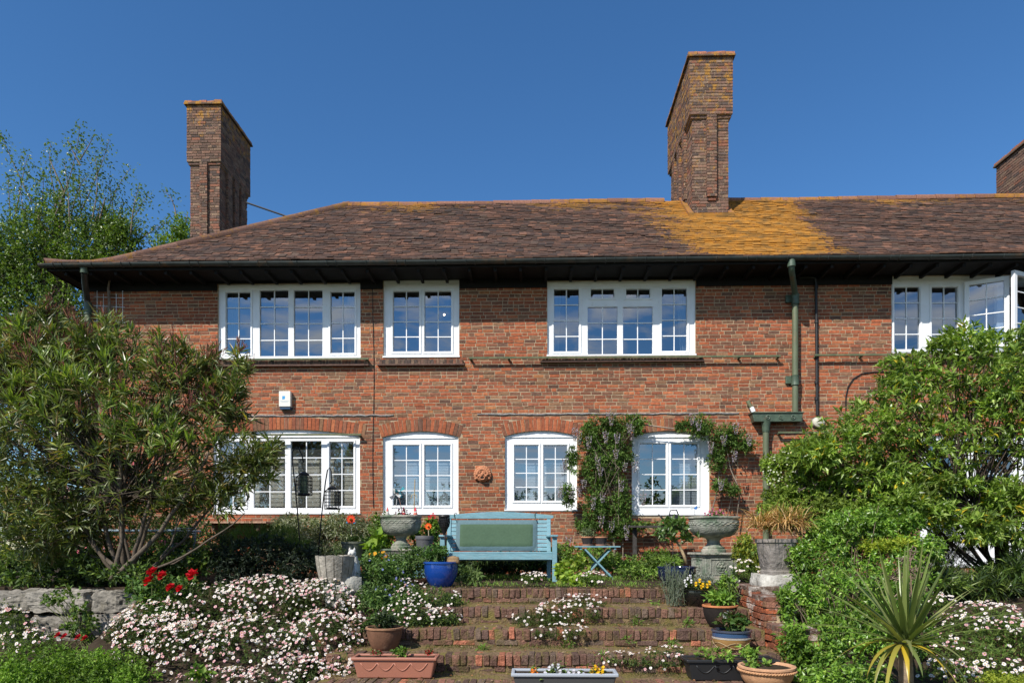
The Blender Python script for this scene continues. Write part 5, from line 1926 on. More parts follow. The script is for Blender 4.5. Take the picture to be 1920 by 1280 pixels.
for s in (-1, 1):
    q.tube([b_, b_ + Vector((s * .035, 0, -.015)), b_ + Vector((s * .045, 0, -.06))], .005, 4, (.5, .38, .2))
q.build('bow', M['matte'], sk)
for (px, py, col, hat, lab) in ((726.5, 967, (.42, .40, .36), (.55, .12, .12), 'grey garden gnome at the left edge of the left urn'), (757, 967, (.55, .05, .09), (.60, .04, .08), 'red garden gnome with a tall cap in the middle of the left urn'), (779, 967, (.50, .16, .12), (.62, .05, .09), 'small garden gnome with a pink cap at the right of the left urn')):
    g0 = at(px, py, UL - .13)
    gn = thing('garden_gnome', lab, 'garden gnome', g0, 'gnomes in the left urn')
    s = .9
    MB().lathe([(.03 * s, 0), (.036 * s, .02), (.03 * s, .05), (.018 * s, .06)], g0, 12, col).build('body', M['matte'], gn, smooth='auto')
    q = MB()
    blob(q, g0 + Vector((0, 0, .068)), .019, (.55, .36, .27), 10)
    blob(q, g0 + Vector((0, -.019, .066)), .006, (.55, .3, .24), 6)
    q.build('head', M['matte'], gn, smooth=True)
    MB().lathe([(.0, .0), (.012, .014), (.016, .03), (.008, .034)], g0 + Vector((0, -.014, .032)), 8, (.7, .69, .66)).build('beard', M['matte'], gn, smooth=True)
    MB().lathe([(.023 * s, .075), (.02, .085), (.009, .115), (0, .14)], g0, 12, hat).build('cap', M['matte'], gn, smooth='auto')
# blue toy bird on a stick in the right urn
q = at(1301, 952, UY)
tb_ = thing('toy_butterfly', 'small blue and white toy butterfly on a wire in the right urn', 'garden ornament', at(1303, 970, UY))
MB().tube([at(1304, 972, UY), q], .004, 4, (.2, .2, .2)).build('wire', M['matte'], tb_)
for s, c in ((-1, (.55, .6, .62)), (1, (.04, .18, .5))):
    w_ = MB()
    w_.add([q, q + Vector((s * .045, -.01, .035)), q + Vector((s * .05, 0, -.005)), q + Vector((s * .03, 0, -.03))], [(0, 1, 2, 3), (3, 2, 1, 0)], c)
    w_.build('wing', M['matte'], tb_)
# dark watering can on the wall ledge behind the navy pot
wc = at(1262, 985, 12.2)
can = thing('watering_can', 'black watering can behind the leaning shrub under the window', 'watering can', wc)
MB().lathe([(.11, 0), (.12, .02), (.12, .15), (.09, .19), (.05, .2)], wc, 18, (.015, .016, .018)).build('body', M['plastic'], can, smooth='auto')
MB().tube([wc + Vector((-.07, 0, .16)), wc + Vector((-.05, 0, .27)), wc + Vector((.06, 0, .28)), wc + Vector((.11, 0, .15))], .012, 6, (.015, .016, .018)).build('handle', M['plastic'], can, smooth=True)
MB().tube([wc + Vector((-.11, 0, .05)), wc + Vector((-.2, 0, .14)), wc + Vector((-.26, 0, .2))], [.02, .016, .014], 7, (.015, .016, .018)).build('spout', M['plastic'], can, smooth=True)
ld = thing('ledge', 'dark timber ledge on posts under the window behind the shrub', 'ledge', at(1250, 990, 12.2))
zl = wc.z
MB().box(X_(1180, 12.2), X_(1340, 12.2), 12.0, 12.4, zl - .035, zl - .001, (.06, .055, .05)).build('board', M['bark'], ld)
for px in (1190, 1330):
    x = X_(px, 12.2)
    MB().box(x - .03, x + .03, 12.15, 12.25, 0, zl - .036, (.06, .055, .05)).build('post', M['bark'], ld)

# table and chair among the shrubs on the left of the terrace
gt = thing('garden_table', 'blue grey metal garden table half hidden behind the left shrub', 'table', (X_(200, 10.8), 10.8, 0))
q0, q1 = X_(88, 10.8), X_(352, 10.8)
zz = Z_(220, 993, 10.8)
MB().box(q0, q1, 10.45, 11.25, zz - .03, zz, (.20, .28, .34)).build('top', M['plastic'], gt, bevel=.008)
for x in (q0 + .1, q1 - .1):
    for y in (10.52, 11.18):
        MB().tube([(x, y, 0), (x, y, zz - .031)], .02, 8, (.2, .28, .34)).build('leg', M['plastic'], gt)
MB().box(q0 + .12, q1 - .12, 10.50, 10.54, .33, .36, (.2, .28, .34)).build('stretcher', M['plastic'], gt)
ch = thing('garden_chair', 'grey wire garden chair at the end of the half hidden table', 'chair', (X_(332, 10.3), 10.3, 0))
c0_ = X_(332, 10.3)
fr_ = MB()
for s in (-1, 1):
    MB().tube([(c0_ + s * .17, 10.1, 0), (c0_ + s * .17, 10.12, .44)], .010, 6, (.22, .23, .25)).build('leg', M['plastic'], ch)
    MB().tube([(c0_ + s * .17, 10.52, 0), (c0_ + s * .17, 10.5, .44), (c0_ + s * .16, 10.56, .80)], .010, 6, (.22, .23, .25)).build('back_leg', M['plastic'], ch)
    fr_.tube([(c0_ + s * .06, 10.54, .46), (c0_ + s * .05, 10.56, .72), (c0_ + s * .02, 10.56, .80)], .007, 5, (.22, .23, .25))
for z in (.72, .80):
    fr_.tube([(c0_ - .165, 10.55, z), (c0_ + .165, 10.55, z)], .009, 6, (.22, .23, .25))
fr_.build('back', M['plastic'], ch)
MB().box(c0_ - .19, c0_ + .19, 10.1, 10.52, .44, .46, (.22, .23, .25)).build('seat', M['plastic'], ch, bevel=.01)
bx = thing('feed_tub', 'white and lime tub standing on the half hidden table', 'tub', (X_(148, 10.7), 10.7, zz))
xb = X_(148, 10.7)
MB().lathe([(.10, .001), (.13, .19), (.14, .2), (.13, .2), (.12, .17)], (xb, 10.7, zz), 20, (.6, .62, .65)).build('body', M['plastic'], bx, smooth='auto')
MB().lathe([(.109, .05), (.1255, .15)], (xb, 10.7, zz), 20, (.32, .36, .03)).build('lime_band', M['plastic'], bx, smooth='auto')
# ------------------------------------------------------------------ plants: builders
def unit(v):
    return v / (np.linalg.norm(v, axis=-1, keepdims=True) + 1e-9)


def leaves(mb, P, D, L, W, C, fold=0.25, droop=0.15, roll=0.7, wide=0.45):
    """Folded pointed leaves: P bases, D directions, L lengths, W widths, C colours."""
    n = len(P)
    if n == 0:
        return
    D = unit(D)
    L = np.broadcast_to(np.asarray(L, float), (n,))[:, None]
    W = np.broadcast_to(np.asarray(W, float), (n,))[:, None]
    up = np.tile([0, 0, 1.0], (n, 1)) + RNG.normal(0, roll, (n, 3))
    S = unit(np.cross(D, up))
    N = np.cross(S, D)
    mid = P + D * L * wide
    v = np.stack([P, mid + S * W / 2 + N * W * fold, mid, mid - S * W / 2 + N * W * fold, P + D * L - N * L * droop], 1)
    f = np.array([[0, 1, 2], [0, 2, 3], [1, 4, 2], [2, 4, 3]])
    F = (f[None] + 5 * np.arange(n)[:, None, None]).reshape(-1, 3)
    mb.add(v.reshape(-1, 3), F, np.repeat(col4(C, n), 5, 0))


def pal(colors, n, var=0.22):
    c = np.array([k[:3] for k in colors], float)
    w = np.array([k[3] if len(k) > 3 else 1 for k in colors], float)
    return c[RNG.choice(len(c), n, p=w / w.sum())] * RNG.uniform(1 - var, 1 + var, (n, 1))


def E(px, py, Y, rx, ry, rz=None, w=None):
    """Ellipsoid seen at pixel (px, py) with pixel radii rx, ry at depth Y, rz metres deep."""
    c = at(px, py, Y)
    s = Y / 1280
    a, b = rx * s, ry * s
    d = rz if rz is not None else a * .8
    return (np.array(c), np.array([a, d, b]), w if w is not None else (a * b * d) ** (2 / 3))


def in_ells(ells, n, shell=0.45, upbias=0.0):
    w = np.array([e[2] for e in ells])
    idx = RNG.choice(len(ells), n, p=w / w.sum())
    c = np.array([e[0] for e in ells])[idx]
    r = np.array([e[1] for e in ells])[idx]
    u = RNG.normal(0, 1, (n, 3))
    u[:, 2] += upbias
    u = unit(u)
    k = RNG.uniform(0, 1, n) ** shell
    return c + u * r * k[:, None], unit(u / r * r.mean(axis=1, keepdims=True)), idx


def clumps(mb, ells, n, per, L, W, colors, tl=0.12, up=0.45, spread=0.75, shell=0.35, clump=0.25, fold=.25, droop=.15, roll=.7, twig_var=.18, zmin=None):
    """Twigs through the ellipsoids, each with a whorl of leaves; neighbouring twigs share a tone."""
    P, O, idx = in_ells(ells, n, shell)
    if zmin is not None:
        k = P[:, 2] > zmin
        P, O = P[k], O[k]
        n = len(P)
    d = unit(O + np.array([0, 0, up]) + RNG.normal(0, .35, (n, 3)))
    t = RNG.uniform(0, 1, (n, per))
    base = P[:, None, :] - d[:, None, :] * tl * t[..., None]
    lat = unit(RNG.normal(0, 1, (n, per, 3)))
    ld = unit(d[:, None, :] * (1 - spread * .75) + lat * spread)
    tone = 1 + clump * np.sin(P[:, 0] * 5.1 + 1.3) * np.sin(P[:, 2] * 6.3 + P[:, 1] * 4) + RNG.normal(0, twig_var * .5, n)
    C = pal(colors, n * per) * np.repeat(tone, per)[:, None]
    m = n * per
    leaves(mb, base.reshape(-1, 3), ld.reshape(-1, 3), L * RNG.uniform(.65, 1.2, m), W * RNG.uniform(.7, 1.2, m), np.clip(C, .003, 1), fold, droop, roll)
    return P, d


def twigs(mb, base, ells, P, frac, r0, col, r1=.004):
    """Curved branches from the base through the crown to a share of the twig tips."""
    base = np.array(base, float)
    for p in P[RNG.uniform(0, 1, len(P)) < frac]:
        j = np.argmin([np.linalg.norm((p - e[0]) / e[1]) for e in ells])
        c = ells[j][0] * .55 + p * .45 + RNG.normal(0, .06, 3)
        b = base + RNG.normal(0, 1, 3) * np.array([.1, .1, 0])
        m_ = b + (c - b) * .5 + np.array([0, 0, -.06]) + RNG.normal(0, .05, 3)
        q = np.linspace(0, 1, 7)[:, None]
        pts = (1 - q) ** 3 * b + 3 * q * (1 - q) ** 2 * m_ + 3 * q ** 2 * (1 - q) * c + q ** 3 * p
        mb.tube(pts, np.linspace(r0 * random.uniform(.4, 1), r1, 7), 5, np.array(col) * random.uniform(.7, 1.25), cap=False)


def blades(mb, base, n, L, W, colors, az=None, el=(20, 85), droop=0.6, segs=6, lean=None):
    """Long narrow arching blades from one base."""
    base = np.asarray(base, float)
    for i in range(n):
        a = random.uniform(0, 2 * math.pi) if az is None else random.uniform(*az)
        e = R(random.uniform(*el))
        l = L * random.uniform(.6, 1.1)
        d = np.array([math.cos(a) * math.cos(e), math.sin(a) * math.cos(e), math.sin(e)])
        s = np.array([-math.sin(a), math.cos(a), 0])
        p = base + RNG.normal(0, 1, 3) * np.array([.02, .02, .005])
        V, F = [], []
        for k in range(segs + 1):
            t = k / segs
            w = W * (1 - t ** 2.2) * (.55 + .9 * min(t * 3, .5)) / 2 + .0006
            up = np.cross(s, d)
            V += [p - s * w + up * w * .3, p, p + s * w + up * w * .3]
            d = d + np.array([0, 0, -droop / segs * (0.4 + 1.2 * t)])
            d = d / np.linalg.norm(d)
            p = p + d * l / segs
        for k in range(segs):
            for j in (0, 1):
                F.append((k * 3 + j, k * 3 + j + 1, k * 3 + j + 4, k * 3 + j + 3))
        mb.add(V, F, pal(colors, 1)[0])


def daisies(mb, P, N, r, white=(.74, .68, .665), pink=0.25, centre=(.45, .27, .02)):
    """Small rayed flowers facing N."""
    n = len(P)
    if n == 0:
        return
    N = unit(N + RNG.normal(0, .25, (n, 3)))
    a = unit(np.cross(N, RNG.normal(0, 1, (n, 3))))
    b = np.cross(N, a)
    r = r * RNG.uniform(.7, 1.15, n)[:, None]
    k = 9
    ang = np.arange(k) * 2 * math.pi / k
    V = [P - N * r * .10]
    for t in ang:
        V.append(P + (a * math.cos(t) + b * math.sin(t)) * r + N * r * RNG.uniform(-.2, .2, (n, 1)))
    for t in ang:
        V.append(P + (a * math.cos(t) + b * math.sin(t)) * r * .30 + N * r * .08)
    V.append(P + N * r * .26)
    V = np.stack(V, 1)
    nv = V.shape[1]
    f = [[0, 1 + i, 1 + (i + 1) % k] for i in range(k)] + [[1 + k + i, 1 + k + (i + 1) % k, 1 + 2 * k] for i in range(k)]
    F = (np.array(f)[None] + nv * np.arange(n)[:, None, None]).reshape(-1, 3)
    wc = np.tile(np.array(white), (n, 1)) * RNG.uniform(.8, 1.05, (n, 1))
    pk = RNG.uniform(0, 1, n) < pink
    wc[pk] = np.array([.60, .34, .38]) * RNG.uniform(.75, 1.15, (pk.sum(), 1))
    C = np.zeros((n, nv, 3))
    C[:, :1 + k] = wc[:, None, :]
    C[:, 1 + k:] = np.array(centre)
    mb.add(V.reshape(-1, 3), F, C.reshape(-1, 3))


def plant(name, label, cat, base, ells, n, per, L, W, colors, m='leaf', stems=None, frac=.08, r0=.012, group=None, **k):
    """A plant as a thing: stems and foliage parts; returns (thing, twig tips, directions)."""
    t = thing(name, label, cat, base, group)
    fb = MB()
    P, d = clumps(fb, ells, n, per, L, W, colors, **k)
    fb.build('foliage', M[m], t, kind='stuff')
    if stems is not None:
        sb = MB()
        twigs(sb, base, ells, P, frac, r0, stems)
        if sb.n:
            sb.build('stems', M['bark'], t, smooth=True)
    return t, P, d


def flowers(t, ells, n, r, name='flower', shell=.06, up=.8, front=True, **k):
    """Daisies scattered over the outside of the ellipsoids, mostly the sunny side."""
    P, O, _ = in_ells(ells, int(n * (2.9 if front else 1)), shell, upbias=.5)
    if front:
        q = (O @ np.array([-.25, -.75, .55])) > .05
        q &= (np.sin(P[:, 0] * 7.3 + P[:, 2] * 4) + np.sin(P[:, 1] * 6.1 - P[:, 0] * 3.7) + np.sin(P[:, 2] * 9.7 + P[:, 0] * 2)) > RNG.normal(-.9, .7, len(P))
        P, O = P[q][:n], O[q][:n]
    f = MB()
    daisies(f, P + O * .03, unit(O + np.array([-.3, -.5, up])), r, **k)
    f.build(name, M['petal'], t, kind='stuff')


GRN = [(.10, .165, .032, 3), (.075, .13, .027, 2), (.135, .20, .038, 2), (.17, .22, .055, 1)]
BRIGHT = [(.14, .25, .035, 3), (.105, .20, .03, 3), (.20, .31, .05, 2), (.25, .33, .06, 1)]
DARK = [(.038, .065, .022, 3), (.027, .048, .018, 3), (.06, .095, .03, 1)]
BARK = (.15, .12, .095)

# ------------------------------------------------------------------ trees behind the house
def big_tree(name, label, base, ells, n, per, L, W, colors, trunk_r, shoots=0, **k):
    t = thing(name, label, 'tree', base)
    fb = MB()
    P, d = clumps(fb, ells, n, per, L, W, colors, **k)
    tb_ = MB()
    top = np.mean([e[0] for e in ells], 0)
    tb_.tube([base, np.array(base) * .5 + np.array([top[0], top[1], top[2] * .5]) * .5 + np.array([.15, 0, 0]), top], [trunk_r, trunk_r * .75, trunk_r * .3], 10, (.2, .17, .14))
    for e in ells:
        c = e[0]
        b = np.array(base) + (top - np.array(base)) * random.uniform(.3, .6)
        tb_.tube([b, (b + c) / 2 + RNG.normal(0, .2, 3), c, c + np.array([RNG.normal(0, .3), RNG.normal(0, .2), e[1][2] * .9])], [trunk_r * .45, trunk_r * .32, trunk_r * .18, .012], 7, (.17, .14, .11))
    twigs(tb_, top, ells, P, .02, .03, (.16, .13, .10), .006)
    for (p0, p1, bend) in shoots or []:
        p0, p1 = np.array(p0), np.array(p1)
        q = np.linspace(0, 1, 10)[:, None]
        pts = p0 + (p1 - p0) * q + np.array(bend) * (q * (1 - q)) * 1.6
        tb_.tube(pts, np.linspace(.02, .005, 10), 5, (.2, .16, .13), cap=False)
        m_ = int(np.linalg.norm(p1 - p0) * 75)
        u = RNG.uniform(.12, 1, m_) ** .8
        bp = np.stack([np.interp(u, q[:, 0], pts[:, i]) for i in range(3)], 1) + RNG.normal(0, .13, (m_, 3)) * (1.7 - u[:, None])
        leaves(fb, bp, RNG.normal(0, 1, (m_, 3)) + np.array([0, 0, .1]), L * RNG.uniform(.7, 1.2, m_), W * RNG.uniform(.7, 1.2, m_), pal(colors, m_), .2, .1, 1.0)
    tb_.build('trunk', M['bark'], t, smooth=True)
    fb.build('crown', M['leaf'], t)
    return t


TYY = 20.0
SH = []
for (a, b, bend) in (((95, 420), (150, 232), (.4, 0, 0)), ((150, 400), (205, 262), (.2, 0, .1)), ((60, 380), (2, 250), (-.3, 0, .5)), ((190, 430), (245, 315), (-.2, 0, .2)), ((30, 400), (52, 290), (0, 0, .2)),
                     ((110, 390), (95, 268), (-.3, 0, .2)), ((215, 470), (280, 362), (.1, 0, .3)), ((235, 480), (312, 418), (0, 0, .3)), ((330, 405), (306, 358), (.15, 0, .3)), ((170, 420), (178, 290), (.3, 0, 0)),
                     ((130, 420), (120, 300), (.1, 0, 0)), ((20, 420), (15, 330), (0, 0, 0)), ((200, 440), (232, 380), (.2, 0, .2)), ((70, 420), (80, 320), (.2, 0, 0)), ((245, 440), (262, 345), (-.1, 0, .2)),
                     ((150, 300), (178, 250), (.1, 0, .1)), ((150, 310), (128, 262), (-.1, 0, .1)), ((155, 420), (150, 330), (-.1, 0, .1)), ((45, 430), (35, 345), (.1, 0, 0)), ((215, 460), (205, 340), (.1, 0, 0))):
    dy = random.uniform(-.6, .6)
    SH.append((at(a[0], a[1], TYY + dy), at(b[0], b[1], TYY + dy), bend))
big_tree('birch_tree', 'tall airy light green tree rising beyond the left end of the house', at(90, 1040, TYY) - Vector((0, 0, .2)),
         [E(90, 470, TYY, 120, 85, 1.4), E(190, 490, TYY, 95, 75, 1.3), E(20, 500, TYY, 100, 110, 1.5), E(110, 600, TYY, 130, 110, 1.7), E(30, 720, TYY, 120, 150, 1.8), E(140, 740, TYY, 90, 160, 1.6), E(225, 440, TYY, 60, 55, .8), E(80, 430, TYY, 120, 55, .9, .45), E(200, 425, TYY, 70, 50, .8, .25), E(120, 360, TYY, 100, 50, .8, .15), E(250, 560, TYY, 50, 60, .8), E(100, 395, TYY, 95, 55, .9, .35), E(-60, 560, TYY, 110, 190, 1.8), E(185, 420, TYY, 60, 45, .7, .2)],
         9600, 9, .10, .052, [(.10, .165, .026, 3), (.07, .125, .022, 3), (.14, .21, .034, 2), (.20, .25, .07, .6)], .22, shoots=SH, tl=.5, up=.3, spread=.9, shell=.4, clump=.3)
big_tree('garden_tree', 'bright yellow green tree peeping out behind the left chimney', at(345, 1030, 23),
         [E(345, 440, 23, 42, 40, 1.0), E(430, 450, 23, 40, 42, 1.0), E(318, 470, 23, 34, 45, .9), E(370, 520, 23, 90, 60, 1.2)],
         900, 9, .12, .06, [(.14, .22, .025, 3), (.19, .27, .03, 2), (.10, .17, .025, 2)], .18, tl=.35, up=.3, spread=.9, shell=.4)
# a far hedge of trees that closes the view beyond the left end of the house
hd = MB()
hE = [(np.array([x, 34 + 2 * math.sin(x), 1.6]), np.array([2.6, 1.6, 2.6 + .6 * math.sin(x * 2.1)]), 1) for x in np.arange(-40, -6, 2.2)]
clumps(hd, hE, 3800, 9, .28, .15, DARK + GRN, tl=.4, shell=.3)
tag(hd.build('far_hedge', M['leaf']), 'dark line of far trees beyond the left end of the house', 'hedge', kind='stuff')
# the garden's own hedge behind the camera, which the ground-floor panes mirror
gh = MB()
hE = [(np.array([x, -15 + 1.5 * math.sin(x * 1.3), .8]), np.array([2.4, 1.4, 3.3 + .9 * math.sin(x * 1.7)]), 1) for x in np.arange(-24, 24, 2.0)]
clumps(gh, hE, 4600, 8, .26, .15, DARK + GRN, tl=.4, shell=.3)
tag(gh.build('garden_hedge', M['leaf']), 'hedge of garden trees mirrored in the lower windows', 'hedge', kind='stuff')

# ------------------------------------------------------------------ the big shrub on the left
OY = 8.45
ob = at(238, 1088, OY)
OE = [E(150, 750, OY, 150, 120, .9), E(320, 775, OY, 120, 100, .8), E(415, 830, OY, 75, 85, .6), E(30, 830, OY, 130, 150, .9), E(230, 880, OY, 190, 90, .9), E(205, 660, OY, 65, 60, .5, .35), E(90, 650, OY, 85, 65, .5, .45), E(20, 680, OY, 70, 70, .5, .4), E(470, 870, OY - .1, 48, 55, .4, .35), E(330, 700, OY, 65, 55, .5, .3), E(420, 745, OY, 45, 55, .4, .25), E(75, 598, OY, 26, 34, .2, .06), E(205, 610, OY, 22, 34, .2, .06), E(300, 650, OY, 22, 34, .2, .05), E(450, 690, OY, 20, 40, .2, .05), E(392, 680, OY, 18, 34, .2, .05), E(505, 840, OY, 26, 40, .2, .06), E(140, 615, OY, 20, 30, .2, .04), E(60, 930, OY, 110, 80, .6, .5), E(370, 930, OY, 70, 45, .5, .25), E(-60, 800, OY, 90, 190, .8), E(180, 1000, OY + .2, 110, 35, .4, .15), E(290, 940, OY + .2, 100, 50, .4, .3), E(140, 960, OY, 80, 50, .4, .3), E(420, 930, OY, 50, 40, .3, .15), E(60, 1010, OY, 80, 45, .5, .35)]
os_, P, d = plant('large_shrub', 'big multi stemmed shrub with narrow leaves in front of the house at left', 'shrub', ob, OE, 2000, 11, .175, .025,
                  [(.115, .150, .034, 3), (.08, .115, .026, 3), (.155, .185, .052, 2), (.32, .33, .16, 1), (.20, .15, .06, .9), (.36, .29, .06, .25)], 'leaf', None, tl=.13, up=.55, spread=.62, shell=.42, clump=.5, fold=.2, droop=.12)
sb = MB()
for (px, py, r) in ((150, 800, .035), (215, 760, .045), (300, 800, .032), (390, 850, .036), (80, 850, .03), (250, 700, .03), (430, 900, .024), (330, 760, .028), (120, 900, .028), (40, 940, .025), (460, 960, .020), (200, 640, .02), (350, 950, .018), (410, 1000, .014)):
    e = np.array(at(px, py, OY + random.uniform(-.4, .4)))
    b = np.array(ob) + RNG.normal(0, 1, 3) * np.array([.10, .08, 0])
    m_ = b + (e - b) * .45 + np.array([(e[0] - b[0]) * .18, 0, -.05])
    q = np.linspace(0, 1, 10)[:, None]
    pts = (1 - q) ** 2 * b + 2 * q * (1 - q) * m_ + q ** 2 * e + RNG.normal(0, .012, (10, 3))
    sb.tube(pts, np.linspace(r, r * .35, 10), 7, np.array((.085, .068, .052)) * random.uniform(.7, 1.4))
twigs(sb, np.array(at(235, 930, OY)), OE, P, .10, .011, (.09, .072, .055))
sb.build('stems', M['bark'], os_, smooth=True)
yb = MB()          # bright upright young shoots crowning it
clumps(yb, [E(75, 630, OY, 70, 40, .4), E(205, 640, OY, 60, 40, .4), E(330, 680, OY, 60, 40, .4), E(430, 745, OY, 45, 45, .3), E(150, 720, OY - .5, 120, 80, .3), E(30, 740, OY - .4, 60, 80, .3), E(300, 800, OY - .5, 120, 60, .3), E(500, 870, OY, 25, 30, .2)], 170, 13, .20, .026, [(.15, .22, .04, 3), (.19, .26, .055, 2), (.34, .36, .17, .7)], tl=.10, up=1.6, spread=.45, shell=.5)
yb.build('young_shoots', M['leaf'], os_, kind='stuff')
db = MB()          # the brown dead flower heads on its top
tops = P[(P[:, 2] > np.percentile(P[:, 2], 55))]
for p in tops[RNG.choice(len(tops), 260)]:
    for k in range(9):
        e = p + RNG.normal(0, .05, 3) + np.array([0, 0, .13])
        db.tube([p, (p + e) / 2 + RNG.normal(0, .012, 3), e], [.003, .003, .0055], 4, np.array((.16, .065, .045)) * random.uniform(.6, 1.5), cap=False)
db.build('dead_flower_heads', M['bark'], os_, kind='stuff')

# ------------------------------------------------------------------ plants along the left bed
plant('ground_cover', 'low leafy ground cover under the big shrub above the stone wall', 'ground cover', at(120, 1085, 8.9), [E(60, 1085, 8.8, 110, 24, .35), E(-130, 1075, 8.7, 110, 45, .4), E(-330, 1070, 8.7, 120, 55, .4), E(190, 1080, 8.9, 80, 22, .35), E(320, 1085, 8.9, 80, 24, .3), E(20, 1060, 9.3, 80, 25, .4), E(140, 1055, 9.6, 120, 28, .5), E(330, 1050, 9.8, 90, 30, .5)], 1400, 7, .075, .045, GRN + DARK, 'soft_leaf', tl=.06, up=.7, spread=.85)
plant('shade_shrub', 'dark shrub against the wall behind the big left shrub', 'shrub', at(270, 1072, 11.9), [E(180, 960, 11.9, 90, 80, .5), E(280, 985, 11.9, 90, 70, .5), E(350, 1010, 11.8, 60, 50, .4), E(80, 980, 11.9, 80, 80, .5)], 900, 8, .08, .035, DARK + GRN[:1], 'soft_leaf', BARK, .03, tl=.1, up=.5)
plant('under_shrub', 'low leafy undergrowth hiding the foot of the big left shrub', 'shrub', at(240, 1095, 8.6), [E(180, 1050, 8.7, 60, 34, .3), E(300, 1055, 8.7, 60, 32, .3), E(240, 1075, 8.1, 60, 24, .15), E(380, 1050, 8.9, 30, 30, .2)], 420, 7, .075, .038, GRN + DARK, 'soft_leaf', tl=.09, up=.7)
plant('fern', 'pale fern fronds among the ground cover above the stone wall', 'fern', at(100, 1075, 8.95), [E(95, 1045, 8.95, 45, 28, .2), E(150, 1050, 9.0, 30, 22, .2)], 240, 9, .07, .012, [(.14, .20, .05), (.10, .16, .04)], 'soft_leaf', tl=.12, up=.3, spread=.7)
plant('flowering_plant', 'pink flowered plants behind the trunk of the big left shrub', 'plant', at(190, 1070, 10.2), [E(190, 1040, 10.2, 50, 22, .3), E(330, 1020, 10.6, 40, 20, .3)], 160, 7, .05, .03, GRN, 'soft_leaf')
f = MB()
P, O, _ = in_ells([E(190, 1035, 10.1, 50, 20, .2), E(327, 1015, 10.5, 30, 12, .2), E(100, 935, 11.4, 50, 30, .2), E(275, 880, 12.0, 50, 30, .2)], 130, .3)
daisies(f, P, O + np.array([0, -.8, .4]), .028, white=(.55, .12, .20), pink=.4)
tag(f.build('pink_blossom', M['petal']), 'scattered pink blossom seen through the big left shrub', 'flowers', kind='stuff')
plant('dark_shrub', 'dark purple green mound shrub behind the daisies', 'shrub', at(480, 1095, 8.95), [E(440, 1050, 8.95, 50, 45, .35), E(500, 1040, 9.0, 55, 45, .4), E(555, 1055, 9.0, 45, 42, .35), E(480, 1085, 8.8, 90, 25, .3)], 950, 9, .06, .026, [(.022, .034, .022, 3), (.034, .05, .028, 2), (.05, .07, .04, 1)], 'soft_leaf', BARK, .03, tl=.08, up=.4)
plant('feathery_plant', 'fresh green feathery plant rising behind the dark mound', 'plant', at(500, 1060, 9.4), [E(520, 1010, 9.4, 45, 26, .3), E(470, 1005, 9.4, 36, 28, .25), E(560, 1025, 9.4, 25, 18, .2)], 420, 10, .085, .008, [(.12, .19, .04), (.16, .22, .05), (.09, .15, .03)], 'soft_leaf', tl=.07, up=1.2, spread=.4)
plant('climbing_plant', 'small leaved pale plant against the wall left of the dark mound', 'plant', at(420, 1070, 9.9), [E(420, 1010, 9.9, 30, 36, .25), E(425, 1050, 9.7, 35, 25, .3), E(345, 1010, 10.5, 25, 25, .2)], 360, 8, .045, .028, [(.12, .16, .05), (.08, .12, .03), (.2, .22, .12)], 'soft_leaf')
plant('silver_shrub', 'wide grey green spiky shrub under the large ground floor window', 'shrub', at(610, 1068, 11.3), [E(560, 1000, 11.3, 60, 40, .5), E(640, 995, 11.4, 60, 38, .5), E(700, 1000, 11.5, 35, 38, .4), E(600, 1040, 11.1, 70, 35, .4), E(535, 985, 11.4, 30, 25, .3), E(680, 1030, 11.2, 50, 30, .3)], 2100, 10, .08, .018, [(.27, .29, .19, 3), (.14, .17, .085, 3), (.40, .41, .29, 1.8), (.06, .085, .035, 2)], 'soft_leaf', (.24, .21, .17), .05, .010, tl=.12, up=.5, spread=.8, clump=.4)

# daisy bank at the left of the steps
DE = [E(600, 1132, 8.05, 70, 46, .45), E(500, 1128, 8.0, 90, 48, .5), E(400, 1145, 7.8, 85, 58, .5), E(655, 1160, 7.95, 30, 40, .2), E(300, 1215, 7.2, 80, 60, .4), E(250, 1260, 6.9, 60, 50, .4), E(300, 1170, 7.6, 75, 45, .4), E(600, 1215, 7.3, 75, 70, .5), E(480, 1225, 7.2, 110, 75, .55), E(360, 1230, 7.1, 90, 65, .5), E(560, 1290, 6.7, 110, 55, .45), E(420, 1300, 6.6, 120, 45, .4), E(655, 1265, 6.9, 36, 55, .3), E(670, 1200, 7.4, 22, 45, .2), E(250, 1190, 7.4, 50, 40, .3)]
dc, P, d = plant('daisy_bank', 'broad bank of small white and pink daisies left of the steps', 'daisies', at(480, 1270, 7.3), DE, 6800, 8, .046, .014, [(.075, .115, .03, 3), (.05, .08, .022, 3), (.12, .16, .045, 1), (.13, .07, .045, .5)], 'soft_leaf', tl=.08, up=.7, spread=.8, shell=.2)
flowers(dc, DE, 3000, .0178, shell=.05, pink=.32)
d2 = [E(18, 1180, 7.9, 50, 38, .3), E(60, 1205, 7.6, 60, 25, .3), E(-10, 1150, 8.0, 30, 30, .3)]
dc, P, d = plant('daisy_clump', 'smaller daisy patch in front of the stone wall at the far left', 'daisies', at(30, 1215, 7.8), d2, 420, 8, .042, .012, GRN, 'soft_leaf', tl=.08, up=.7)
flowers(dc, d2, 170, .020)
# rose bush
RB = [E(300, 1110, 7.75, 60, 38, .3), E(345, 1100, 7.7, 35, 28, .25), E(260, 1100, 7.8, 30, 25, .2), E(310, 1150, 7.6, 40, 25, .2)]
rb, P, d = plant('rose_bush', 'rose bush with four large red blooms above the daisies', 'rose bush', at(300, 1180, 7.8), RB, 300, 6, .062, .042, [(.06, .12, .03, 2), (.09, .17, .04, 2), (.14, .20, .05, 1)], 'soft_leaf', (.12, .14, .06), .06, .008, tl=.1, up=.5, spread=.9)


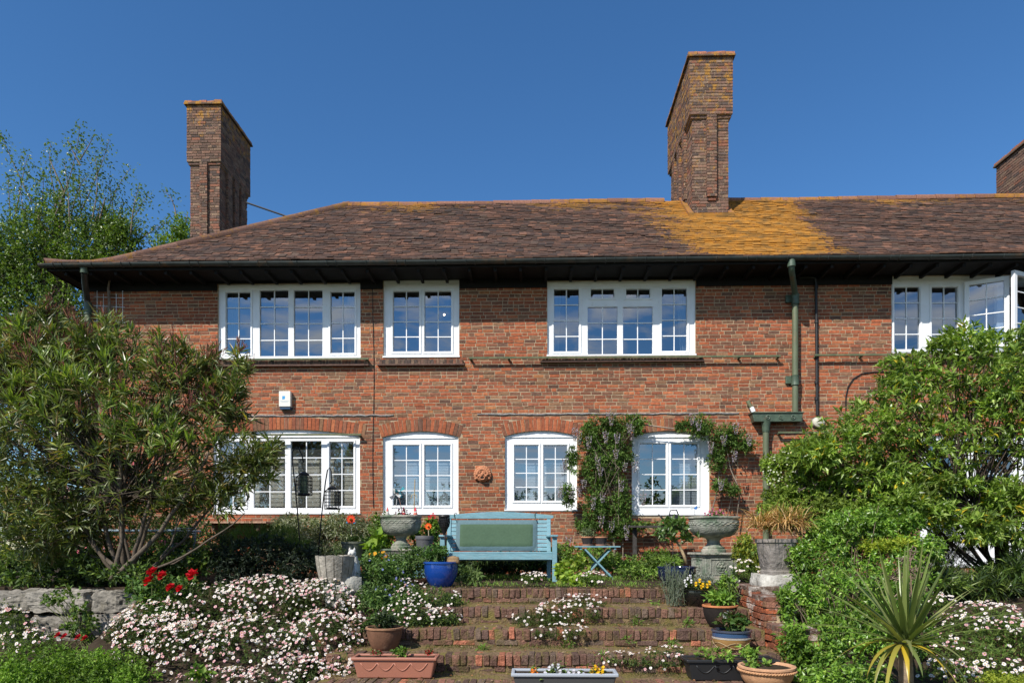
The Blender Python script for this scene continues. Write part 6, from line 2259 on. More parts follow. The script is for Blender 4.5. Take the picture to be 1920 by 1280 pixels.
def bloom(parent, c, r, col, n=16, name='bloom'):
    q = MB()
    c = np.array(c)
    for i in range(n):
        a = i * 2.4
        k = (i + 1) / n
        ax = unit(np.array([-.2, -.75, .65]))
        s1 = unit(np.cross(ax, [0, 0, 1.0]))
        d = ax * (1.1 - .95 * k) + (s1 * math.cos(a) + np.cross(s1, ax) * math.sin(a)) * k
        leaves(q, (c - ax * .25 * r)[None], d[None], [r * (.7 + .5 * k)], [r * 1.0], np.array(col)[None] * random.uniform(.7, 1.25), .3, -.15, .25, .6)
    q.build(name, M['petal'], parent)


for (px, py, r) in ((285, 1072, .075), (303, 1078, .065), (278, 1088, .07), (360, 1076, .078), (318, 1100, .055), (336, 1102, .05)):
    bloom(rb, at(px, py, 7.5), r, (.50, .008, .018))
for (px, label) in ((118, 'slender rose stem with fresh leaves before the stone wall'), ):
    t, P, d = plant('young_rose', label, 'rose', at(150, 1215, 7.7), [E(125, 1115, 7.8, 45, 22, .15), E(140, 1150, 7.7, 35, 40, .15), E(165, 1170, 7.7, 25, 35, .12), E(100, 1125, 7.8, 30, 12, .1)], 80, 5, .06, .042, [(.10, .17, .035), (.14, .20, .04), (.07, .13, .03)], 'soft_leaf', (.12, .14, .05), .3, .007)
    for (px, py) in ((108, 1190), (120, 1192), (146, 1194), (158, 1196)):
        bloom(t, at(px, py, 7.35), .04, (.42, .008, .02), 12)
plant('green_bush', 'dense fresh green bush in the bottom left corner', 'bush', at(130, 1320, 6.5), [E(90, 1250, 6.5, 110, 48, .45), E(190, 1255, 6.5, 80, 45, .4), E(30, 1270, 6.4, 80, 45, .4), E(250, 1275, 6.4, 50, 35, .3), E(150, 1300, 6.2, 160, 40, .4)], 2100, 8, .042, .020, [(.13, .23, .028, 3), (.095, .17, .024, 2), (.19, .30, .04, 2)], 'soft_leaf', tl=.09, up=.7, spread=.7, clump=.35)
plant('broad_leaved_plant', 'few broad pale leaves among the daisies at the bottom edge', 'plant', at(372, 1300, 6.15), [E(375, 1262, 6.15, 26, 16, .1)], 14, 5, .085, .045, BRIGHT, 'soft_leaf', tl=.05)

# ------------------------------------------------------------------ left side of the steps and the terrace
plant('mixed_plants', 'tangle of green plants with tiny blue flowers between tub and blue pot', 'plant', at(735, 1120, 8.7), [E(690, 1130, 8.2, 26, 42, .2), E(700, 1180, 7.5, 24, 34, .18), E(705, 1130, 7.9, 30, 34, .2), E(745, 1140, 8.0, 45, 34, .25), E(720, 1085, 8.6, 50, 45, .3), E(760, 1060, 8.9, 45, 30, .3), E(700, 1060, 8.9, 30, 30, .25), E(740, 1120, 8.4, 50, 35, .3), E(715, 1150, 8.0, 28, 30, .2), E(780, 1040, 9.2, 28, 20, .2)], 1700, 7, .06, .026, [(.08, .15, .035, 3), (.12, .20, .05, 2), (.17, .24, .08, 1), (.045, .09, .025, 2)], 'soft_leaf', (.1, .12, .05), .08, .006, tl=.1, up=.7)
f = MB()
P, O, _ = in_ells([E(720, 1080, 8.4, 45, 45, .2), E(740, 1115, 8.2, 45, 30, .2), E(760, 1060, 8.6, 45, 30, .2)], 60, .2)
daisies(f, P, O + np.array([0, -.8, .4]), .012, white=(.16, .2, .5), pink=0)
tag(f.build('blue_flowers', M['petal']), 'tiny blue flowers sprinkled over the plants left of the steps', 'flowers', kind='stuff')
plant('lime_leaved_plant', 'large lime green leaves in front of the left pedestal', 'plant', at(705, 1050, 9.3), [E(702, 1012, 9.3, 26, 14, .12), E(690, 1025, 9.25, 16, 16, .1)], 9, 4, .15, .13, [(.20, .30, .03), (.15, .25, .03)], 'soft_leaf', BARK, .4, .006, tl=.05, up=.2)
plant('bedding_plants', 'small orange and yellow bedding plants beside the stone tub', 'plant', at(700, 1060, 9.1), [E(700, 1050, 9.1, 28, 14, .15)], 60, 6, .045, .024, BRIGHT, 'soft_leaf')
f = MB()
P, O, _ = in_ells([E(705, 1040, 8.9, 26, 10, .1)], 14, .3)
daisies(f, P, O + np.array([0, -1, .4]), .02, white=(.6, .30, .02), pink=0)
tag(f.build('yellow_flowers', M['petal']), 'yellow and orange flowers beside the stone tub', 'flowers', kind='stuff')
d3 = [E(800, 1130, 8.1, 68, 34, .28), E(765, 1160, 7.7, 55, 32, .28), E(735, 1185, 7.5, 30, 22, .2), E(830, 1160, 7.75, 35, 18, .2), E(760, 1105, 8.5, 30, 18, .2), E(845, 1120, 8.3, 22, 12, .15)]
dc, P, d = plant('daisy_clump', 'daisy clump spilling down the left end of the steps', 'daisies', at(800, 1170, 8), d3, 1700, 8, .042, .012, GRN + DARK, 'soft_leaf', tl=.08, up=.6, shell=.3)
flowers(dc, d3, 270, .0145, pink=.12)
d4 = [E(1060, 1150, 7.78, 75, 22, .2), E(1010, 1160, 7.6, 60, 18, .2), E(1090, 1130, 8.1, 50, 14, .2), E(1050, 1185, 7.3, 60, 12, .12)]
dc, P, d = plant('daisy_clump', 'daisies and green moss grown across the middle of the steps', 'daisies', at(1050, 1190, 7.7), d4, 750, 9, .036, .007, [(.055, .09, .015, 3), (.08, .11, .02, 2), (.04, .06, .015, 1)], 'soft_leaf', tl=.06, up=.6, shell=.3)
flowers(dc, d4, 170, .0145, pink=.1)
d5 = [E(1225, 1240, 6.75, 55, 14, .15), E(1160, 1235, 6.8, 40, 10, .12), E(1250, 1225, 6.85, 45, 10, .15)]
dc, P, d = plant('daisy_clump', 'sparse daisies on the lowest step left of the black trough', 'daisies', at(1220, 1250, 6.75), d5, 260, 7, .035, .010, DARK + GRN, 'soft_leaf', tl=.06)
flowers(dc, d5, 80, .013, pink=.1)
for (px, py, Y, rx, ry, label, lime) in ((1000, 1084, 8.95, 26, 9, 'little daisy tuft on the terrace edge in front of the bench', 0), (1110, 1084, 8.95, 26, 10, 'little daisy tuft at the foot of the folding table', 0), (1395, 1072, 9.3, 26, 22, 'daisy tuft between the right pedestal and the stone planter', 0)):
    e = [E(px, py, Y, rx, ry, .15)]
    dc, P, d = plant('daisy_tuft', label, 'daisies', at(px, py + ry, Y), e, 150, 7, .04, .012, GRN, 'soft_leaf', tl=.06)
    flowers(dc, e, 40, .016, pink=.05)
plant('lime_leaved_plant', 'mound of bright lime rounded leaves between bench and folding table', 'plant', at(1080, 1098, 9.2), [E(1062, 1068, 9.3, 26, 16, .15), E(1092, 1058, 9.4, 24, 14, .15), E(1085, 1085, 9.1, 34, 14, .15), E(1060, 1092, 9.0, 30, 8, .12)], 62, 5, .085, .085, [(.24, .33, .04, 2), (.18, .28, .035, 2), (.30, .36, .05, 1)], 'soft_leaf', (.15, .2, .06), .2, .005, tl=.06, up=.8, spread=.7, droop=.3)
gt_ = MB()
P, O, _ = in_ells([E(930, 1094, 8.9, 90, 6, .25), E(1050, 1096, 8.85, 80, 5, .2), E(1180, 1092, 8.95, 70, 6, .3), E(1120, 1075, 10.5, 160, 8, .8), E(940, 1070, 10.9, 120, 8, .8)], 2600, .8)
P[:, 2] = np.abs(RNG.normal(0, .02, len(P)))
leaves(gt_, P, RNG.normal(0, .6, (len(P), 3)) + np.array([0, 0, 1]), RNG.uniform(.03, .08, len(P)), .010, pal(BRIGHT + [(.2, .17, .08, 2)], len(P)))
tag(gt_.build('terrace_weeds', M['soft_leaf']), 'low grass and weeds over the terrace edge', 'grass', kind='stuff')
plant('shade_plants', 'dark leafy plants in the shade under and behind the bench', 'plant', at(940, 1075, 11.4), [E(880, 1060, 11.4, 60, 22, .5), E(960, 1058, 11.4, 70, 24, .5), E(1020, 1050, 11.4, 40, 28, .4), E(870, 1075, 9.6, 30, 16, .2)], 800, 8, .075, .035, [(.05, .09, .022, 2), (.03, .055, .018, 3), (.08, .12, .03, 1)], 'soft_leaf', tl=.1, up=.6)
plant('hosta', 'pale pointed leaves beside the blue glazed pot', 'plant', at(885, 1098, 8.95), [E(888, 1080, 8.95, 22, 14, .12), E(868, 1090, 8.9, 14, 8, .1)], 26, 5, .10, .03, [(.13, .18, .06), (.09, .14, .04)], 'soft_leaf', tl=.05, up=.9)
plant('wall_plants', 'mixed low greenery along the foot of the wall below the wisteria', 'plant', at(1170, 1078, 11.2), [E(1170, 1058, 11.2, 60, 18, .5), E(1240, 1050, 11.0, 40, 24, .4), E(1120, 1045, 11.6, 50, 24, .4), E(1060, 1040, 11.9, 40, 26, .4), E(1200, 1070, 10.6, 50, 12, .4), E(1410, 1045, 11.2, 30, 30, .4)], 1100, 7, .065, .032, GRN + BRIGHT, 'soft_leaf', tl=.09, up=.7)
plant('wall_plants', 'green plants between the silver shrub and the left urn', 'plant', at(700, 1075, 10.8), [E(715, 1000, 10.9, 25, 45, .3), E(690, 1030, 10.6, 30, 30, .3), E(795, 1010, 10.8, 30, 35, .3), E(830, 1030, 10.8, 20, 30, .3), E(740, 1030, 10.9, 40, 30, .3)], 600, 7, .07, .034, GRN + BRIGHT, 'soft_leaf', BARK, .04, tl=.09, up=.7)
plant('spindle_bush', 'yellow variegated bush behind the stone planter', 'bush', at(1400, 1075, 9.6), [E(1395, 1030, 9.6, 24, 34, .25), E(1410, 1060, 9.5, 22, 20, .2)], 260, 7, .06, .025, [(.28, .30, .04, 2), (.12, .18, .03, 2)], 'soft_leaf', tl=.08)

# ------------------------------------------------------------------ wisteria on the wall
WY = 12.55
wb = at(1155, 1075, WY)
WE = [E(1150, 800, WY, 62, 32, .22), E(1110, 820, WY, 34, 36, .2), E(1195, 795, WY, 26, 22, .16), E(1125, 880, WY, 44, 50, .2), E(1160, 850, WY, 34, 40, .2), E(1120, 950, WY, 36, 40, .2), E(1165, 945, WY, 26, 55, .18), E(1100, 985, WY, 30, 18, .16), E(1160, 990, WY, 40, 25, .2), E(1310, 800, WY, 36, 26, .2, .07), E(1275, 800, WY, 16, 10, .1, .02), E(1365, 822, WY, 42, 32, .2, .1), E(1402, 835, WY, 22, 18, .14, .03), E(1345, 862, WY, 26, 28, .14, .04), E(1350, 910, WY, 20, 14, .1, .03), E(1375, 918, WY, 18, 14, .1, .03), E(1075, 860, WY - .1, 16, 30, .1, .03), E(1065, 930, WY - .1, 18, 30, .1, .03), E(1210, 985, WY, 45, 10, .1, .03)]
wi_, P, d = plant('wisteria', 'wisteria trained on the wall around the right ground floor window', 'wisteria', wb, WE, 2400, 11, .066, .023, [(.085, .155, .027, 3), (.11, .19, .035, 3), (.055, .10, .022, 2), (.17, .24, .06, .8)], 'soft_leaf', None, tl=.16, up=-.05, spread=.8, shell=.45, clump=.3)
sb = MB()
for pts, r in ((((1155, 1078), (1150, 1000), (1160, 930), (1145, 860), (1150, 800)), .028), (((1150, 1000), (1120, 950), (1115, 880), (1105, 820)), .018), (((1150, 800), (1200, 795), (1260, 803), (1310, 800), (1370, 822), (1410, 838)), .016), (((1330, 975), (1345, 920), (1350, 870), (1335, 815)), .014), (((1380, 980), (1388, 920), (1370, 880), (1360, 830)), .012), (((1150, 1030), (1110, 1000), (1090, 990)), .012), (((1150, 985), (1200, 988), (1245, 985)), .012), (((1362, 975), (1372, 930), (1350, 900)), .010), (((1168, 1075), (1168, 1000)), .012)):
    q = [at(*p, WY + .08) for p in pts]
    sb.tube(q, np.linspace(r, r * .5, len(q)), 6, np.array((.27, .22, .17)) * random.uniform(.8, 1.2))
twigs(sb, np.array(at(1145, 880, WY)), WE[:9], P[(P[:, 0] < X_(1200, WY)) & (P[:, 0] > X_(1085, WY))], .03, .006, (.2, .16, .12))
sb.build('stems', M['bark'], wi_, smooth=True)
RAC = [(1078, 808), (1086, 812), (1140, 772), (1146, 780), (1180, 796), (1184, 806), (1104, 822), (1136, 815), (1157, 818), (1121, 860), (1155, 848), (1171, 872), (1060, 865), (1190, 870), (1050, 915), (1070, 925), (1112, 935), (1130, 930), (1085, 918), (1127, 972), (1147, 982), (1175, 990), (1066, 1010), (1298, 780), (1310, 792), (1333, 832), (1357, 822), (1405, 818), (1352, 904), (1377, 850), (1206, 930), (1126, 880), (1095, 905), (1165, 905), (1380, 798)]
for (px, py) in RAC:
    c = np.array(at(px, py - 6, WY - .16 + random.uniform(-.05, .05)))
    L_ = random.uniform(.14, .26)
    n = int(L_ * 420)
    t = RNG.uniform(0, 1, n)
    rr = .036 * (1 - t) ** .7 + .008
    a = RNG.uniform(0, 2 * math.pi, n)
    Q = c + np.stack([rr * np.cos(a), rr * np.sin(a), -t * L_], 1)
    q = MB()
    q.tube([c + np.array([0, 0, .05]), c, c - np.array([0, 0, L_])], .003, 4, (.2, .18, .1))
    leaves(q, Q, np.stack([np.cos(a), np.sin(a), -.5 + 0 * a], 1), .022, .020, pal([(.36, .31, .38, 2), (.27, .22, .30, 2), (.44, .40, .40, 1), (.36, .27, .2, .8)], n), .3, .2)
    q.build('raceme', M['petal'], wi_)

# ------------------------------------------------------------------ plants in the pots
def potted(name, label, px, py, Y, rx, ry, n, per, L, W, colors, cat='plant', stems=None, m='soft_leaf', **k):
    return plant(name, label, cat, at(px, py + ry, Y), [E(px, py, Y, rx, ry, rx * Y / 1280 * .8)], n, per, L, W, colors, m, stems, .3, .005, **k)


potted('potted_plant', 'fresh leafy plant growing in the blue glazed pot', 818, 1035, 8.85, 26, 17, 60, 7, .07, .028, [(.06, .13, .03), (.09, .17, .04)], stems=(.1, .14, .05), tl=.07, up=.9)
potted('potted_plant', 'trailing grey green plant in the left pot on the folding table', 1103, 998, TY, 16, 11, 60, 7, .045, .018, [(.10, .14, .06), (.16, .19, .10)])
potted('potted_plant', 'red tinged seedlings in the right pot on the folding table', 1128, 1001, TY, 15, 6, 22, 5, .05, .02, [(.10, .14, .04), (.32, .07, .04)])
fg = at(1288, 1058, 8.9)
ft = thing('leaning_shrub', 'small leaning tree with broad leaves in the navy pot', 'shrub', fg)
sb, fb = MB(), MB()
sb.tube([fg, at(1282, 1040, 8.9), at(1272, 1018, 8.95), at(1257, 1004, 8.95), at(1262, 990, 8.95), at(1272, 984, 8.95)], [.022, .02, .019, .016, .013, .01], 8, (.30, .22, .13))
sb.tube([at(1268, 1012, 8.95), at(1285, 1000, 8.95), at(1290, 990, 8.9)], [.012, .009, .006], 6, (.25, .2, .12))
sb.tube([at(1260, 1058, 8.85), at(1262, 1030, 8.9), at(1258, 1005, 8.95)], [.006, .006, .006], 5, (.03, .03, .03))
sb.build('stem', M['bark'], ft, smooth=True)
clumps(fb, [E(1266, 985, 8.95, 26, 17, .14), E(1250, 1002, 8.9, 22, 12, .12), E(1292, 1003, 8.9, 18, 12, .1), E(1240, 995, 8.9, 10, 8, .08)], 62, 6, .095, .045, [(.06, .12, .025), (.09, .16, .03), (.12, .19, .05)], tl=.07, up=.6, spread=.75)
fb.build('foliage', M['leaf'], ft)
potted('grassy_plant', 'pale grassy seedlings at the soil of the navy pot', 1255, 1052, 8.9, 22, 7, 40, 5, .09, .012, BRIGHT, tl=.04)
lv = MB()
lt = thing('lavender', 'grey green lavender spikes standing before the navy pot', 'lavender', at(1262, 1135, 8.1))
for i in range(46):
    b = np.array(at(1262, 1134, 8.1)) + RNG.normal(0, 1, 3) * np.array([.05, .05, 0])
    e = b + np.array([random.uniform(-.16, .18), random.uniform(-.1, .1), random.uniform(.25, .52)])
    lv.tube([b, (b + e) / 2 + RNG.normal(0, .01, 3), e], [.0035, .003, .004], 4, (.15, .18, .12), cap=False)
    n = 22
    u = RNG.uniform(.15, 1, n)[:, None]
    leaves(lv, b + (e - b) * u, RNG.normal(0, .6, (n, 3)) + np.array([0, 0, 1]), .045, .006, pal([(.16, .20, .13), (.10, .14, .08), (.22, .24, .2)], n))
lv.build('spikes', M['soft_leaf'], lt, kind='stuff')
potted('silver_plant', 'feathery silver foliage behind the pansies in the black pot', 1320, 1088, 8.25, 26, 16, 110, 8, .05, .010, [(.24, .27, .22), (.32, .34, .30)], tl=.06)


def pansies(label, pts, Y, r, col, centre, green, z=None):
    t = thing('pansies', label, 'pansies', at(pts[0][0], pts[0][1] + 8, Y))
    q = MB()
    for (px, py) in pts:
        clumps(q, [E(px, py + 6, Y + .03, 8, 5, .04)], 7, 5, .04, .022, GRN)
    q.build('foliage', M['soft_leaf'], t)
    for (px, py) in pts:
        c = np.array(at(px, py, Y - .03 + random.uniform(-.04, .04)))
        q = MB()
        nrm = unit(np.array([random.uniform(-.5, .3), -1, random.uniform(.2, .8)]))
        s = unit(np.cross(nrm, [0, 0, 1.0]))
        u = np.cross(s, nrm)
        for a, k in ((90, 1), (40, .9), (140, .9), (200, .95), (-20, .95), (-90, 1.1)):
            d_ = s * math.cos(R(a)) + u * math.sin(R(a))
            leaves(q, c[None], d_[None] + nrm * .15, [r * k], [r * 1.0], np.array(col)[None] * random.uniform(.85, 1.1), -.06, -.1, .01, .62)
        leaves(q, (c + nrm * .004)[None], -u[None], [r * .42], [r * .42], np.array(centre)[None], 0, 0, .01)
        q.build('flower', M['petal'], t)


pansies('yellow pansies at the front of the round black pot', [(1305, 1094), (1312, 1088), (1318, 1096), (1326, 1097), (1330, 1092), (1315, 1100)], 8.0, .03, (.75, .46, .01), (.3, .08, .01), GRN)
pansies('white pansies at the left of the round black pot', [(1284, 1089), (1289, 1084), (1294, 1080), (1296, 1089), (1286, 1096)], 8.05, .026, (.72, .72, .74), (.2, .12, .3), GRN)
pansies('yellow pansies at the right end of the grey trough', [(1109, 1258), (1116, 1250), (1122, 1256), (1129, 1261), (1131, 1252), (1120, 1264)], 5.95, .026, (.78, .46, .01), (.3, .08, .01), GRN)
pansies('orange pansies at the left end of the grey trough', [(998, 1257), (1003, 1254), (1000, 1262), (1006, 1262)], 5.95, .022, (.68, .17, .01), (.2, .03, .01), GRN)
pansies('white and violet pansies in the middle of the grey trough', [(1030, 1252), (1036, 1248), (1043, 1255), (1050, 1258), (1022, 1262), (1047, 1247), (1066, 1262), (1076, 1258), (1085, 1262), (1094, 1264)], 5.95, .024, (.60, .58, .64), (.05, .02, .08), GRN)
pansies('yellow pansies in the terracotta saucer', [(772, 1076), (779, 1080), (785, 1078), (768, 1082)], 8.9, .024, (.75, .46, .01), (.3, .08, .01), GRN)
pansies('dusky pink primulas in the right stone urn', [(1322, 963), (1330, 959), (1337, 955), (1343, 961), (1350, 957), (1356, 963), (1335, 964), (1347, 966), (1328, 966)], 9.93, .03, (.40, .09, .20), (.5, .3, .03), GRN)
pansies('dark purple flowers in the left stone urn', [(742, 962), (748, 956), (756, 954), (763, 958), (769, 963), (752, 963)], 10.1, .028, (.10, .03, .07), (.2, .1, .03), GRN)
pansies('red geranium blooms behind the grey pot by the bench', [(808, 968), (812, 964), (804, 970), (815, 968)], 10.7, .035, (.5, .01, .03), (.3, .01, .02), GRN)
potted('geranium', 'geranium foliage behind the grey pot by the bench', 812, 990, 10.7, 22, 22, 90, 6, .06, .045, GRN + BRIGHT)
potted('potted_plant', 'low rosette of leaves in the bare rimmed black pot', 1350, 1120, 7.6, 28, 13, 50, 6, .075, .036, BRIGHT, up=.8, tl=.05)
potted('leafy_shrub', 'small green shrub growing behind the bare rimmed black pot', 1362, 1095, 8.2, 22, 22, 130, 6, .05, .028, BRIGHT, stems=(.1, .14, .05))
potted('potted_plant', 'broad leaves and silver shoots in the banded pot', 1375, 1165, 7.05, 32, 17, 46, 6, .085, .042, [(.07, .14, .03), (.11, .19, .04), (.12, .07, .04)], up=.8, tl=.06)
potted('silver_plant', 'silver dusty shoots at the back of the banded pot', 1366, 1152, 7.1, 14, 8, 18, 6, .04, .014, [(.42, .44, .42)])
potted('potted_plant', 'straggly stems and leaves in the black trough', 1340, 1226, 6.52, 55, 9, 34, 5, .055, .026, BRIGHT + [(.12, .06, .04)], tl=.05)
potted('potted_plant', 'young leaves at the right end of the black trough', 1402, 1222, 6.5, 22, 11, 26, 6, .055, .03, BRIGHT, tl=.05)
potted('potted_plant', 'sparse leaves with a dark red tip in the pale terracotta pot', 1420, 1243, 6.2, 24, 6, 16, 5, .05, .026, BRIGHT + [(.3, .05, .04)], tl=.04)
potted('potted_plant', 'green leaves in the middle of the terracotta coloured trough', 752, 1221, 6.55, 14, 9, 16, 6, .045, .03, BRIGHT, tl=.04)
potted('potted_plant', 'tiny red begonia at the right of the terracotta coloured trough', 804, 1222, 6.55, 9, 7, 12, 6, .03, .022, [(.08, .14, .03), (.42, .03, .03)], tl=.03)
potted('potted_plant', 'dark red begonia at the left of the terracotta coloured trough', 706, 1223, 6.55, 12, 6, 12, 6, .03, .022, [(.08, .12, .03), (.25, .03, .03)], tl=.03)
potted('potted_plant', 'dark shaded leaves in the brown bowl pot', 722, 1160, 7.1, 28, 16, 90, 6, .055, .024, DARK + [(.05, .09, .03)], up=.7)
potted('potted_plant', 'few pale shoots in the half barrel stone tub', 632, 1032, 8.3, 16, 8, 14, 6, .05, .016, [(.10, .15, .05)])
potted('potted_plant', 'pale shrublet in the grey green bowl pot', 664, 1008, 9.4, 14, 8, 26, 6, .05, .018, GRN)

# dry grass in the tall planter
dg_ = thing('dry_grass', 'mop of dry tan grass blades hanging over the tall planter', 'grass', at(1455, 1008, PYL))
q = MB()
gc = np.array(at(1460, 985, PYL))
DRY = [(.55, .34, .14, 3), (.44, .26, .11, 3), (.60, .43, .22, 1), (.12, .15, .03, 1)]
for i in range(46):
    b = gc + RNG.normal(0, 1, 3) * np.array([.17, .13, .03])
    blades(q, b, 13, .34, .014, DRY, el=(5, 75), droop=1.6, segs=6)
blades(q, gc + np.array([.05, 0, .05]), 60, .28, .012, [(.16, .19, .04), (.22, .22, .06)], el=(30, 85), droop=.9)
q.build('blades', M['soft_leaf'], dg_, kind='stuff')

# ------------------------------------------------------------------ right-hand shrubs
EYY = 9.0
eb = at(1868, 1085, EYY)
EE = [E(1805, 715, EYY, 105, 85, .8), E(1900, 690, EYY, 90, 85, .8), E(1680, 775, EYY, 85, 70, .7), E(1590, 815, EYY, 75, 55, .6), E(1740, 840, EYY, 130, 60, .7), E(1880, 800, EYY, 100, 80, .8), E(1530, 850, EYY, 50, 35, .4, .3), E(1690, 700, EYY, 45, 40, .4, .2), E(1800, 640, EYY, 55, 32, .4, .2), E(1620, 870, EYY - .1, 70, 40, .5), E(1890, 930, EYY - .2, 60, 40, .4, .35), E(1750, 905, EYY - .1, 90, 28, .4, .35), E(1960, 760, EYY, 70, 150, .7), E(1900, 990, EYY - .3, 60, 50, .4, .3), E(1660, 900, EYY - .1, 80, 40, .4, .3), E(1740, 955, EYY - .3, 60, 40, .3, .25), E(1830, 985, EYY - .5, 60, 35, .3, .2), E(1690, 940, EYY - .4, 50, 30, .3, .2)]
ev, P, d = plant('evergreen_shrub', 'large glossy evergreen shrub across the right end of the house', 'shrub', eb, EE, 2500, 10, .115, .034, [(.17, .26, .038, 4), (.125, .20, .032, 3), (.23, .32, .055, 2), (.31, .39, .11, 1), (.52, .40, .03, .3)], 'leaf', None, tl=.10, up=.65, spread=.68, shell=.4, clump=.35, fold=.25, droop=.18)
sb = MB()
for (px, py, r) in ((1840, 820, .05), (1890, 760, .045), (1780, 850, .035), (1720, 840, .03), (1640, 830, .025), (1580, 840, .018), (1800, 720, .028), (1910, 860, .03), (1760, 930, .018), (1830, 900, .03), (1700, 900, .016), (1680, 770, .02)):
    e = np.array(at(px, py, EYY + random.uniform(-.3, .3)))
    b = np.array(eb) + RNG.normal(0, 1, 3) * np.array([.12, .08, 0])
    m_ = b + (e - b) * .5 + np.array([(e[0] - b[0]) * .12, 0, -.12])
    q = np.linspace(0, 1, 10)[:, None]
    sb.tube((1 - q) ** 2 * b + 2 * q * (1 - q) * m_ + q ** 2 * e + RNG.normal(0, .015, (10, 3)), np.linspace(r, r * .3, 10), 7, np.array((.07, .055, .045)) * random.uniform(.7, 1.3))
twigs(sb, np.array(at(1820, 960, EYY)), EE, P, .09, .012, (.065, .05, .04))
sb.build('stems', M['bark'], ev, smooth=True)
vb, P, d = plant('flowering_shrub', 'lighter green shrub with faded flower heads below the evergreen', 'shrub', at(1530, 1010, 9.5), [E(1480, 880, 9.6, 50, 40, .4), E(1540, 900, 9.4, 70, 50, .5), E(1620, 930, 9.2, 70, 40, .5), E(1470, 930, 9.5, 40, 35, .35), E(1545, 950, 9.2, 60, 35, .4), E(1450, 870, 9.7, 25, 22, .2, .08), E(1500, 850, 9.7, 40, 25, .25, .15), E(1600, 960, 9.0, 110, 40, .5), E(1690, 965, 8.9, 60, 36, .4), E(1450, 960, 9.3, 30, 35, .3, .1)], 2900, 8, .062, .031, [(.19, .28, .035, 3), (.15, .22, .032, 3), (.26, .34, .055, 2), (.10, .15, .025, 2)], 'soft_leaf', (.14, .11, .08), .04, .008, tl=.10, up=.5, clump=.35)
f = MB()
P, O, _ = in_ells([E(1470, 885, 9.5, 40, 40, .3), E(1510, 850, 9.6, 40, 18, .2)], 170, .15)
daisies(f, P, O + np.array([0, -.8, .5]), .012, white=(.55, .57, .42), pink=0, centre=(.4, .4, .3))
f.build('white_flowers', M['petal'], vb, kind='stuff')
f = MB()
for i in range(84):
    p, O, _ = in_ells([E(1560, 905, 9.2, 80, 30, .3), E(1640, 920, 9.0, 70, 30, .3)], 1, .1)
    for k in range(8):
        e = p[0] + RNG.normal(0, .03, 3) + np.array([0, 0, .03])
        f.tube([p[0], e], [.003, .006], 4, np.array((.19, .15, .13)) * random.uniform(.7, 1.3))
f.build('seed_heads', M['bark'], vb, kind='stuff')
JE = [E(1545, 1232, 6.6, 50, 45, .3), E(1600, 1268, 6.0, 80, 35, .3), E(1607, 1045, 8.2, 55, 32, .3), E(1540, 1275, 6.25, 70, 40, .3), E(1640, 975, 8.3, 100, 30, .3, .3), E(1505, 1045, 8.0, 30, 45, .2, .12), E(1475, 1130, 7.3, 22, 40, .15, .06), E(1488, 1205, 6.75, 30, 45, .2, .12), E(1540, 1060, 7.9, 60, 60, .4), E(1620, 1010, 8.3, 80, 45, .4), E(1500, 1130, 7.5, 45, 60, .3), E(1590, 1130, 7.3, 90, 80, .5), E(1680, 1090, 7.6, 70, 70, .45), E(1560, 1220, 6.8, 90, 70, .5), E(1670, 1190, 6.9, 80, 70, .5), E(1500, 1230, 6.9, 35, 50, .25), E(1600, 1290, 6.4, 110, 50, .4), E(1490, 1050, 8.0, 26, 40, .2, .08), E(1720, 1030, 8.2, 55, 35, .3, .2), E(1560, 1000, 8.2, 50, 40, .3, .2), E(1650, 985, 8.5, 70, 30, .3, .2)]
jm, P, d = plant('climber_mass', 'dense bright green leafy climber tumbling over the right bank', 'climber', at(1590, 1290, 7), JE, 4000, 7, .062, .029, [(.155, .28, .034, 4), (.115, .22, .030, 3), (.21, .34, .045, 2), (.28, .38, .07, .7), (.08, .15, .025, 1.5)], 'leaf', (.13, .10, .07), .03, .006, tl=.12, up=.35, spread=.85, shell=.25, clump=.3, droop=.25)
plant('golden_shrub', 'small yellow green shrub glowing amid the climber', 'shrub', at(1660, 1050, 8.0), [E(1650, 1022, 7.9, 42, 16, .25), E(1690, 1015, 8.0, 24, 14, .2)], 190, 7, .06, .028, [(.30, .34, .03, 2), (.22, .30, .03, 2)], 'soft_leaf', tl=.08)
plant('grassy_shrub', 'fine leaved dark green plant beside the glazed door', 'plant', at(1790, 1080, 9.4), [E(1780, 1035, 9.4, 40, 40, .3), E(1730, 1050, 9.3, 40, 32, .3)], 420, 10, .12, .008, [(.06, .10, .025), (.09, .13, .04), (.035, .06, .02)], 'soft_leaf', tl=.08, up=.9, spread=.5)
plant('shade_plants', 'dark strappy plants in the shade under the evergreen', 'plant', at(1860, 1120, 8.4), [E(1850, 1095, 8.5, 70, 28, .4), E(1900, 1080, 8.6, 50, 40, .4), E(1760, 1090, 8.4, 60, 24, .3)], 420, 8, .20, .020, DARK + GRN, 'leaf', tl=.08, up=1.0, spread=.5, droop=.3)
d6 = [E(1850, 1165, 7.1, 70, 35, .35), E(1800, 1190, 6.9, 60, 35, .35), E(1900, 1200, 6.8, 60, 40, .35), E(1830, 1240, 6.4, 80, 40, .35), E(1900, 1280, 6.1, 60, 40, .3), E(1780, 1280, 6.2, 60, 40, .3), E(1740, 1130, 7.4, 45, 18, .2, .05), E(2010, 1190, 7.1, 80, 45, .35), E(2170, 1180, 7.3, 110, 55, .4)]
dc, P, d = plant('daisy_bank', 'bank of white daisies behind the spiky palm at right', 'daisies', at(1850, 1290, 6.8), d6, 2600, 8, .042, .013, GRN + [(.10, .05, .03, 1)], 'soft_leaf', tl=.08, up=.6, shell=.25)
flowers(dc, d6, 620, .0175, pink=.25)
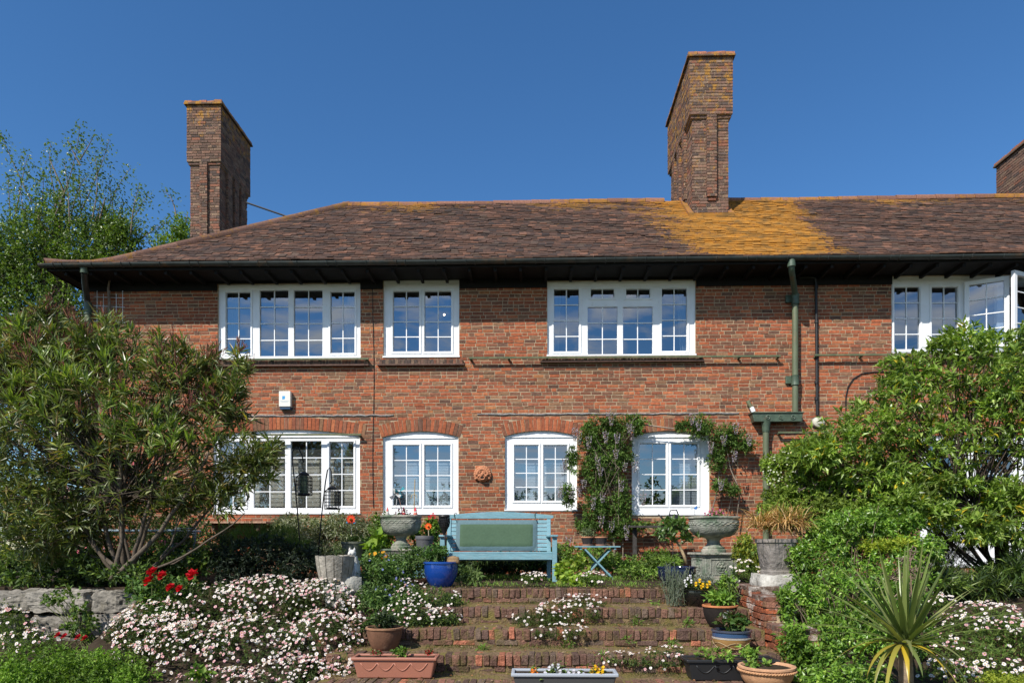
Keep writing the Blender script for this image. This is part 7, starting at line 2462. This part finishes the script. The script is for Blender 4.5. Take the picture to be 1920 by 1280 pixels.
plant('ground_cover', 'yellow green moss like cover at the bottom right corner', 'ground cover', at(1890, 1290, 5.9), [E(1890, 1275, 5.8, 50, 16, .25)], 260, 7, .03, .014, [(.26, .30, .03), (.20, .26, .03)], 'soft_leaf', tl=.04)
# dried flower plume behind the spiky palm
pm = thing('dry_plume', 'branching brown dried flower plume above the spiky palm', 'dried flowers', at(1712, 1200, 6.4))
q = MB()
b0 = np.array(at(1712, 1190, 6.4))
tp_ = np.array(at(1706, 1035, 6.4))
q.tube([b0, (b0 + tp_) / 2, tp_], [.009, .007, .003], 6, (.17, .12, .08))
for i in range(22):
    u = .35 + .6 * i / 22
    p = b0 + (tp_ - b0) * u
    e = p + np.array([random.choice((-1, 1)) * random.uniform(.10, .34) * (1.15 - u), RNG.normal(0, .08), random.uniform(.01, .12)])
    q.tube([p, (p + e) / 2 + np.array([0, 0, .02]), e], [.004, .003, .002], 4, (.16, .12, .08), cap=False)
    for k in range(9):
        g = p + (e - p) * random.uniform(.25, 1)
        q.tube([g, g + RNG.normal(0, .022, 3)], [.005, .004], 4, np.array((.20, .15, .11)) * random.uniform(.7, 1.3))
q.build('branches', M['bark'], pm, smooth=True)

# spiky palm: every long leaf a part
CPY = 5.5
cc = np.array(at(1697, 1205, CPY))
cp = thing('cordyline', 'spiky palm like cordyline with yellowing lower leaves at bottom right', 'cordyline', (cc[0], cc[1], -.9))
MB().tube([(cc[0] + .02, cc[1], -.9), (cc[0], cc[1], cc[2] - .05), (cc[0], cc[1], cc[2] + .03)], [.06, .05, .045], 12, (.25, .19, .13)).build('trunk', M['bark'], cp, smooth=True)
for i in range(84):
    q = MB()
    u = (i + .5) / 84
    a = i * 2.39996
    el = 86 - 84 * u ** .85
    dr = .15 + .75 * u ** 1.8
    L_ = .74 + .24 * (1 - abs(u - .6))
    c = [(.16, .21, .055), (.12, .165, .05), (.25, .27, .10), (.18, .22, .065)][i % 4]
    if u > .94:
        c, el, dr, L_ = (.46, .33, .03), -2, 1.9, .62
    elif u > .88:
        c, el, dr = (.30, .27, .05), 8, 1.7
    blades(q, cc, 1, L_, .039, [c], az=(a, a), el=(el - 5, el + 5), droop=dr, segs=9)
    q.build('leaf', M['leaf'], cp, smooth=True)
# leaves that reach for the viewer, yellow and hanging as in the photo
for az, L_, c in ((-1.95, .6, (.48, .34, .03)), (-1.15, .6, (.50, .36, .03)), (-2.75, .75, (.42, .35, .05)), (-.35, .75, (.40, .34, .05)), (-1.55, .6, (.15, .20, .06)), (-2.5, .8, (.30, .30, .06)), (-.7, .8, (.22, .25, .06))):
    q = MB()
    blades(q, cc, 1, L_, .045, [c], az=(az, az), el=(2, 8), droop=2.2, segs=9)
    q.build('leaf', M['leaf'], cp, smooth=True)

for (px, py, Y, n, label) in ((1195, 1166, 7.75, 10, 'weedy tuft growing from the second riser right of the daisies'), (1290, 1172, 7.6, 16, 'rosette of broad weeds on the second step by the black pots'), (905, 1218, 7.1, 10, 'grass tuft beside the brown bowl pot'), (1065, 1210, 7.25, 9, 'small weed in the third riser near the middle'), (1262, 1208, 7.2, 10, 'grey weed tuft in the third riser left of the banded pot'), (1180, 1206, 7.2, 7, 'small grey weed in the third riser'), (870, 1135, 8.4, 9, 'weed at the left end of the top step'), (1128, 1232, 6.8, 8, 'upright weed stalk on the fourth step'), (1230, 1136, 8.35, 9, 'weed tuft at the foot of the lavender')):
    plant('weed', label, 'weed', at(px, py, Y), [E(px, py - 6, Y, 13, 8, .06)], n, 6, .055, .014, GRN + BRIGHT + [(.2, .2, .12)], 'soft_leaf', tl=.04, up=.8)

# moss, grit and fallen leaves on the treads
q = MB()
for (yn, zn), back in zip(NOSE, [8.9] + [n[0] for n in NOSE[:-1]]):
    n = 2800
    x = RNG.uniform(SX0, SX1, n)
    k = (np.sin(x * 2.3 + yn * 5) + np.sin(x * 5.7 + yn)) > RNG.normal(-.1, .9, n)
    y = back - np.abs(RNG.normal(0, .12, n)) - .01
    y = np.maximum(y, yn + .03)
    P = np.stack([x, y, np.full(n, zn - .004)], 1)[k]
    leaves(q, P, RNG.normal(0, .7, (len(P), 3)) + np.array([0, 0, .8]), RNG.uniform(.015, .05, len(P)), .006, pal([(.10, .12, .02, 2), (.16, .13, .05, 3), (.22, .17, .08, 2), (.06, .09, .02, 2)], len(P)))
    m_ = 150
    P = np.stack([RNG.uniform(SX0, SX1, m_), RNG.uniform(yn + .02, back - .02, m_), np.full(m_, zn + .006)], 1)
    leaves(q, P, RNG.normal(0, 1, (m_, 3)) * np.array([1, 1, .1]), .03, .02, pal([(.30, .14, .06), (.22, .15, .09), (.35, .25, .15)], m_))
tag(q.build('step_moss', M['soft_leaf']), 'moss and dry grit on the brick steps', 'moss', kind='stuff')
print('objects', len(bpy.data.objects), 'tris', sum(len(m.polygons) for m in bpy.data.meshes))
